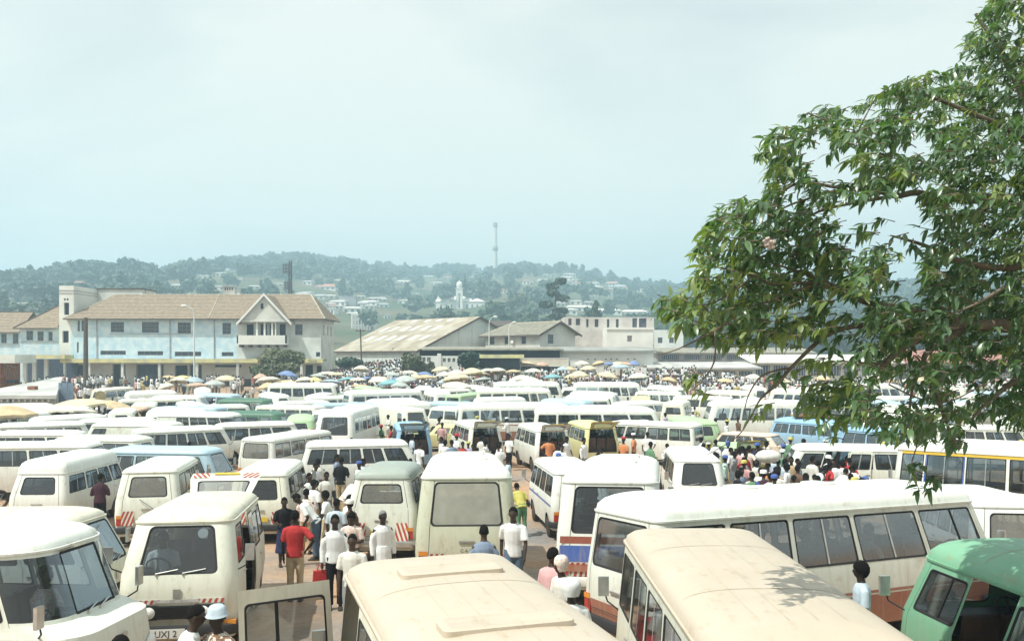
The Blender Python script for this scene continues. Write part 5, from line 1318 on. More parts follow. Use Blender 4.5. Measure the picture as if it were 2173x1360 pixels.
def rear_fit(root, s, pn, lod, opt):
    W, L = s['W'], s['L']; x = -L / 2; bm_ = dict(black=M_BLK, white=P_WHITE, chrome=M_CHROME)[s['bump']]
    bumper(root, end_ring(s, 'B', 0), s['zs'] + .16, .17, bm_, 'bumper')
    for sg in (1, -1):
        mb = MB(); lh = .26; mb.box((x + .035, sg * (W / 2 - .16), (s['zm'] + s['zs']) / 2 + .16), (.07, .17, lh)); l = mb.build('tail_lamp', M_RED, root)
        if lod < 2:
            mb = MB(); mb.box((x + .012, sg * (W / 2 - .16), (s['zm'] + s['zs']) / 2 + .16 + lh * .34), (.04, .172, lh * .28)); mb.build('indicator_lens', M_AMB, l)
    P = pn[1]
    if 'haz' in opt: hazard_pair(pn[1], -.55, .35, root) if 'hazlow' not in opt else hazard_pair(pn[0], .2, 1.0, root)
    if 'tristripe' in opt:
        for v0, v1, mm in ((.70, .96, P_REDB), (.02, .62, P_BLUEB), (-.34, -.06, P_REDB)):
            mb = MB(); P.rect(mb, -.09, 1.09, v0, v1, 0, .004); mb.build('stripe', mm, root)
    if 'sticker' in opt:
        mb = MB(); c = pn[2].P(.10 if 'stl' not in opt else .88, .24, .008); mb.box(c, (.006, .11, .12)); st = mb.build('sticker', M_PLW, root)
        mb = MB(); mb.lathe([(.001, .0), (.03, .0), (.03, .004)], 12, Matrix.Translation(c + Vector((-.008, 0, .01))) @ Matrix.Rotation(R(90), 4, 'Y')); mb.build('red_dot', M_HZR, st)
    if 'can' in opt: text_part('C A N', 'tail_lettering', (x - .015, .0, s['zm'] + .02), .09, root, M_BLK, rot=(R(90), 0, R(-90)), ext=.001)
    if 'uyu' in opt: plate(root, (x - .012, 0, (s['zm'] + s['zs']) / 2 + .0), (.52, .12), -1, M_PLY, 'UYU 5')
    elif 'plate' not in opt: plate(root, (x - .012, 0, (s['zm'] + s['zs']) / 2 + .16), (.50, .12), -1, M_PLY)
    if lod < 2:
        mb = MB(); c = pn[1].P(.5, .45, .015); mb.box(c, (.03, .30, .035)); mb.build('tailgate_handle', M_CHROME, root)
        # tailgate seam: thin recessed-looking dark strips
        mb = MB()
        for u in (.03, .97):
            for q in (1, 2): w = .005 / pn[q].lu; pn[q].rect(mb, u - w, u + w, 0.0 if q == 2 else -.3, 1 if q == 1 else .97, 0, .002)
        w = .005 / pn[1].lv; pn[1].rect(mb, .03, .97, -.3 - w, -.3 + w, 0, .0025); mb.build('tailgate_seam', M_BLK, root)
        if 'wiper' in opt:
            mb = MB(); mb.tube([pn[2].P(.35, .04, .03), pn[2].P(.72, -.45, .03)], .008, 5); mb.build('wiper', M_BLK, root)
def front_fit(root, s, pn, lod, opt, h):
    W, L = s['W'], s['L']; x = h; bm_ = dict(black=M_BLK, white=P_WHITE, chrome=M_CHROME)[s['bump']]
    bumper(root, end_ring(s, 'F', 0), s['zs'] + .15, .17, bm_, 'bumper')
    zl = s['zm'] - .10; Mx = Matrix.Rotation(R(90), 4, 'Y')
    if s['face'] in ('twin', 'rect'):
        mb = MB(); mb.box((x - .012, 0, zl), (.05, W - .62, .19)); gr = mb.build('grille', M_BLK, root)
        if lod < 2:
            for k in range(5): mb = MB(); mb.box((x + .016, 0, zl - .075 + k * .037), (.014, W - .66, .008)); mb.build('grille_bar', M_UNDER, gr)
    for sg in (1, -1):
        ys = (W / 2 - .30, W / 2 - .47) if s['face'] == 'twin' else (W / 2 - .33,)
        if s['face'] in ('twin', 'rect'): mb = MB(); mb.box((x - .01, sg * (W / 2 - .385), zl), (.056, .40, .205)); mb.build('lamp_surround', M_BLK, root)
        for y in ys:
            r = .075 if s['face'] == 'twin' else .10
            mb = MB()
            if s['face'] == 'rect': mb.box((x + .01, sg * (W / 2 - .39), zl), (.05, .26, .14))
            else: mb.lathe([(r * 1.12, 0), (r * 1.12, .02), (r, .025), (r * .8, .038), (r * .4, .048), (.002, .05)], 18, Matrix.Translation((x + .005, sg * y, zl)) @ Mx)
            mb.build('headlamp', M_LENS, root, 35)
        mb = MB(); mb.box((x - .06, sg * (W / 2 - .10), zl - .17), (.10, .17, .06)); mb.build('indicator', M_AMB, root)
        if lod < 2:
            zz = s['zb'] + .12; xx = h - s['fx'][2] - .28 - (s['hood'][0] * .7 if s['hood'] else 0)
            mb = MB(); mb.tube([(xx, sg * (W / 2 - .06), zz - .12), (xx + .14, sg * (W / 2 + .10), zz - .02), (xx + .14, sg * (W / 2 + .14), zz + .10)], .011, 5); mr = mb.build('mirror', M_BLK, root)
            mb = MB(); mb.box((xx + .14, sg * (W / 2 + .15), zz + .17), (.045, .13, .24)); mb.build('mirror_head', M_CHROME, mr)
    if lod < 2:
        P = pn[2]
        for u, u2 in ((.24, .50), (.56, .84)):
            mb = MB(); mb.tube([P.P(u, .03, .02), P.P(u2, .10, .022)], .008, 5); mb.tube([P.P(u, .0, .01), P.P(u, .03, .022)], .012, 5); mb.build('wiper', M_CHROME, root)
        mb = MB(); mb.box(pn[1].P(.5, .38, .012), (.018, .10, .13)); mb.build('badge', M_CHROME, root)
    if 'disc' in opt:
        mb = MB(); mb.lathe([(.001, .002), (.075, .002), (.075, .0)], 18, Matrix.Translation(pn[2].P(.80, .80, -.03)) @ Matrix.Rotation(R(72), 4, 'Y')); mb.build('licence_disc', M_PLW, root)
        for sg in (1, -1):
            mb = MB(); zc = s['zm'] + .055; yc = sg * (W / 2 - .40); mb.box((x + .004, yc, zc), (.012, .40, .065))
            for k in range(5):
                y0 = yc - .18 + k * .085; mb.face([(x + .0115, y0, zc - .03), (x + .0115, y0 + .04, zc - .03), (x + .0115, y0 + .065, zc + .03), (x + .0115, y0 + .025, zc + .03)], 1)
            mb.build('hazard_strip', [M_HZW, M_HZR], root)
        mb = MB(); mb.box((x + .006, 0, zc), (.012, .62, .05)); st = mb.build('sticker_strip', M_RIM, root)
        for sg in (-1, 1): text_part('UGANDA', 'sticker_lettering', (x + .0135, sg * .2, zc - .017), .05, st, M_PLW, rot=(R(90), 0, R(90)), ext=.0008)
    if 'noplate' not in opt: plate(root, (x + .10, -.12, s['zs'] + .14), (.52, .13), 1, M_PLW, 'UXJ 2' if 'uxj' in opt else None)

PROTOV = {}
FOOT = []
VCOUNT = 0
def vehicle(sp, loc, hd, col='white', roof=None, accent=None, opt=(), lod=1, label='', group=None, name='minibus', cat='minibus', scale=1.0, inner=None):
    """place a vehicle; the first of a kind is the prototype itself, later ones copies"""
    global VCOUNT
    key = (sp, lod, tuple(opt))
    if key in PROTOV: r = copy_tree(PROTOV[key])
    else: r = build_vehicle(sp, lod, opt); PROTOV[key] = r
    if name != 'minibus': r.name = name
    pm = PM[col]; rm = PM[roof or col]; am = PM[accent or col]
    for o in walk(r):
        b = o.name.split('.')[0]
        if b in ('body', 'door', 'sliding_door', 'tailgate'): setmat(o, pm, 0); setmat(o, am, 1)
        elif b in ('roof', 'roof_vent', 'drip_rail'): setmat(o, rm, 0)
        elif b == 'bumper' and SPEC[sp]['bump'] == 'white': setmat(o, pm, 0)
    x, y = loc; dx, dy = math.cos(hd), math.sin(hd); L, W = SPEC[sp]['L'], SPEC[sp]['W']
    zf, zr_ = ground_z(x + dx * L * .3, y + dy * L * .3), ground_z(x - dx * L * .3, y - dy * L * .3)
    zl, zr2 = ground_z(x - dy * W * .45, y + dx * W * .45), ground_z(x + dy * W * .45, y - dx * W * .45)
    X = Vector((dx * L * .6, dy * L * .6, zf - zr_)).normalized(); Yv = Vector((-dy * W * .9, dx * W * .9, zl - zr2)).normalized(); Z = X.cross(Yv).normalized(); Yv = Z.cross(X)
    M = Matrix((X, Yv, Z)).transposed().to_4x4(); M.translation = Vector((x, y, (zf + zr_ + zl + zr2) / 4)); r.matrix_world = M @ Matrix.Scale(scale, 4)
    tag(r, label, cat, group); FOOT.append((label, x, y, hd, L * scale, W * scale)); VCOUNT += 1
    return r
# ================================================================== THE VEHICLE PARK: who stands where
def deg(a): return R(a)
G1 = 'minibuses in the taxi park'
# --- nearest row
vehicle('stepvan', (-6.95, 10.85), deg(-5), 'ivory', 'white', None, ('clear', 'noplate'), 0, 'white snub-nosed van with big curved windscreen in the left foreground', name='van', cat='van')
vehicle('van', (-8.75, 14.7), deg(5), 'ivory', 'pale', None, (), 0, 'cream-roofed minibus right behind the snub-nosed white van', G1)
uxj = vehicle('urvan_tall', (-5.23, 15.04), deg(-80), 'cream', 'pale', None, ('slideL', 'tail', 'uxj', 'clear', 'disc'), 0, 'cream minibus facing forward with plate UXJ and open sliding door', G1)
vehicle('hiroof', (-.156, 6.94), deg(107.7), 'cream', 'beige', None, ('doorL', 'vclear'), 0, 'dusty beige-roofed minibus with two roof vents and open front door, bottom centre', G1)
vehicle('beigebus', (2.20, 8.75), deg(90.5), 'cream', 'beige', None, ('clear',), 0, 'long plain beige-roofed minibus in the foreground beside the white and red bus', G1)
vehicle('longbus', (4.66, 14.40), deg(25.5), 'ivory', 'white', 'redb', ('clear', 'plate', 'rstripe'), 0, 'long white minibus with red-brown lower body, driver at the wheel', G1)
vehicle('kombi_tall', (5.86, 9.2), deg(96), 'green', 'green', None, ('slideL', 'clear'), 0, 'bright green rounded van with open side door at bottom right', name='van', cat='van')
# --- second row
vehicle('van', (9.65, 18.4), deg(80), 'white', None, None, ('dusty', 'sticker', 'stl'), 1, 'white minibus with sticker in rear window at far right behind the long bus', G1)
vehicle('coaster', (2.26, 19.05), deg(80.5), 'white', 'white', None, ('haz', 'clear', 'tristripe', 'hazlow'), 1, 'white minibus with red and blue stripes across its tail and roof vents', G1)
vehicle('coaster', (-1.06, 20.25), deg(93.5), 'grime', 'ivory', None, ('haz', 'dust', 'uyu', 'can', 'hazlow'), 1, 'dirty cream minibus with large dusty rear window in the centre', G1)
vehicle('van', (1.63, 26.8), deg(97.6), 'white', 'white', 'blueb', ('haz', 'bstripe'), 1, 'white minibus with thin blue side stripe left of the striped one', G1)
vehicle('canopy', (-3.08, 23.2), deg(90), 'ivory', 'grey', None, ('haz', 'dusty'), 1, 'white pickup with grey-green canopy and chrome rear bumper', name='pickup', cat='pickup')
vehicle('van', (-7.04, 26.2), deg(96), 'cream', 'ivory', 'brown', ('haz', 'sticker'), 1, 'cream minibus with brown lower tail and dark blue rear window', G1)
vehicle('urvan_tall', (-10.07, 25.8), deg(101), 'ivory', 'ivory', None, ('haz', 'wiper', 'dusty'), 1, 'ivory minibus with rear wiper and hazard stripes behind the UXJ minibus', G1)
vehicle('van_high', (-13.5, 27.5), deg(91), 'white', 'white', None, ('haz', 'hazlow'), 1, 'white high-domed minibus seen from behind at left', G1)
vehicle('van', (-12.0, 31.2), deg(-8), 'blue', 'blue', None, ('clear',), 1, 'pale blue van parked broadside behind the high-domed minibus', G1)
vehicle('van', (6.0, 29.9), deg(-95), 'white', 'white', None, (), 1, 'white van facing the camera beside the dense crowd', G1)
vehicle('van', (11.9, 32.0), deg(172), 'ivory', 'white', None, ('slideL',), 1, 'white minibus broadside with open side door behind the crowd', G1)
ybus = vehicle('bigbus', (14.3, 23.2), deg(121), 'white', 'white', 'blueb', ('clear', 'yband'), 1, 'white bus with yellow roof band and blue folding doors at right', name='bus', cat='bus')
for o in walk(ybus):
    if o.name.startswith('door'): setmat(o, P_BLUEB, 0); setmat(o, P_BLUEB, 1)
# --- third row and beyond: (spec, x, y, heading, paint, options, label)
ROWS = [
 ('van', -14.8, 40.0, 35, 'white', (), 'white minibus seen from rear three-quarter behind the pale blue van'),
 ('van', -9.1, 36.7, 70, 'white', ('dusty',), 'white minibus with reddish things in its rear window, left of the broadside one'),
 ('van', -5.75, 33.7, 12, 'white', (), 'white minibus standing broadside behind the grey-canopied pickup'),
 ('van', -17.3, 32.7, 4, 'white', (), 'white minibus broadside at the left edge, nearest of three in line'),
 ('van', -20.3, 38.6, 3, 'white', (), 'white minibus at the left edge, middle of three in line'),
 ('van', -22.4, 42.8, 30, 'white', ('dusty',), 'white minibus with yellow sticker in rear window at left edge'),
 ('van', -20.3, 46.4, 28, 'white', (), 'white minibus with grey rear window beneath the patched parasol'),
 ('panelvan', -17.6, 41.9, 176, 'ivory', ('slideL',), 'white box van with its side door open at left'),
 ('highcrown', -19.0, 51.0, -50, 'white', (), 'white dome-roofed minibus facing right, left of the dark green van'),
 ('stepvan', -15.6, 45.6, -10, 'white', (), 'small white step van facing right before the dark green van'),
 ('kombi', -15.0, 52.0, -14, 'dgreen', ('slideL',), 'dark green van with rounded front, nearer of the two dark green ones'),
 ('kombi', -19.6, 66.0, -8, 'dgreen', ('slideL',), 'dark green van farther back under the parasols'),
 ('kombi', -11.3, 47.9, -78, 'lgreen', (), 'light green van facing forward in the left centre'),
 ('kombi', -10.0, 53.2, -32, 'white', ('clear',), 'white van facing right with crowd seen through its windows'),
 ('panelvan', -6.6, 54.0, 0, 'cream', (), 'cream box van with two small side windows'),
 ('estate', -3.4, 48.8, 178, 'yellow', ('clear',), 'pale yellow long estate car in the centre'),
 ('van', -4.75, 42.0, 100, 'sky', ('tail',), 'sky blue minibus with raised tailgate'),
 ('van', -1.75, 43.3, 105, 'ivory', ('tail',), 'white minibus with raised tailgate showing hazard stripes, centre'),
 ('van', 1.35, 41.3, 103, 'white', ('tail',), 'white minibus with raised tailgate left of the pale yellow one'),
 ('van', 3.75, 42.9, 100, 'yellow', ('tail',), 'pale yellow minibus with raised tailgate'),
 ('van', 6.75, 43.0, 150, 'white', ('clear',), 'white minibus with pale blue trim right of the pale yellow one'),
 ('kombi', 9.3, 46.4, 100, 'lgreen', (), 'light green van with pale roof beside the car with open boot'),
 ('estate', 9.5, 38.5, 96, 'lgreen', ('tail', 'clear'), 'small pale green car with its boot lid raised'),
 ('estate', 12.0, 43.2, -38, 'pink', ('clear',), 'cream and pink estate car among the crowd'),
 ('kombi', 15.3, 45.6, -55, 'sky', ('slideL',), 'sky blue van with a sack on its roof'),
 ('van', 16.6, 39.6, -62, 'sky', (), 'blue van half hidden by hanging leaves'),
 ('coaster', 14.2, 52.0, 180, 'white', ('clear',), 'long white bus broadside behind the light green van'),
 ('van', -35.5, 80, -20, 'cream', (), 'cream minibus at the back left below the white tower'),
 ('van', -24.6, 60, -25, 'cream', (), 'cream minibus with pale windscreen behind the parasols at left'),
 ('van', -25.6, 69, -30, 'white', (), 'white minibus facing right at back left'),
 ('van', -26.6, 77, -5, 'white', (), 'white minibus farthest back below the parasols at left'),
 ('van', -19.4, 59, 6, 'white', (), 'white minibus broadside in the left middle distance'),
 ('van', -19.9, 55.6, -12, 'blue', (), 'blue-grey minibus behind the dome-roofed white one'),
 ('coaster', -17.6, 76, 0, 'ivory', (), 'white bus farthest back in the left centre, side-on'),
 ('van', -13.4, 68, 3, 'white', (), 'white minibus side-on in front of the left centre bus'),
 ('van', -14.6, 62.6, 178, 'white', (), 'white minibus with slanted front in the left centre'),
 ('van', -11.0, 60.0, 0, 'blue', (), 'pale blue-roofed minibus in the left centre'),
 ('van', -14.0, 57.0, 175, 'ivory', (), 'ivory minibus behind the nearer dark green van'),
 ('van', -8.5, 64.0, 5, 'white', (), 'white minibus side-on beyond the cream box van'),
 ('van', -9.0, 71.0, 0, 'white', (), 'white minibus far back left of centre'),
 ('van', -3.4, 56.5, -70, 'ivory', (), 'white pickup cab facing the camera by the box van'),
 ('highcrown', -6.2, 74.0, 80, 'white', (), 'white dome-roofed van far back in the centre'),
 ('van', -3.6, 61.0, 100, 'blue', (), 'blue-grey van half hidden behind the centre bus'),
 ('longbus', 0.2, 52.6, 8, 'white', ('clear', 'rline'), 'white bus with a thin red stripe in the centre distance'),
 ('coaster', .2, 69.0, 3, 'cream', ('clear',), 'cream bus with many window posts behind the centre bus'),
 ('coaster', 1.4, 78.0, 0, 'white', (), 'white bus farthest back in the centre'),
 ('van', 6.1, 58.4, 0, 'white', (), 'white minibus side-on right of the centre bus'),
 ('longbus', 4.6, 48.6, 0, 'white', (), 'long white minibus side-on behind the raised tailgates'),
 ('kombi', 8.9, 63.0, -160, 'white', (), 'white rounded van right of centre in the distance'),
 ('coaster', 8.2, 77.0, -4, 'white', ('clear',), 'white bus with large windows in the right distance'),
 ('van', 12.2, 74.0, 10, 'ivory', (), 'ivory minibus right of the large-windowed distant bus'),
 ('canopy', 10.9, 58.6, 2, 'cream', (), 'cream pickup with open-sided canopy in the right distance'),
 ('van', 14.4, 68.0, 0, 'white', (), 'white minibus beyond the cream canopy pickup'),
 ('van', 17.2, 65.0, 5, 'white', (), 'white minibus behind the long bus at right'),
 ('van', 21.0, 60.0, -5, 'ivory', (), 'ivory minibus behind the tree branches'),
 ('van', 26.0, 57.0, 4, 'white', (), 'white minibus behind the tree, second from right'),
 ('van', 31.0, 60.0, 2, 'white', (), 'white minibus at the far right behind the tree'),
 ('van', 22.5, 70.0, 2, 'white', (), 'white minibus far back behind the tree'),
 ('coaster', 29.5, 75.0, 0, 'white', (), 'white bus far back behind the tree at right'),
 ('van', 21.3, 41.0, -8, 'ivory', (), 'ivory minibus facing right behind the yellow-banded bus'),
 ('van', 22.5, 49.5, -3, 'white', (), 'white minibus behind hanging branches at right'),
 ('van', 28.6, 49.0, 6, 'white', (), 'white minibus at right edge behind the leaves'),
 ('van', 18.0, 74.0, -4, 'cream', (), 'cream minibus far back at right of the low brick wall'),
 ('van', 35.5, 69.0, -4, 'cream', (), 'cream minibus far back at the right edge'),
 ('van', -16.6, 36.2, 170, 'ivory', (), 'ivory minibus facing left behind the nearest broadside one'),
 ('van', 19.2, 56.0, 176, 'white', (), 'white minibus facing left behind the sky blue van'),
 ('van', -23.6, 54.4, 12, 'ivory', (), 'ivory minibus beneath the brown parasol at left'),
 ('van', -12.4, 43.6, 25, 'white', (), 'white minibus in the left centre gap behind the step van'),
 ('van', 5.2, 66.5, 175, 'ivory', (), 'ivory minibus side-on below the centre parasols'),
 ('van', -27.5, 49.5, 25, 'white', (), 'white minibus at the far left beside the kiosk'),
]
def corners(x, y, hd, L, W, pad):
    c, s_ = math.cos(hd), math.sin(hd); return [(x + a * (L / 2 + pad) * c - b * (W / 2 + pad) * s_, y + a * (L / 2 + pad) * s_ + b * (W / 2 + pad) * c) for a, b in ((1, 1), (1, -1), (-1, -1), (-1, 1))]
def overlap(P, Q):
    for A, B in ((P, Q), (Q, P)):
        for i in range(4):
            ex, ey = A[i][0] - A[i - 1][0], A[i][1] - A[i - 1][1]; nx, ny = -ey, ex
            pa = [nx * u + ny * v for u, v in A]; pb = [nx * u + ny * v for u, v in B]
            if max(pa) < min(pb) or max(pb) < min(pa): return False
    return True
VARV = random.Random(31)
for sp, x, y, hd, c, op, lb in ROWS:
    if sp == 'van': sp = VARV.choice(['van', 'van_b', 'van_c', 'van_d']) if not op or 'tail' not in op else 'van'
    if y > 49 and SPEC[sp]['L'] < 5 and 'slideL' not in op:
        base = hd
        for cand in VARV.sample([-30, 24, -18, 32, 158, 204, 70, 110, -60], 9):
            if 'facing' in lb or 'side-on' in lb: cand = base + VARV.choice([-26, 22, -18, 28])
            P = corners(x, y, R(cand), SPEC[sp]['L'], SPEC[sp]['W'], .2)
            if not any(overlap(P, corners(a, b, h, l, w, .1)) for _, a, b, h, l, w in FOOT) and not any(abs(r_[1] - x) + abs(r_[2] - y) > 0 and overlap(P, corners(r_[1], r_[2], R(r_[3]), SPEC[r_[0]]['L'], SPEC[r_[0]]['W'], .1)) for r_ in ROWS): hd = cand; break
        if VARV.random() < .45 and not op: op = ('clear',)
    nm = 'bus' if ' bus ' in lb + ' ' and 'minibus' not in lb else 'van' if 'van' in lb else 'car' if 'car ' in lb + ' ' else 'pickup' if 'pickup' in lb else 'minibus'
    rf = {'lgreen': 'lgreen'}.get(c)
    vehicle(sp, (x, y), deg(hd), c, 'white' if c in ('ivory', 'cream') and sp == 'coaster' else rf, 'redb' if sp == 'longbus' and y > 50 else None, op, 1 if y < 47 else 2, lb, {'bus': 'buses in the taxi park', 'minibus': G1, 'van': 'vans in the taxi park'}.get(nm), nm if nm != 'minibus' else 'minibus', nm)

# --- the rest of the packed park: more minibuses wherever one still fits
def pack(n, x0, x1, y0, y1, zone, lod=2):
    c = 0
    for _ in range(n * 60):
        if c >= n: break
        y = VARV.uniform(y0, y1); x = VARV.uniform(x0, x1) * y / ((y0 + y1) / 2)
        hd = R(VARV.choice([-32, 25, 60, 100, 118, -62, 202, 158, 82, -90, 8]) + VARV.uniform(-6, 6)); sp = VARV.choice(['van', 'van_b', 'van_b', 'van_c', 'van_d', 'kombi', 'van_high', 'coaster'])
        L, W = SPEC[sp]['L'], SPEC[sp]['W']; P = corners(x, y, hd, L, W, .22)
        if any(overlap(P, corners(a, b, h, l, w, .12)) for _, a, b, h, l, w in FOOT if abs(a - x) < 8 and abs(b - y) < 8): continue
        col = VARV.choice(['white'] * 8 + ['ivory'] * 4 + ['cream', 'cream', 'blue', 'lgreen', 'yellow']); q = math.degrees(hd) % 360
        f = 'facing right' if q < 45 or q > 315 else 'facing left' if 135 < q < 225 else 'seen from behind' if q < 180 else 'seen from the front'
        tn = {'coaster': 'bus', 'kombi': 'rounded van', 'van_high': 'high-roofed minibus', 'van_c': 'domed minibus', 'van_d': 'boxy minibus', 'van_b': 'long-windowed minibus'}.get(sp, 'minibus')
        nm = 'bus' if sp == 'coaster' else 'van' if sp == 'kombi' else 'minibus'
        vehicle(sp, (x, y), hd, col, None, None, (), lod, f"{dict(lgreen='light green', dgreen='dark green', sky='sky blue', blue='pale blue').get(col, col)} {tn} {f}, {zone}", {'bus': 'buses in the taxi park', 'minibus': G1, 'van': 'vans in the taxi park'}[nm], nm, nm); c += 1
pack(10, -27, -13, 56, 74, 'far back at left')
pack(16, -12, 8, 56, 82, 'far back in the middle')
pack(22, 9, 40, 54, 82, 'far back at right')
pack(6, -34, -24, 40, 58, 'at the left side beside the kiosk')
pack(8, 18, 34, 30, 54, 'behind the hanging leaves at right', 1)
pack(6, -12, 6, 42, 56, 'in the packed middle rows')
# ================================================================== PEOPLE
SKIN = [mat('skin_deep_brown', (0.040, 0.023, 0.016), 0.5, 0.4), mat('skin_brown', (0.066, 0.038, 0.025), 0.5, 0.4), mat('skin_dark', (0.028, 0.018, 0.013), 0.5, 0.4)]
M_HAIR = mat('black_hair', (0.010, 0.009, 0.009), 0.9, 0.15, bump=.6, bscale=120)
M_HAIRG = mat('grey_hair', (0.25, 0.25, 0.25), 0.9, 0.15, bump=.6, bscale=120)
M_EYE = mat('eye_white', (0.34, 0.30, 0.26), 0.4, 0.3); M_SHOE = mat('dark_shoe', (0.03, 0.025, 0.02), 0.6, 0.3)
def cloth(name, c, var=.18, **k): return mat('cloth_' + name, c, .9, .1, var=var, scale=k.get('scale', 7), bump=.14, bscale=16, **({'col2': k['col2'], 'contrast': (.47, .53)} if 'col2' in k else {}))
CL = dict(white=cloth('white', (.78, .80, .80), .10), offwhite=cloth('offwhite', (.72, .72, .66), .12), ltblue=cloth('ltblue', (.50, .60, .68)), greyblue=cloth('greyblue', (.22, .28, .38)), navy=cloth('navy', (.03, .04, .09)), black=cloth('black', (.02, .02, .024)),
          red=cloth('red', (.48, .05, .05)), pink=cloth('pink', (.66, .40, .40)), yellow=cloth('yellow', (.55, .50, .14)), brown=cloth('brown', (.16, .10, .07)), maroon=cloth('maroon', (.07, .035, .05)), orange=cloth('orange', (.62, .26, .12)), green=cloth('green', (.14, .28, .16)), tan=cloth('tan', (.50, .38, .24)),
          beige=cloth('beige', (.58, .48, .32)), jeans=cloth('jeans', (.10, .15, .22)), blue=cloth('blue', (.08, .14, .40)), grey=cloth('grey', (.30, .31, .32)), floral=cloth('floral', (.66, .46, .42), col2=(.72, .66, .58), scale=28), stripe=cloth('stripe', (.62, .58, .50), col2=(.20, .12, .08), scale=22), mint=cloth('mint', (.50, .66, .60)), lilac=cloth('lilac', (.48, .42, .60)))
def remeshed(mb, vox, name, m, sm=True):
    me = mb.mesh(name + '_raw', m, None, False); o = bpy.data.objects.new('remesh_tmp', me)
    md = o.modifiers.new('r', 'REMESH'); md.mode = 'VOXEL'; md.voxel_size = vox; md.use_smooth_shade = True
    if sm:
        s2 = o.modifiers.new('s', 'SMOOTH'); s2.factor = .5; s2.iterations = 2
    out = evaluated_mesh(o); out.name = name
    bpy.data.meshes.remove(me); out.materials.clear(); out.materials.append(m)
    return out
POSES = {
 # elbow, wrist for right (-y) and left (+y) as offsets from the shoulder; knee, ankle offsets; forward bend of the trunk in degrees
 'stand': dict(rl=((.0, -.05, -.29), (.05, -.05, -.53)), ll=((.0, .05, -.29), (.05, .05, -.53)), rk=(.02, 0), lk=(.01, 0), bend=0),
 'walk': dict(rl=((-.10, -.05, -.27), (-.04, -.05, -.50)), ll=((.08, .05, -.28), (.20, .04, -.49)), rk=(.14, .20), lk=(.0, -.22), bend=3),
 'hold': dict(rl=((.02, -.06, -.28), (.25, .02, -.26)), ll=((.02, .06, -.28), (.24, -.02, -.24)), rk=(.02, 0), lk=(.02, 0), bend=4),
 'reach': dict(rl=((.24, -.08, -.14), (.50, -.03, -.10)), ll=((.03, .06, -.29), (.12, .05, -.52)), rk=(.05, .05), lk=(.0, -.06), bend=12),
 'lean': dict(rl=((.05, -.07, -.28), (.25, -.06, -.36)), ll=((.05, .07, -.28), (.25, .06, -.36)), rk=(.0, -.05), lk=(.02, -.02), bend=38),
 'akimbo': dict(rl=((-.06, -.19, -.22), (.03, -.04, -.40)), ll=((.0, .05, -.29), (.05, .05, -.53)), rk=(.02, 0), lk=(.03, .03), bend=0),
 'sit': dict(rl=((.10, -.05, -.26), (.36, -.02, -.22)), ll=((.10, .05, -.26), (.36, .0, -.20)), sit=True, bend=2)}
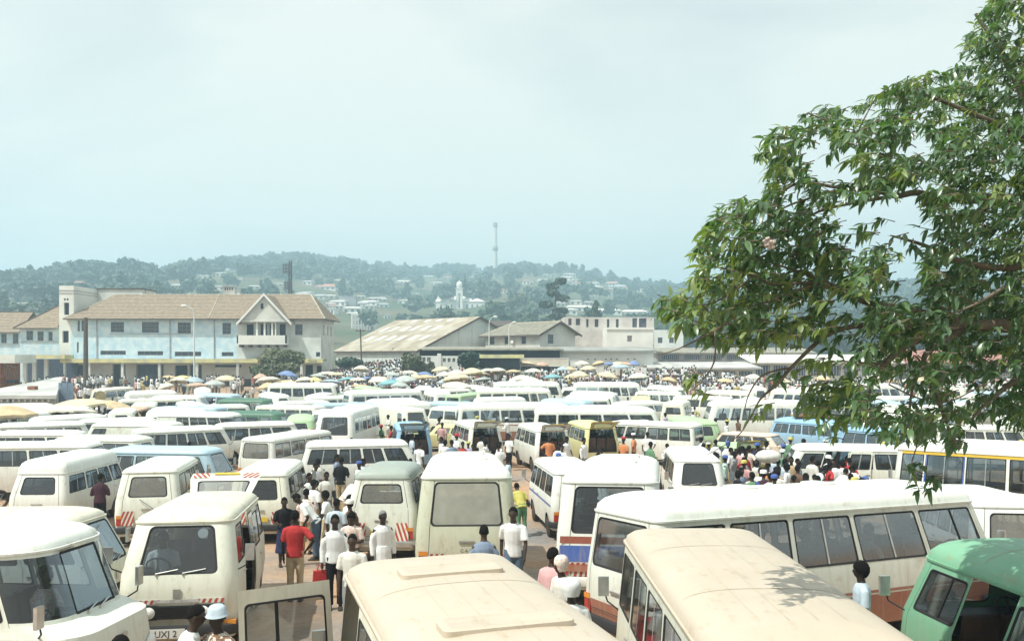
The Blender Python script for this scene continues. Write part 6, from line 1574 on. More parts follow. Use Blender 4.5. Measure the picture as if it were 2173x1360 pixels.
def person_meshes(pose, near, dress=None, sleeve='short'):
    P = POSES[pose]; bend = R(P['bend']); hip = Vector((0, 0, .93)); Rb = Matrix.Rotation(bend, 3, 'Y')
    def U(p): p = Vector(p); return hip + Rb @ (p - hip)
    vox = .016 if near else .034
    sit = P.get('sit')
    legs = []
    for sg, k in ((-1, 'rk'), (1, 'lk')):
        h = Vector((0, sg * .088, .92))
        if sit: legs.append((h, Vector((.43, sg * .11, .93)), Vector((.45, sg * .11, .50)), sg))
        else:
            a, b = P[k]; legs.append((h, Vector((a, sg * .092, .49)), Vector((b, sg * .095, .085)), sg))
    arms = [(U((0, sg * .178, 1.375)), U(Vector((0, sg * .178, 1.385)) + Vector(P[k][0])), U(Vector((0, sg * .178, 1.385)) + Vector(P[k][1])), sg) for sg, k in ((-1, 'rl'), (1, 'll'))]
    n = 10 if near else 7
    body = MB()
    body.tube([U((0, 0, z)) for z in (.86, .95, 1.07, 1.22, 1.33, 1.42, 1.47)], [.135, .145, .125, .148, .155, .115, .06], n, flat=.68)
    body.tube([U((0, 0, 1.42)), U((.012, 0, 1.50)), U((.018, 0, 1.57))], [.062, .056, .055], n)
    body.ball(U((.012, 0, 1.632)), (.098, .076, .108), n + 2, 8); body.ball(U((.042, 0, 1.568)), (.062, .054, .062), n, 6)
    if near:
        body.ball(U((.114, 0, 1.607)), (.022, .017, .02), 6, 4); body.ball(U((.104, 0, 1.632)), (.014, .012, .03), 6, 4)
        body.ball(U((.098, 0, 1.565)), (.016, .026, .014), 6, 4); body.ball(U((.092, 0, 1.655)), (.014, .05, .012), 6, 4)
        for sg in (-1, 1): body.ball(U((.005, sg * .080, 1.61)), (.024, .014, .034), 6, 4)
    for h, k, a, sg in legs:
        body.tube([h, h.lerp(k, .5), k, k.lerp(a, .35), a], [.088, .074, .054, .056, .036], n)
        body.tube([a + Vector((-.05, 0, -.03)), a + Vector((.05, 0, -.04)), a + Vector((.15, sg * .015, -.062))], [.034, .036, .024], 6)
    for s_, e, w, sg in arms:
        body.tube([s_ + Vector((0, -sg * .03, .0)), s_.lerp(e, .5), e, e.lerp(w, .4), w], [.052, .046, .037, .036, .025], n)
        d = (w - e).normalized(); body.tube([w, w + d * .045, w + d * .09], [.027, .036, .028], 6, flat=.6)
    bm_ = remeshed(body, vox, 'body', SKIN[0])
    if near:       # fingers rooted in the palm, joined to the same mesh
        f = MB()
        for s_, e, w, sg in arms:
            d = (w - e).normalized(); side = d.cross(Vector((0, sg, 0)));
            side = side.normalized() if side.length > .1 else Vector((1, 0, 0)); cur = Vector((0, -sg, 0)) * .5 + d * .8
            for q, ln in ((-.026, .068), (-.009, .080), (.009, .075), (.026, .058)):
                b0 = w + d * .075 + side * q; f.tube([b0, b0 + d * ln * .55, b0 + (d * .6 + cur * .4) * ln], [.010, .0095, .007], 5)
            b0 = w + d * .03 + side * .028; f.tube([b0, b0 + (d * .5 + side * .8) * .035, b0 + (d * .95 + side * .7) * .06], [.012, .011, .008], 5)
        bb = bmesh.new(); bb.from_mesh(bm_); tmp = f.mesh('fingers', SKIN[0], 60); bb.from_mesh(tmp); bb.to_mesh(bm_); bb.free(); bpy.data.meshes.remove(tmp)
        bm_.polygons.foreach_set('use_smooth', [True] * len(bm_.polygons))
    sh = MB()
    hem = .86 if not dress else .98
    sh.tube([U((0, 0, z)) for z in (hem, .95 if not dress else 1.0, 1.07, 1.22, 1.33, 1.41, 1.462)], [.176, .172, .158, .170, .172, .138, .074], n + 2, flat=.72)
    for s_, e, w, sg in arms:
        s0 = s_ + Vector((0, -sg * .07, .012))
        if sleeve == 'short': sh.tube([s0, s_.lerp(e, .08), s_.lerp(e, .4), s_.lerp(e, .82)], [.060, .063, .066, .068], n)
        else: sh.tube([s0, s_.lerp(e, .5), e, e.lerp(w, .5), e.lerp(w, .95)], [.060, .062, .054, .050, .044], n)
    shm = remeshed(sh, vox, 'shirt', CL['white'])
    tr = MB()
    if dress == 'skirt':
        tr.tube([(0, 0, 1.06), (0, 0, .95), (0, 0, .8), (.0, 0, .55), (0, 0, .34)], [.148, .168, .182, .20, .23], n + 2, flat=.8)
    elif dress == 'robe':
        tr.tube([(0, 0, 1.06), (0, 0, .95), (0, 0, .8), (.0, 0, .5), (0, 0, .14)], [.155, .18, .19, .21, .24], n + 2, flat=.8)
    else:
        tr.tube([(0, 0, .80), (0, 0, .92), (0, 0, 1.03)], [.12, .146, .134], n + 2, flat=.72)
        for h, k, a, sg in legs: tr.tube([h + Vector((0, -sg * .01, .06)), h.lerp(k, .5), k, k.lerp(a, .5), k.lerp(a, .97)], [.096, .088, .068, .066, .068], n)
    trm = remeshed(tr, vox, 'skirt' if dress else 'trousers', CL['navy'])
    return dict(body=bm_, shirt=shm, legs=trm, head=U((.012, 0, 1.632)), Rb=Rb, ankles=[a for _, _, a, _ in legs], legname='skirt' if dress == 'skirt' else 'robe' if dress == 'robe' else 'trousers')
def hair_mesh(kind):
    mb = MB(); k = dict(short=.99, afro=1.13, bald=.985)[kind]; rings = []
    for j in range(7):
        row = []
        for q in range(14):
            az_ = 2 * PI * q / 14; lim = R((58 if kind == 'short' else 78) + (62 if kind == 'short' else 76) * (1 - math.cos(az_)) / 2); th = lim * j / 6
            jt = 1 + (.035 if kind == 'short' else .07) * noise.noise(Vector((th * 6, az_ * 3.5, k * 9))); k_ = k; k = k * jt; row.append((.104 * k * math.sin(th) * math.cos(az_) - .004, .084 * k * math.sin(th) * math.sin(az_), .116 * k * math.cos(th) + .002)); k = k_
        rings.append(row)
    inner = [(x * .9, y * .9, z * .9) for x, y, z in rings[-1]]
    mb.loft(rings + [inner], True, 0); return mb.mesh('hair', M_HAIR, 180)
def hat_mesh(kind):
    mb = MB()
    if kind == 'bucket': mb.lathe([(.128, -.005), (.122, .004), (.104, .03), (.098, .08), (.07, .108), (.002, .112)], 18, Matrix.Translation((0, 0, .025)))
    elif kind == 'cap': mb.lathe([(.108, .02), (.106, .07), (.09, .112), (.05, .128), (.002, .13)], 16); mb.box((.135, 0, .03), (.11, .13, .012))
    elif kind == 'kufi': mb.lathe([(.105, .04), (.104, .105), (.09, .118), (.002, .122)], 16)
    elif kind == 'scarf': mb.lathe([(.085, -.09), (.108, -.02), (.112, .05), (.10, .10), (.06, .135), (.002, .14)], 16, Matrix.Translation((-.015, 0, 0)) @ Matrix.Scale(.92, 4, (0, 1, 0)))
    elif kind == 'wrap': mb.lathe([(.10, -.07), (.128, .02), (.135, .08), (.11, .14), (.05, .165), (.002, .17)], 16, Matrix.Translation((-.02, 0, 0)))
    return mb.mesh('hat', CL['white'], 60)
HAIRM = {k: hair_mesh(k) for k in ('short', 'afro')}; HATM = {}
PM_ = {}
def shoe_mesh():
    mb = MB(); mb.loft([[(x, y * w, z) for y, z in ((-.04, 0), (.04, 0), (.042, .03), (.03, h), (-.03, h), (-.042, .03))] for x, w, h in ((-.075, .75, .07), (-.02, 1, .085), (.06, 1.05, .065), (.13, 1.0, .045), (.18, .6, .03))], True, 0, True, True)
    return mb.mesh('shoe', M_SHOE, 50)
SHOE = shoe_mesh()
def eye_mesh():
    mb = MB(); mb.ball((0, 0, 0), (.007, .012, .0055), 8, 5, 0); mb.ball((.004, 0, 0), (.005, .0062, .006), 6, 4, 1); return mb.mesh('eye', [M_EYE, M_HAIR], 180)
EYE = eye_mesh()
def person(loc, face, pose='stand', shirt='white', legs='navy', hair='short', hat=None, hatc='white', h=1.70, near=True, dress=None, sleeve='short', skin=0, label='', group=None, shoe=True, z=None):
    key = (pose, near, dress, sleeve)
    if key not in PM_: PM_[key] = person_meshes(*key)
    K = PM_[key]; s = h / 1.745
    t = empty('person', (loc[0], loc[1], ground_z(loc[0], loc[1]) if z is None else z), face); t.scale = (s, s, s)
    b = obj('body', K['body'], t); setmat(b, SKIN[skin])
    o = obj('shirt', K['shirt'], t); setmat(o, CL[shirt]); o = obj(K['legname'], K['legs'], t); setmat(o, CL[legs])
    e = K['Rb'].to_euler()
    if hat != 'wrap' and hat != 'scarf':
        o = obj('hair', HAIRM['short' if hair == 'grey' else hair], t); o.location = K['head']; o.rotation_euler = e
        if hair == 'grey': setmat(o, M_HAIRG)
    if hat:
        if hat not in HATM: HATM[hat] = hat_mesh(hat)
        o = obj('headscarf' if hat in ('wrap', 'scarf') else 'hat', HATM[hat], t); o.location = K['head']; o.rotation_euler = e; setmat(o, CL[hatc])
    if near:
        for sg in (-1, 1):
            o = obj('eye', EYE, t); o.location = K['head'] + K['Rb'] @ Vector((.088, sg * .032, .006)); o.rotation_euler = e
        if shoe:
            for a in K['ankles']: o = obj('shoe', SHOE, t); o.location = a + Vector((-.0, 0, -.085))
    tag(t, label, 'person', group); return t
def head_at(px, py, h=1.70):
    p = world_at(px, py, h); return (p.x, p.y)
def bag(kind, loc, col, label, s=1.0, rz=0, parent=None):
    t = empty(kind, loc, rz); t.scale = (s, s, s)
    mb = MB()
    if kind == 'sack':
        mb.loft([[(r * math.cos(2 * PI * k / 12) * 1.05, r * math.sin(2 * PI * k / 12) * .72 + .02 * math.sin(5 * k), z) for k in range(12)] for r, z in ((.06, 0), (.17, .03), (.22, .16), (.215, .30), (.16, .43), (.06, .50), (.09, .55))], True, 0, True, True)
        mb.build('cloth', CL[col], t, 60); mb = MB(); mb.tube([(0, -.02, .48), (.12, -.16, .62), (.2, .02, .72)], .012, 5); mb.build('strap', CL['offwhite'], t)
    else:
        mb.box((0, 0, .17), (.36, .12, .32), top=.86); mb.build('bag_body', CL[col], t, 40); mb = MB(); mb.tube([(-.09, 0, .32), (-.07, 0, .42), (.07, 0, .42), (.09, 0, .32)], .012, 5); mb.build('handle', CL[col], t)
    tag(t, label, 'bag'); return t
A_, T_ = R(90), R(-90)       # facing away from / towards the camera
NEAR = [
 (626, 1080, 1.74, 92, 'akimbo', 'red', 'beige', {}, 'man in red T-shirt and beige trousers seen from behind'),
 (603, 1052, 1.62, -70, 'hold', 'black', 'navy', dict(hair='short', dress='skirt'), 'woman in loose black top beside the man in red'),
 (671, 1017, 1.68, 95, 'stand', 'brown', 'navy', dict(sleeve='long'), 'person in brown jacket with a tan sack on the back'),
 (711, 1088, 1.74, -80, 'stand', 'white', 'black', dict(sleeve='long'), 'man in white long-sleeved shirt carrying a red bag'),
 (747, 1084, 1.62, -95, 'hold', 'floral', 'brown', dict(hair='afro', dress='skirt'), 'woman in pink floral blouse looking this way'),
 (748, 1130, 1.66, -92, 'stand', 'offwhite', 'grey', {}, 'man in open-necked white shirt just behind the beige roof'),
 (788, 1036, 1.58, -105, 'stand', 'yellow', 'navy', {}, 'youth in yellow shirt and dark blue trousers'),
 (812, 1081, 1.70, -60, 'stand', 'white', 'white', dict(hair='grey', dress='robe', sleeve='long'), 'grey-haired man in a long white robe'),
 (714, 1056, 1.66, 80, 'stand', 'ltblue', 'grey', {}, 'man in pale blue shirt, back turned, behind the man with red bag'),
 (738, 1049, 1.62, 40, 'hold', 'white', 'brown', {}, 'person in white shirt looking right beside the canopied pickup'),
 (667, 980, 1.70, -20, 'hold', 'white', 'tan', {}, 'man in white shirt by the cream minibus with brown tail'),
 (693, 998, 1.68, -70, 'stand', 'offwhite', 'grey', {}, 'man in off-white shirt next to the person with sack'),
 (715, 963, 1.70, 0, 'stand', 'greyblue', 'navy', {}, 'man in dark blue patterned shirt facing right'),
 (729, 1000, 1.72, 30, 'lean', 'white', 'tan', {}, 'man in white shirt leaning towards the canopied pickup'),
 (1027, 1113, 1.70, 92, 'hold', 'greyblue', 'navy', dict(sleeve='long'), 'man in grey-blue jacket facing the dusty minibus'),
 (1167, 1160, 1.70, 40, 'hold', 'pink', 'grey', {}, 'man in pink shirt beside the striped minibus'),
 (1197, 1178, 1.64, -150, 'hold', 'offwhite', 'red', dict(hat='scarf', hatc='floral', dress='skirt'), 'woman with red and white headscarf'),
 (1214, 1232, 1.60, 100, 'hold', 'white', 'white', dict(hat='wrap', dress='robe'), 'woman in white dress with large white headwrap'),
 (384, 1276, 1.70, 15, 'reach', 'white', 'tan', {}, 'man in white shirt stretching an arm out before the UXJ minibus'),
 (470, 1282, 1.66, -120, 'hold', 'stripe', 'brown', dict(hat='bucket', hatc='ltblue'), 'man in blue and white bucket hat and striped shirt'),
 (254, 1345, 1.70, 95, 'stand', 'maroon', 'navy', dict(hair='afro'), 'person with round dark hair at the bottom edge by the snub-nosed van'),
 (1829, 1189, 1.66, 170, 'stand', 'ltblue', 'navy', dict(hair='afro'), 'woman with afro and patterned top between beige roof and long bus'),
 (212, 1003, 1.72, 100, 'hold', 'maroon', 'black', dict(sleeve='long'), 'man in dark maroon shirt beside the high-domed minibus'),
 (371, 1018, 1.68, 85, 'akimbo', 'white', 'tan', {}, 'man in white shirt standing behind the ivory minibus'),
 (408, 1000, 1.70, 100, 'stand', 'white', 'grey', {}, 'man in white shirt beside the pale blue van'),
 (422, 1022, 1.66, 20, 'hold', 'black', 'navy', {}, 'person in black beside the cream minibus with brown tail'),
 (1107, 1016, 1.62, 110, 'lean', 'yellow', 'green', {}, 'person in bright yellow bending by the dusty minibus'),
 (889, 937, 1.74, 65, 'walk', 'white', 'offwhite', {}, 'tall man all in white walking beside the dusty minibus'),
 (871, 970, 1.52, 80, 'stand', 'white', 'blue', {}, 'boy in white shirt and blue trousers'),
 (264, 925, 1.66, 150, 'hold', 'orange', 'brown', dict(hair='afro'), 'woman in white and orange top with round hair'),
 (313, 926, 1.64, 100, 'stand', 'yellow', 'brown', {}, 'person in yellow top at the rear of a white minibus'),
 (400, 935, 1.66, 60, 'hold', 'white', 'grey', {}, 'man in white beside the pale blue windscreen'),
]
for px, py, h, f, po, sh, lg, kw, lb in NEAR: person(head_at(px, py, h), R(f), po, sh, lg, h=h, label=lb, skin=hash(lb[-9:]) % 1 + (px % 3), **kw)
person((.03, 16.75), R(-98), 'walk', 'white', 'jeans', 'short', h=1.84, label='man in white T-shirt and jeans walking this way past the dusty minibus')
p = head_at(671, 1017, 1.68); bag('sack', (p[0] + .02, p[1] - .24, ground_z(*p) + .92), 'tan', 'tan cloth sack slung on the back of the person in brown', 1.05)
p = head_at(711, 1088, 1.74); bag('handbag', (p[0] - .22, p[1] - .06, ground_z(*p) + .40), 'red', 'dark red bag in the hand of the man in white', 1.0, R(20))
# driver of the long bus and passengers glimpsed behind glass
def seated(bus_xy, hd, lx_, ly_, zseat, shirt, label, skin=0):
    c, s_ = math.cos(hd), math.sin(hd); x, y = bus_xy[0] + lx_ * c - ly_ * s_, bus_xy[1] + lx_ * s_ + ly_ * c
    person((x, y), hd, 'sit', shirt, 'navy', near=True, label=label, skin=skin, z=ground_z(x, y) + zseat - .80)
B5 = ((4.66, 14.40), R(25.5))
seated(*B5, 2.05, -.42, .95, 'ltblue', 'driver in pale blue shirt at the wheel of the long white and red bus')
for k, (a, b, c, l) in enumerate(((.9, -.5, 'grey', 'passenger in grey behind the driver of the long bus'), (.75, .3, 'maroon', 'passenger in maroon on the far side of the long bus'), (-.4, -.45, 'black', 'passenger in black in the middle of the long bus'), (-.55, .35, 'white', 'passenger in white on the far side, mid long bus'), (-1.6, .2, 'pink', 'passenger in pink near the rear of the long bus'))): seated(*B5, a, b, .92, c, l, k % 3)
seated((2.20, 8.75), R(90.5), -1.0, .45, .9, 'white', 'passenger in white at the side window of the beige-roofed minibus', 1)
seated((2.20, 8.75), R(90.5), .6, .4, .9, 'red', 'passenger in red farther forward in the beige-roofed minibus', 0)
seated((-5.23, 15.04), R(-80), .95, -.4, .86, 'white', 'driver in white behind the windscreen of the UXJ minibus', 0)
seated((-6.75, 10.85), R(-5), 1.05, .1, .92, 'floral', 'person in patterned shirt inside the snub-nosed van', 2)
# ---- everyone else: standing wherever there is room between the vehicles
def blocked(x, y, pad=.28):
    for _, vx, vy, hd, L, W in FOOT:
        dx, dy = x - vx, y - vy
        if abs(dx) > 6 or abs(dy) > 6: continue
        a = dx * math.cos(hd) + dy * math.sin(hd); b = -dx * math.sin(hd) + dy * math.cos(hd)
        if abs(a) < L / 2 + pad and abs(b) < W / 2 + pad: return True
    return False
SP = random.Random(99); TAKEN = []
def free(x, y, pad=.28, gap=.42):
    if blocked(x, y, pad): return False
    for a, b in TAKEN:
        if abs(a - x) < gap and abs(b - y) < gap: return False
    return True
for px, py, h, *_ in NEAR: TAKEN.append(head_at(px, py, h))
SH = ['white'] * 9 + ['offwhite'] * 4 + ['ltblue'] * 3 + ['greyblue', 'navy', 'black', 'brown', 'pink', 'yellow', 'maroon', 'orange', 'green', 'tan', 'grey', 'red', 'mint', 'floral', 'lilac']
LG = ['navy', 'grey', 'brown', 'black', 'tan', 'beige', 'jeans', 'maroon']
SHN = dict(offwhite='off-white', ltblue='pale blue', greyblue='grey-blue', floral='pink floral'); LGN = dict(jeans='blue jeans', beige='beige', navy='navy')
USED = {}
def extra(x, y, zone, near=False, face=None):
    sh, lg = SP.choice(SH), SP.choice(LG); woman = SP.random() < .22; hat = SP.choice([None] * 8 + ['cap', 'kufi', 'scarf' if woman else 'cap']); hc = SP.choice(['white', 'offwhite', 'yellow', 'blue', 'red'])
    fa = face if face is not None else SP.uniform(0, 6.28); q = math.degrees(fa) % 360
    fd = 'facing away' if 45 < q < 135 else 'facing left' if q < 225 and q >= 135 else 'facing this way' if 225 <= q < 315 else 'facing right'
    lb0 = f"{'woman' if woman else 'man'} in {SHN.get(sh, sh)} with {lg if lg != 'jeans' else 'blue'} {'skirt' if woman else 'trousers'}"; lb1 = (f" and {'headscarf' if hat == 'scarf' else 'hat'}" if hat else '')
    lb = lb0 + lb1 + ', ' + fd + ', ' + zone
    if len(lb.split()) > 16: lb = lb0 + lb1 + ' ' + zone
    if len(lb.split()) > 16: lb = lb0 + ' ' + zone
    person((x, y), fa, SP.choice(['stand', 'stand', 'walk', 'hold', 'akimbo'] + (['lean'] if near else [])), sh, lg, 'afro' if woman and not hat else 'short', hat, hc, SP.uniform(1.60, 1.80) * (.95 if woman else 1), near, 'skirt' if woman else None, SP.choice(['short', 'short', 'long']), SP.randrange(3), lb, 'people ' + zone)
    TAKEN.append((x, y))
def scatter(n, x0, x1, y0, y1, zone, near=False, pad=.28, tries=60, gap=.42):
    c = 0
    for _ in range(n * tries):
        if c >= n: break
        Y = SP.uniform(y0, y1); k = Y / ((y0 + y1) / 2); x = SP.uniform(x0, x1) * k
        if free(x, Y, pad, gap): extra(x, Y, zone, near); c += 1
    return c
NP = 0
# dense knot of people between the white van and the long bus
NP += scatter(50, 7.0, 11.0, 25.0, 31.2, 'in the crowd behind the long bus', True, .12, 160, .33)
NP += scatter(34, 7.2, 12.6, 31.4, 38.0, 'near the open-booted car', False, .12, 120, .34)
NP += scatter(20, -4.8, 6.6, 35.5, 41.0, 'by the raised tailgates', pad=.25)
NP += scatter(6, -5.9, -4.2, 20.0, 26.5, 'in the aisle by the canopied pickup', True, .2)
NP += scatter(6, -9.0, -5.2, 29.5, 33.0, 'behind the minibus with brown tail', True, .2)
NP += scatter(9, -3.2, 4.4, 30, 35.5, 'before the raised tailgates')
NP += scatter(5, -4.6, -2.2, 26, 32, 'behind the canopied pickup')
NP += scatter(6, -11.8, -5.0, 38, 46, 'among the vans left of centre')
NP += scatter(7, -19.5, -13.5, 46, 58, 'near the dark green vans')
NP += scatter(6, -22, -14.5, 34, 44, 'among the minibuses at left')
NP += scatter(20, -2, 13, 44, 57, 'before the long buses')
NP += scatter(9, 16, 26, 34, 50, 'behind the tree branches at right')
NP += scatter(18, -33, -22, 50, 64, 'by the kiosk under the patched parasol')
NP += scatter(18, -13, 0, 44, 62, 'in the packed lanes left of centre')
NP += scatter(18, 0, 14, 57, 72, 'in the packed lanes right of centre')
NP += scatter(10, -24, -12, 58, 74, 'in the packed lanes at left')
NP += scatter(10, 14, 30, 50, 74, 'in the lanes behind the tree')
print('PEOPLE', NP)
def crowd():
    """people too far away to tell apart: one object"""
    cols = [(.76, .78, .77)] * 9 + [(.50, .55, .58)] * 4 + [(.42, .16, .14), (.12, .14, .24), (.10, .10, .11), (.5, .42, .15), (.6, .35, .35), (.25, .3, .22), (.3, .2, .14)]
    V = []; F = []; Cc = []; cnt = 0
    def ringp(c, rx, ry, z, n=6): return [(c[0] + rx * math.cos(2 * PI * k / n), c[1] + ry * math.sin(2 * PI * k / n), z) for k in range(n)]
    def put(x, y):
        z = ground_z(x, y); s = SP.uniform(.9, 1.06); a = SP.uniform(0, 3.14); sh = SP.choice(cols); lg = SP.choice([(.03, .04, .08), (.1, .08, .06), (.25, .2, .15), (.05, .05, .05), (.3, .3, .3)])
        mb = MB(); parts = []
        for rows, col in (([(.10, .09, 0), (.15, .11, .45), (.17, .12, .92)], lg), ([(.18, .13, .86), (.17, .12, 1.1), (.24, .13, 1.36), (.10, .08, 1.48)], sh), ([(.05, .05, 1.46), (.085, .09, 1.56), (.088, .095, 1.66), (.04, .04, 1.76)], (.05, .042, .04))):
            o = len(V); n = 6
            for rx, ry, zz in rows:
                for p in ringp((0, 0), rx, ry, zz): V.append((x + (p[0] * math.sin(a) + p[1] * math.cos(a)) * s * 1, y + (-p[0] * math.cos(a) + p[1] * math.sin(a)) * s, z + p[2] * s)); Cc.append((*col, 1))
            for j in range(len(rows) - 1):
                for k in range(n): F.append((o + j * n + k, o + j * n + (k + 1) % n, o + (j + 1) * n + (k + 1) % n, o + (j + 1) * n + k))
            F.append(tuple(o + (len(rows) - 1) * n + k for k in range(n)))
        for sg in (-1, 1):
            o = len(V); dx, dy = -math.cos(a) * 0 + math.sin(a) * .25 * sg, -math.cos(a) * .25 * sg
            for zz, q, col in ((1.40, .8, sh), (1.1, 1.05, sh), (.85, 1.1, (.03, .02, .015))):
                for ex, ey in ((.045, 0), (-.022, .04), (-.022, -.04)): V.append((x + dx * q * s + ex, y + dy * q * s + ey, z + zz * s)); Cc.append((*col, 1))
            for j in range(2):
                for k in range(3): F.append((o + j * 3 + k, o + j * 3 + (k + 1) % 3, o + (j + 1) * 3 + (k + 1) % 3, o + (j + 1) * 3 + k))
    def zone(n, x0, x1, y0, y1, clump=0):
        c = 0
        for _ in range(n * 20):
            if c >= n: break
            x, y = SP.uniform(x0, x1), SP.uniform(y0, y1)
            if free(x, y, .2, .35): TAKEN.append((x, y)); put(x, y); c += 1
    zone(60, -26, 14, 72, 90); zone(150, -60, -38, 82, 121); zone(90, -40, -24, 92, 120); zone(430, -26, 4, 88, 115); zone(340, -25, -11, 112, 126); zone(400, 0, 24, 88, 116); zone(520, 20, 62, 80, 112); zone(60, -33, -24, 52, 76); zone(80, -24, 10, 80, 93); zone(70, 40, 75, 60, 85)
    me = bpy.data.meshes.new('crowd'); me.from_pydata(V, [], F); at_ = me.color_attributes.new('Col', 'FLOAT_COLOR', 'POINT'); at_.data.foreach_set('color', [q for c in Cc for q in c])
    m, nt, b = new_mat('crowd_cloth'); a = nt.nodes.new('ShaderNodeVertexColor'); a.layer_name = 'Col'; nt.links.new(a.outputs['Color'], b.inputs['Base Color']); b.inputs['Roughness'].default_value = .9
    me.materials.append(m); me.update(); tag(obj('crowd', me), 'tiny far-off market crowd in mostly white clothes around the parasols', 'crowd', kind='stuff')
crowd()
# ================================================================== PARASOLS, POLES, SMALL THINGS
UC = dict(cream=mat('parasol_cream', (.70, .62, .42), .85, .15, var=.2, scale=2), pale=mat('parasol_pale', (.70, .68, .56), .85, .15, var=.2, scale=2), tan=mat('parasol_tan', (.62, .50, .32), .85, .15, var=.25, scale=2), grey=mat('parasol_grey', (.46, .50, .48), .85, .15, var=.2, scale=2), bluegrey=mat('parasol_bluegrey', (.40, .50, .56), .85, .15, var=.2, scale=2),
          teal=mat('parasol_teal', (.22, .42, .45), .8, .15, var=.2, scale=2), blue=mat('parasol_blue', (.20, .28, .48), .8, .15, var=.2, scale=2), yellow=mat('parasol_yellow', (.70, .60, .30), .8, .15, var=.2, scale=2), rust=mat('parasol_rust', (.60, .42, .32), .85, .15, var=.2, scale=2))
UN = dict(bluegrey='blue-grey', pale='pale cream', cream='cream yellow')
M_POLE = mat('parasol_pole', (.30, .24, .17), .8, .2)
def canopy_mesh(r, hh, n=8, sag=.10):
    mb = MB(); rings = []
    for j in range(6):
        t = j / 5; row = []
        for k in range(n * 4):
            a = 2 * PI * k / (n * 4); f = (k % 4) / 4; sc = 1 - sag * math.sin(PI * f) * t
            row.append((r * t * sc * math.cos(a) if t else .015 * math.cos(a), r * t * sc * math.sin(a) if t else .015 * math.sin(a), hh * (1 - t ** 1.7) + .02 * math.sin(PI * f) * t))
        rings.append(row)
    val = [(x * 1.0, y * 1.0, z - .16 + (.05 if k % 2 else 0)) for k, (x, y, z) in enumerate(rings[-1])]
    mb.loft(rings + [val], True, 0); return mb.mesh('canopy', UC['cream'], 40)
def ribs_mesh(r, hh, n=8):
    mb = MB()
    for k in range(n):
        a = 2 * PI * k / n; pts = [(r * t * math.cos(a), r * t * math.sin(a), hh * (1 - t ** 1.7) - .03) for t in (.03, .35, .7, .98)]; mb.tube(pts, .011, 4)
    return mb.mesh('rib_frame', M_POLE, None)
CAN = canopy_mesh(1.25, .48); RIB = ribs_mesh(1.25, .48); CAN2 = canopy_mesh(1.25, .30, 8, .04); RIB2 = ribs_mesh(1.25, .30)
pm = MB(); pm.tube([(0, 0, 0), (0, 0, 2.42)], .024, 6); POLE = pm.mesh('pole', M_POLE, None)
UCOUNT = {}
def parasol(x, y, col, s=1.0, tilt=None, where='', h=1.0, label=None):
    t = empty('parasol', (x, y, ground_z(x, y)), SP.uniform(0, 3)); t.scale = (s, s, h)
    fl = SP.random() < .4; p = obj('pole', POLE, t); c = obj('canopy', CAN2 if fl else CAN, t); c.location = (0, 0, 2.0); setmat(c, UC[col]); r = obj('rib_frame', RIB2 if fl else RIB, c)
    a = tilt if tilt is not None else SP.uniform(0, .22); c.rotation_euler = (a * math.cos(x * 3), a * math.sin(x * 3), 0)
    lb = label or f"{UN.get(col, col)} market parasol, {'flat' if fl else 'domed'}, {where}"
    tag(t, lb, 'parasol', 'market parasols'); return t
def px_par(px, py, col, s, where, Y=None, h=1.0, label=None, tilt=None):
    if Y is None: p = world_at(px, py, 2.45 * h)
    else: p = Vector(((px - CX) * Y / F_PX, Y, 0))
    return parasol(p.x, p.y, col, s, tilt, where, h, label)
UMB = [(362, 804, 'tan', 1.0), (388, 804, 'yellow', 1.05), (382, 813, 'pale', 1.1), (352, 823, 'pale', .9), (413, 812, 'bluegrey', 1.1), (418, 820, 'rust', 1.1), (455, 818, 'grey', 1.15), (480, 808, 'cream', 1.35), (560, 812, 'grey', 1.1), (552, 802, 'rust', .9),
       (604, 816, 'tan', 1.3), (648, 812, 'pale', 1.2), (668, 812, 'yellow', 1.0), (676, 803, 'grey', 1.1), (712, 801, 'cream', 1.2), (705, 814, 'bluegrey', 1.2), (738, 809, 'teal', 1.3), (760, 810, 'pale', 1.0), (776, 809, 'blue', 1.0), (800, 808, 'cream', 1.3), (770, 824, 'tan', 1.3), (832, 803, 'grey', 1.1), (852, 810, 'blue', 1.2), (890, 803, 'cream', 1.1), (903, 803, 'blue', 1.2), (845, 820, 'grey', 1.2), (870, 800, 'pale', 1.1),
       (935, 797, 'cream', 1.3), (968, 801, 'pale', 1.35), (948, 815, 'bluegrey', 1.1), (1008, 796, 'bluegrey', 1.1), (1030, 798, 'pale', 1.1), (1023, 810, 'grey', 1.1), (1062, 790, 'pale', 1.2), (1075, 792, 'blue', 1.0), (1060, 800, 'tan', 1.2), (1090, 799, 'tan', 1.1), (1098, 808, 'grey', 1.1), (1120, 790, 'cream', 1.3), (1132, 799, 'pale', 1.25), (1150, 788, 'rust', 1.1),
       (1173, 806, 'teal', 1.2), (1195, 797, 'bluegrey', 1.1), (1208, 797, 'tan', 1.0), (1218, 805, 'cream', 1.3), (1235, 789, 'pale', 1.2), (1248, 796, 'cream', 1.2), (1270, 788, 'tan', 1.1), (1290, 785, 'blue', 1.1), (1306, 787, 'cream', 1.1), (1290, 804, 'rust', 1.1), (1312, 794, 'grey', 1.2), (1328, 786, 'rust', 1.1), (1345, 785, 'blue', .9), (1352, 810, 'bluegrey', 1.1),
       (1420, 812, 'tan', 1.1), (1540, 812, 'tan', 1.0), (1600, 806, 'pale', 1.1), (1660, 812, 'cream', 1.0), (1745, 808, 'tan', 1.1), (1850, 806, 'pale', 1.1), (1960, 812, 'tan', 1.1)]
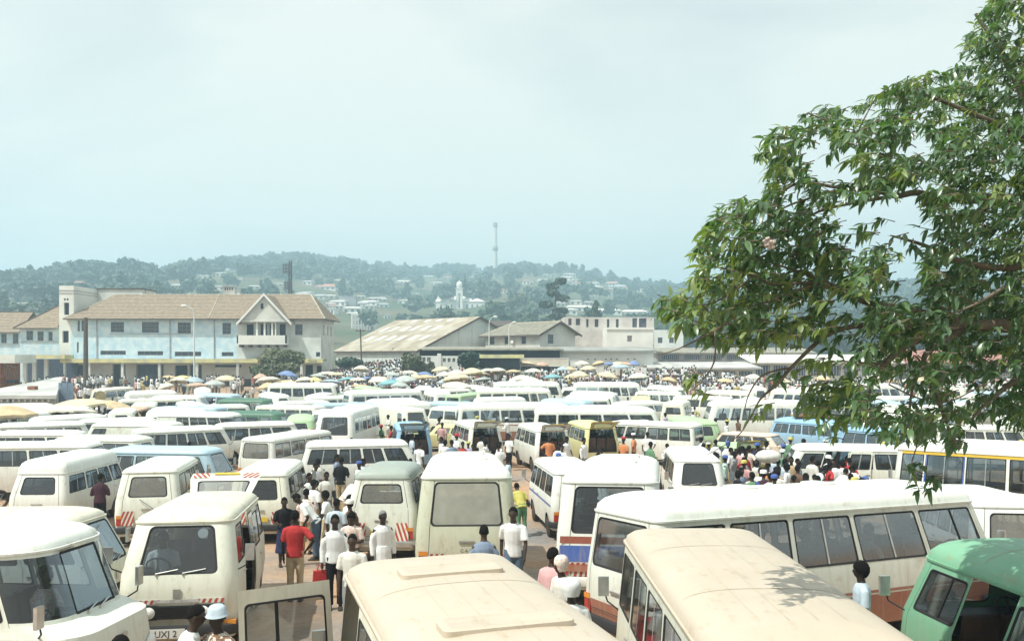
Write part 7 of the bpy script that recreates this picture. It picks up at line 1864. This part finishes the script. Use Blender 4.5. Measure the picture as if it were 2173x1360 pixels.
for px, py, c, s in UMB:
    Y = max(84, min(118, 84 + (823 - py) * 1.05)); zt = ground_z((px - CX) * Y / F_PX, Y) + 2.45
    where = 'at the foot of the blue building' if px < 520 else 'before the drooping tree' if px < 690 else 'in the cluster before the warehouse' if px < 930 else 'in the middle of the market' if px < 1160 else 'before the plain white wall' if px < 1380 else 'behind the tree branches'
    # height that brings the top to its place in the picture, within what parasols allow
    want = CAM_H - (py - YH) * Y / F_PX - ground_z((px - CX) * Y / F_PX, Y); px_par(px, py, c, s * .72, where, Y, min(1.35, max(.85, want / 2.45)))
PX2 = random.Random(12)
for k in range(22):
    px = PX2.uniform(540, 1390); Y = PX2.uniform(80, 116); x = (px - CX) * Y / F_PX
    if blocked(x, Y, .6): continue
    where = 'before the drooping tree' if px < 690 else 'in the cluster before the warehouse' if px < 930 else 'in the middle of the market' if px < 1160 else 'before the plain white wall'
    parasol(x, Y, PX2.choice(['cream'] * 5 + ['pale'] * 8 + ['tan', 'grey', 'grey', 'bluegrey', 'rust', 'teal', 'blue']), PX2.uniform(.75, 1.1), None, where, PX2.uniform(.9, 1.1))
px_par(165, 856, 'cream', 1.75, '', 58, .95, 'large patched cream cloth parasol beside the metal screen'); px_par(150, 866, 'pale', 1.3, '', 55, .85, 'lower pale cream parasol overlapping the patched one')
px_par(14, 884, 'tan', 1.25, '', 48.5, 1.0, 'round brown parasol at the left edge before the kiosk'); px_par(262, 866, 'tan', .95, '', 57, .9, 'tilted tan parasol by the cream minibus at left', .5); px_par(282, 872, 'rust', .8, '', 56, .8, 'small rust-brown parasol at left among minibuses', .3)
def street_lamp(px, py_top, py_bot, Y, label, arm=-1.0, m=None, h=None):
    x = (px - CX) * Y / F_PX; g = ground_z(x, Y) - .2; zt = CAM_H + (YH - py_top) * Y / F_PX; m = m or M_ZINC
    t = empty('street_lamp', (x, Y, 0)); tag(t, label, 'street lamp', None)
    mb = MB(); mb.tube([(0, 0, g), (0, 0, zt * .55), (0, 0, zt - 1.0)], [.11, .085, .06], 8); mb.build('pole', m, t, 60)
    mb = MB(); mb.tube([(0, 0, zt - 1.05), (arm * .1, 0, zt - .5), (arm * .45, 0, zt - .12), (arm * .9, 0, zt)], [.055, .05, .045, .04], 7); mb.build('arm', m, t, 60)
    mb = MB(); mb.ball((arm * 1.1, 0, zt - .02), (.34, .2, .17), 10, 6); hd = mb.build('lamp_head', M_CREAMW, t, 60)
def utility_pole(px, py_top, Y, label, r=.14, m=None, cross=0, lean=0.0):
    x = (px - CX) * Y / F_PX; g = ground_z(x, Y) - .3; zt = CAM_H + (YH - py_top) * Y / F_PX; t = empty('utility_pole', (x, Y, 0)); tag(t, label, 'pole')
    mb = MB(); mb.tube([(0, 0, g), (lean * .5, 0, (zt + g) / 2), (lean, 0, zt)], [r, r * .9, r * .75], 8); mb.build('shaft', m or M_TIMB, t, 60)
    for k in range(cross):
        mb = MB(); mb.box((lean, -.1, zt - .25 - k * .5), (1.3 - .3 * k, .1, .1)); c = mb.build('crossarm', m or M_TIMB, t)
        for q in (-.5, 0, .5): mb = MB(); mb.lathe([(.04, 0), (.055, .06), (.03, .14)], 7, Matrix.Translation((lean + q * (1 - .25 * k), -.1, zt - .2 - k * .5))); mb.build('insulator', M_PLINTH, c)
street_lamp(412, 649, 800, 96, 'tall thin street lamp with curved arm before the blue building')
street_lamp(1038, 672, 750, 126, 'thin pale lamp post right of the warehouse gable', .8, M_CREAMW); street_lamp(1080, 684, 760, 126, 'thin pale lamp post before the tiled office windows', .7, M_CREAMW)
utility_pole(182, 674, 108, 'thick dark timber pole in front of the blue building', .32)
utility_pole(768, 698, 122, 'slim leaning dark pole in front of the warehouse', .11, None, 1, -.2)
def round_sign():
    p = world_at(213, 832, 2.3); t = empty('round_sign', (p.x, p.y, p.z)); tag(t, 'round brown sign disc on a post among the left-hand crowd', 'sign')
    mb = MB(); mb.tube([(0, .04, 0), (0, .04, 2.3)], .035, 6); mb.build('post', M_POLE, t); mb = MB(); mb.lathe([(.42, 0), (.42, .03)], 20, Matrix.Translation((0, 0, 2.0)) @ Matrix.Rotation(R(90), 4, 'X')); mb.build('disc', mat('sign_back', (.30, .26, .14), .7, .2, var=.2, scale=4), t)
round_sign()
def motorcycle():
    x, y = -17.6, 29.6; t = empty('motorcycle', (x, y, ground_z(x, y)), R(60)); tag(t, 'black motorcycle with a rider at the left edge', 'motorcycle')
    for xx in (-.65, .65):
        mb = MB(); pts = [(xx + .29 * math.cos(2 * PI * k / 18), 0, .31 + .29 * math.sin(2 * PI * k / 18)) for k in range(19)]; mb.tube(pts, .05, 6, cap=False); w = mb.build('wheel', M_TYRE, t, 60)
        mb = MB(); mb.lathe([(.05, -.05), (.05, .05)], 8, Matrix.Translation((xx, 0, .31)) @ Matrix.Rotation(R(90), 4, 'X'))
        for k in range(8): a = PI * k / 4; mb.tube([(xx, 0, .31), (xx + .25 * math.cos(a), 0, .31 + .25 * math.sin(a))], .006, 4)
        mb.build('spokes', M_CHROME, w)
    mb = MB(); mb.tube([(-.65, .1, .31), (-.1, .1, .42), (.35, 0, .78), (.65, .06, .31)], .025, 6); mb.tube([(-.65, -.1, .31), (-.1, -.1, .42), (.35, 0, .80)], .025, 6); mb.tube([(.35, 0, .78), (.25, 0, 1.0)], .025, 6); mb.build('frame', M_BLK, t)
    mb = MB(); mb.ball((.15, 0, .80), (.26, .14, .13), 10, 6); mb.build('tank', M_REDX, t, 60); mb = MB(); mb.box((-.35, 0, .80), (.62, .24, .10), top=.9); mb.build('seat', M_SEAT2, t); mb = MB(); mb.tube([(.22, -.36, 1.02), (.27, 0, 1.0), (.22, .36, 1.02)], .016, 6); mb.build('handlebar', M_CHROME, t)
    mb = MB(); mb.box((.0, 0, .45), (.34, .2, .28)); mb.build('engine', M_RIM, t); mb = MB(); mb.lathe([(.09, 0), (.1, .06), (.06, .1)], 10, Matrix.Translation((.42, 0, .9)) @ Matrix.Rotation(R(90), 4, 'Y')); mb.build('headlamp', M_LENS, t)
    person((x - .18, y - .3), R(60), 'sit', 'greyblue', 'navy', near=True, label='rider in blue-grey shirt on the motorcycle at the left edge', z=ground_z(x, y) + .02)
M_REDX = mat('tank_red', (.18, .03, .03), .35, .5)
motorcycle()
# sack on the sky-blue van roof, bundles carried above the crowd
def roof_sack():
    t = empty('sack', (15.3, 45.6, ground_z(15.3, 45.6) + 1.93), R(-30)); tag(t, 'long brown sack lying on the roof of the sky blue van', 'sack')
    mb = MB(); mb.loft([[(x, r * math.cos(2 * PI * k / 10) * 1.3, .14 + .5 * r * math.sin(2 * PI * k / 10)) for k in range(10)] for x, r in ((-.95, .08), (-.8, .24), (-.2, .3), (.4, .27), (.85, .2), (.98, .06))], True, 0, True, True); mb.build('cloth', CL['brown'], t, 60)
    mb = MB(); mb.tube([(-.95, 0, .16), (-1.1, 0, .2)], .05, 6); mb.build('tied_end', CL['tan'], t)
roof_sack()
def bundle(px, py, col, label):
    p = world_at(px, py, 2.0); t = empty('bundle', (p.x, p.y, p.z + 1.72)); tag(t, label, 'bundle')
    mb = MB(); mb.ball((0, 0, .2), (.42, .3, .22), 12, 7); mb.build('cloth', CL[col], t, 60); mb = MB(); mb.lathe([(.02, .4), (.07, .46), (.03, .5)], 8); mb.build('knot', CL[col], t)
    person((p.x, p.y), R(200), 'stand', 'white', 'brown', near=False, label='carrier beneath ' + label, h=1.74)
bundle(1630, 962, 'offwhite', 'pale cloth bundle carried on a head in the dense crowd')
# litter on the murram by the open door
for k, (x, y, s) in enumerate(((-3.05, 12.0, .13), (-2.7, 12.3, .2), (-2.9, 12.9, .09), (-2.2, 11.6, .1))):
    mb = MB(); pts = [(s * (1 + .3 * math.sin(q * 2.3 + k)) * math.cos(2 * PI * q / 9), s * .6 * math.sin(2 * PI * q / 9), .012 + .02 * math.sin(q * 1.7)) for q in range(9)]; mb.face(pts); mb.face([(a, b, .0) for a, b, c in pts][::-1])
    o = mb.build('litter', CL['white'], None); o.location = (x, y, ground_z(x, y) + .035); tag(o, ['small white paper scrap nearest the open door', 'larger crumpled white paper on the earth by the open door', 'tiny pale scrap farthest along the earth by the open door', 'pale scrap beside the beige-roofed minibus'][k], 'litter')
# two trees, bushes in the middle distance
def droop_tree(px, py0, py1, wpx, Y, label, m, seed, n=900, size=.30, droop=True):
    s = Y / F_PX; x = (px - CX) * s; h = (py1 - py0) * s; w = wpx * s; g = CAM_H + (YH - py1) * s
    t = empty('tree', (x, Y, g)); tag(t, label, 'tree'); rs = np.random.RandomState(seed)
    B = []
    for k in range(9): a = rs.rand() * 6.28; r = w * .30 * rs.rand() ** .5; B.append((r * math.cos(a), r * math.sin(a), h * (.35 + .48 * rs.rand() * (1 - .4 * r / w)), w * (.16 + .12 * rs.rand()), w * (.16 + .12 * rs.rand()), h * (.14 + .1 * rs.rand())))
    q = crown_verts(B, n, size, seed)
    obj('crown', quads_mesh('crown', q, m, core=B), t)
    mb = MB(); mb.tube([(0, 0, -1), (0, 0, h * .25), (.1, 0, h * .5)], [.25, .2, .1], 7)
    for b in B[:5]: mb.tube([(0, 0, h * .25), (b[0] * .6, b[1] * .6, b[2] * .8), b[:3]], [.12, .08, .03], 5)
    mb.build('trunk', M_BARK, t, 60)
M_OLIVE = leaf_mat('grey_olive_foliage', (.07, .09, .05), (.15, .16, .09), .12)
droop_tree(592, 733, 806, 112, 112, 'grey-green drooping tree before the blue and cream building', M_OLIVE, 5, 3600, .17)
droop_tree(560, 768, 806, 60, 108, 'small rounded grey-green tree left of the drooping tree', M_OLIVE, 6, 1300, .16)
droop_tree(738, 752, 790, 66, 122, 'bright green low bush between building and warehouse', M_FOL[1], 7, 1300, .17)
droop_tree(872, 742, 806, 52, 112, 'tall dark shaggy bush before the warehouse corner', M_OLIVE, 8, 1700, .16)
droop_tree(905, 768, 806, 40, 113, 'lower grey bush beside the shaggy bush', M_OLIVE, 9, 900, .16)
droop_tree(996, 738, 808, 62, 112, 'round dark-leaved young tree before the white gate', M_FOL[0], 10, 1300, .22)
def tiered_tree():
    Y = 250.0; s = Y / F_PX; x = (1178 - CX) * s; z0 = hill_h(x, Y) - 1; h = CAM_H + (YH - 592) * s - z0
    t = empty('tiered_tree', (x, Y, z0)); tag(t, 'tall dark tree with flat tiers of foliage behind the tiled office', 'tree'); rs = np.random.RandomState(3); B = []
    for k in range(9): z = h * (.42 + .56 * k / 8); a = k * 2.4; r = 3.4 * (1 - .5 * k / 8); B.append((r * math.cos(a), r * math.sin(a), z, 2.4 - .12 * k, 2.4 - .12 * k, .8))
    obj('crown', quads_mesh('crown', crown_verts(B, 900, .5, 4), M_FOL[0]), t)
    mb = MB(); mb.tube([(0, 0, 0), (.2, 0, h * .5), (0, 0, h)], [.4, .28, .1], 7)
    for b in B: mb.tube([(0, 0, b[2] - .5), b[:3]], [.14, .05], 5)
    mb.build('trunk', M_BARK, t, 60)
tiered_tree()
for px, py, hpx, lb in ((1735 / 3.88 + 540, 600, 62, 'dark narrow cypress behind the clock tower'),):
    p = hill_at(px, 640); p = Vector(((px - CX) * 620 / F_PX, 620, 0)); p.z = hill_h(p.x, 620); pr = tree_proto('spire', 22, 6, 420, .6, M_FOL[0], 77); plant_tree('cypress_tree', pr, p, 1.0, 0, lb, None)
# ================================================================== FOREGROUND TREE reaching in from the right
def big_tree():
    rs = random.Random(17)
    M_LEAF = leaf_mat('glossy_tree_leaf', (.055, .110, .060), (.16, .255, .12), .30, .30, .65)
    M_YOUNG = leaf_mat('young_tree_leaf', (.13, .19, .07), (.24, .30, .12), .30, .42, .35)
    M_TW = mat('grey_branch', (.20, .165, .125), .9, .2, var=.45, scale=6, bump=.5, bscale=18)
    base = Vector((9.6, 10.2, ground_z(9.6, 10.2)))
    t = empty('foreground_tree', base); tag(t, 'large leafy tree at right reaching across the sky in the foreground', 'tree')
    rel = lambda p: Vector(p) - base
    P = lambda px, py, Y: at(px, py, Y)
    # main limbs traced from trunk to tip: (photo px, py, distance, radius)
    LIMBS = [
     [(2560, 1090, 10.2, .30), (2520, 860, 10.1, .26), (2440, 640, 9.9, .21), (2330, 470, 9.7, .15), (2200, 430, 9.4, .10), (2005, 420, 9.0, .062), (1945, 409, 8.9, .055), (1900, 416, 8.8, .048), (1851, 403, 8.7, .040), (1772, 397, 8.6, .03), (1697, 388, 8.5, .025), (1637, 424, 8.4, .018), (1585, 465, 8.3, .01)],
     [(1851, 403, 8.7, .034), (1838, 355, 8.7, .028), (1825, 311, 8.6, .024), (1815, 292, 8.6, .02), (1757, 259, 8.5, .015), (1712, 240, 8.4, .008)],
     [(1815, 292, 8.6, .018), (1835, 250, 8.7, .013), (1856, 212, 8.7, .008)],
     [(1900, 416, 8.8, .036), (1810, 431, 8.6, .028), (1735, 450, 8.4, .022), (1686, 487, 8.2, .016), (1640, 525, 8.1, .009)],
     [(1772, 404, 8.6, .022), (1690, 430, 8.4, .017), (1640, 448, 8.2, .012), (1570, 446, 8.1, .007)],
     [(2520, 860, 10.1, .2), (2300, 720, 9.2, .13), (2060, 690, 8.6, .09), (1934, 727, 8.2, .06), (1877, 772, 8.0, .042), (1851, 814, 7.9, .025), (1843, 850, 7.8, .012)],
     [(2060, 690, 8.6, .08), (1940, 660, 8.3, .06), (1836, 641, 8.0, .045), (1795, 619, 7.9, .036), (1754, 600, 7.8, .03), (1697, 577, 7.7, .022), (1637, 559, 7.6, .012)],
     [(1836, 641, 8.0, .034), (1735, 602, 7.7, .026), (1645, 604, 7.5, .02), (1600, 585, 7.4, .015), (1532, 570, 7.3, .009)],
     [(1735, 602, 7.7, .024), (1660, 630, 7.4, .022), (1600, 649, 7.2, .02), (1562, 671, 7.1, .018), (1510, 705, 7.0, .014), (1435, 742, 6.9, .009), (1392, 752, 6.9, .005)],
     [(1517, 703, 7.0, .014), (1517, 761, 6.9, .012), (1500, 795, 6.9, .010), (1472, 825, 6.8, .007), (1458, 832, 6.8, .005)],
     [(1600, 585, 7.4, .012), (1520, 640, 7.2, .011), (1450, 645, 7.1, .009), (1395, 625, 7.0, .006)],
     [(1960, 690, 8.3, .06), (1830, 690, 7.9, .045), (1754, 712, 7.7, .034), (1679, 780, 7.5, .026), (1650, 815, 7.4, .020), (1615, 845, 7.3, .015), (1590, 890, 7.3, .010), (1562, 928, 7.2, .007), (1500, 965, 7.2, .004)],
     [(1679, 780, 7.5, .018), (1620, 795, 7.3, .014), (1590, 835, 7.3, .010), (1580, 870, 7.3, .006)],
     [(1877, 772, 8.0, .024), (1830, 770, 7.8, .018), (1776, 765, 7.7, .01)],
     [(2060, 690, 8.6, .07), (1985, 735, 8.3, .05), (1960, 769, 8.1, .042), (1990, 847, 8.0, .034), (2010, 900, 7.9, .024), (2030, 950, 7.8, .012)],
     [(1960, 769, 8.1, .03), (1935, 830, 8.0, .022), (1930, 890, 7.9, .013)],
     [(2440, 640, 9.9, .16), (2300, 420, 10.2, .12), (2200, 250, 10.4, .09), (2130, 120, 10.5, .06), (2070, 30, 10.6, .03)],
     [(2300, 420, 10.2, .1), (2180, 300, 9.6, .07), (2060, 240, 9.2, .045), (1960, 200, 9.0, .025), (1900, 180, 8.9, .01)],
     [(2520, 860, 10.1, .15), (2300, 830, 9.0, .09), (2180, 800, 8.6, .06), (2100, 850, 8.4, .03), (2060, 890, 8.3, .012)],
     [(1885, 815, 7.9, .012), (1950, 845, 7.8, .012), (2010, 853, 7.7, .011), (2080, 820, 7.7, .009), (2140, 790, 7.8, .007)],
     [(1930, 890, 7.9, .012), (1947, 935, 7.7, .010), (1935, 985, 7.6, .008), (1960, 1005, 7.5, .006)],
     [(2330, 470, 9.7, .1), (2180, 560, 9.0, .07), (2060, 560, 8.7, .05), (1960, 520, 8.5, .03), (1890, 500, 8.3, .012)],
     [(2160, 590, 8.0, .03), (2080, 640, 7.8, .022), (2010, 670, 7.7, .012)],
    ]
    tips = []
    for i, Lm in enumerate(LIMBS):
        pts = [rel(P(a, b, c)) for a, b, c, _ in Lm]; rad = [r * (.58 if px_ < 2200 else .8) for px_, _, _, r in Lm]
        # smooth the polyline
        sp, sr = [], []
        for k in range(len(pts) - 1):
            p0, p1, p2, p3 = pts[max(k - 1, 0)], pts[k], pts[k + 1], pts[min(k + 2, len(pts) - 1)]
            for q in range(4):
                u = q / 4; sp.append(0.5 * (2 * p1 + (p2 - p0) * u + (2 * p0 - 5 * p1 + 4 * p2 - p3) * u * u + (3 * p1 - p0 - 3 * p2 + p3) * u ** 3)); sr.append(rad[k] * (1 - u) + rad[k + 1] * u)
        sp.append(pts[-1]); sr.append(rad[-1])
        mb = MB()
        if i == 0:
            tr = MB(); tr.tube([rel(base) + Vector((0, 0, -.3)), rel(base) + Vector((0, 0, .8)), pts[0]], [.42, .34, .30], 12); tr.build('trunk', M_TW, t, 60)
        mb.tube(sp, sr, 7 if max(rad) < .05 else 10); mb.build('branch', M_TW, t, 60)
        for p, r in zip(sp, sr):
            if r < .03: tips.append(p + base)
    # crown outline in the picture; leaves fill it in depth
    OUT = [(2200, -60), (2110, -20), (2060, 60), (2035, 120), (2030, 140), (1985, 150), (1960, 135), (1930, 160), (1850, 195), (1830, 215), (1790, 235), (1740, 215), (1690, 245), (1630, 280), (1585, 325), (1610, 360), (1580, 385), (1630, 410), (1560, 415), (1510, 440), (1490, 490), (1470, 540), (1465, 590), (1480, 620), (1400, 625), (1385, 690), (1400, 720), (1470, 700), (1540, 735), (1610, 745), (1640, 800), (1690, 800), (1690, 860), (1740, 900), (1760, 930), (1800, 900), (1850, 905), (1900, 930), (1960, 930), (2020, 950), (2050, 900), (2110, 890), (2170, 920), (2300, 960), (2420, 700), (2420, -60)]
    HOLES = [[(1660, 315), (1730, 305), (1800, 300), (1815, 330), (1810, 385), (1740, 385), (1700, 350)], [(1880, 430), (1960, 440), (1995, 470), (1985, 520), (1920, 505), (1870, 470), (1830, 470), (1790, 500), (1760, 490), (1800, 445)], [(1540, 745), (1640, 720), (1700, 745), (1640, 790), (1600, 800)], [(1850, 800), (1930, 800), (1925, 850), (1830, 860)], [(2000, 800), (2120, 790), (2110, 835), (2030, 850)], [(1700, 700), (1760, 730), (1700, 770)]]
    def inside(p, poly):
        c = False; x, y = p
        for i in range(len(poly)):
            (x1, y1), (x2, y2) = poly[i - 1], poly[i]
            if (y1 > y) != (y2 > y) and x < (x2 - x1) * (y - y1) / (y2 - y1) + x1: c = not c
        return c
    # leaf shapes: pointed ellipse folded on the midrib, bending down
    def leaf_mesh(L, W, bend, fold):
        rows = []
        for u, w in ((0, .06), (.18, .72), (.42, 1.0), (.68, .78), (.88, .34), (1.0, .02)):
            z = -bend * u * u * L; rows.append([(u * L, -w * W / 2, z + fold * w * W), (u * L, 0, z), (u * L, w * W / 2, z + fold * w * W)])
        return rows
    SH_ = [leaf_mesh(.150, .050, .25, .16), leaf_mesh(.165, .056, .45, .12), leaf_mesh(.125, .046, .12, .2), leaf_mesh(.18, .062, .35, .1)]
    LM = []; 
    for rw in SH_:
        mb = MB(); mb.loft(rw, False, 0); LM.append((mb.mesh('leaf', M_LEAF, 180), np.array(rw).reshape(-1, 3)))
    leafF = []
    for j in range(5):
        for k in range(2): leafF.append((j * 3 + k, j * 3 + k + 1, (j + 1) * 3 + k + 1, (j + 1) * 3 + k))
    clusters = []
    n = 0
    while n < 4400:
        px, py = rs.uniform(1380, 2420), rs.uniform(-60, 955)
        if not inside((px, py), OUT): continue
        if any(inside((px, py), h) for h in HOLES) and rs.random() < .94: continue
        dens = .72 + .28 * min(1, max(0, (px - 1500) / 520))
        if py > 740: dens *= .72 if px < 1960 else .9
        if noise.noise(Vector((px / 95, py / 80, 5.5))) < -.13 and px < 1960 and not (1440 < px < 1760 and 400 < py < 715): dens *= .12
        if 1450 < px < 1760 and 400 < py < 715: dens = .72
        if rs.random() > dens: continue
        D0 = 7.0 + 1.9 * min(1, max(0, (px - 1400) / 700)) + (1.2 if py < 250 else 0)
        Y = D0 + rs.uniform(-.55 if px < 1800 else -1.35, .9) + (rs.uniform(0, 1.6) if px > 2000 else 0)
        clusters.append((P(px, py, Y), px, py)); n += 1
    for px, py in ((1935, 1005), (1960, 1012), (1985, 1020), (1950, 1030), (1975, 1035), (1925, 990), (1945, 985), (1480, 830), (1455, 790), (1465, 805), (1500, 700), (1610, 860), (1600, 880), (1740, 905)): clusters.append((P(px, py, 7.3), px, py))
    leaves = []
    tw = MB()
    for c, px, py in clusters:
        # twig direction: outward (left and forward), drooping
        ax_ = Vector((-.75 + rs.uniform(-.7, .6), rs.uniform(-.9, .6), rs.uniform(-.35, .45))).normalized()
        m = rs.randint(6, 9)
        L0 = c - ax_ * .15
        tw.tube([L0, c - ax_ * .02], [.005, .0025], 4, cap=False)
        young = rs.random() < (.45 if px < 1800 and py > 560 else .16)
        for k in range(m):
            a = 2.4 * k + rs.uniform(-.5, .5); u = 1 - .85 * rs.random() ** 1.6
            o = L0.lerp(c, u); s1 = ax_.cross(Vector((0, 0, 1))).normalized(); s2 = s1.cross(ax_)
            d = (ax_ * rs.uniform(.35, .9) + s1 * math.cos(a) * .9 + s2 * math.sin(a) * .55 + Vector((0, 0, -.42 + rs.uniform(-.35, .25)))).normalized()
            up = (Vector((0, 0, 1)) + Vector((rs.uniform(-.5, .5), rs.uniform(-.5, .5), 0)) - d * d.z).normalized(); sd = up.cross(d).normalized(); up = d.cross(sd)
            M = Matrix((d, sd, up)).transposed().to_4x4(); M.translation = o
            leaves.append((o.y, M, rs.randrange(4), rs.uniform(.46, .90), young, px, py))
    tw.build('twigs', M_TW, t, None, False)['kind'] = 'stuff'
    for o in list(t.children):
        if o.name.startswith('twigs'): o.data.transform(Matrix.Translation(-base))
    leaves.sort(key=lambda l: l[0] / l[3])
    vis = [l for l in leaves if l[5] < 2150][:300]; ids = set(map(id, vis))
    for y, M, k, s, yg, *_ in vis:
        o = obj('leaf', LM[k][0], t); o.matrix_local = Matrix.Translation(-base) @ M @ Matrix.Scale(s, 4)
        if yg: setmat(o, M_YOUNG)
    for nm, mt, flag in (('foliage', M_LEAF, False), ('young_foliage', M_YOUNG, True)):
        V = []; F = []; o = 0
        for l in leaves:
            if id(l) in ids or l[4] != flag: continue
            M = np.array(l[1]); v = LM[l[2]][1] * l[3]; V.append(v @ M[:3, :3].T + M[:3, 3] - np.array(base)); F += [tuple(i + o for i in f) for f in leafF]; o += 18
        me = bpy.data.meshes.new(nm); me.from_pydata(np.concatenate(V).tolist(), [], F); me.materials.append(mt); me.polygons.foreach_set('use_smooth', [True] * len(F)); me.update(); fo = obj(nm, me, t); fo['kind'] = 'stuff'
    # one pale blossom head
    mb = MB()
    for k in range(26):
        d = Vector((rs.gauss(0, 1), rs.gauss(0, 1), rs.gauss(0, .8) + .3)).normalized(); c = rel(P(1632, 518, 7.2)) + d * .045; mb.ball(c, .016, 5, 4)
    mb.build('blossom', mat('pale_blossom', (.62, .50, .46), .8, .2, var=.2, scale=20), t, 180)
big_tree()
bpy.data.scenes.remove(BENCH)
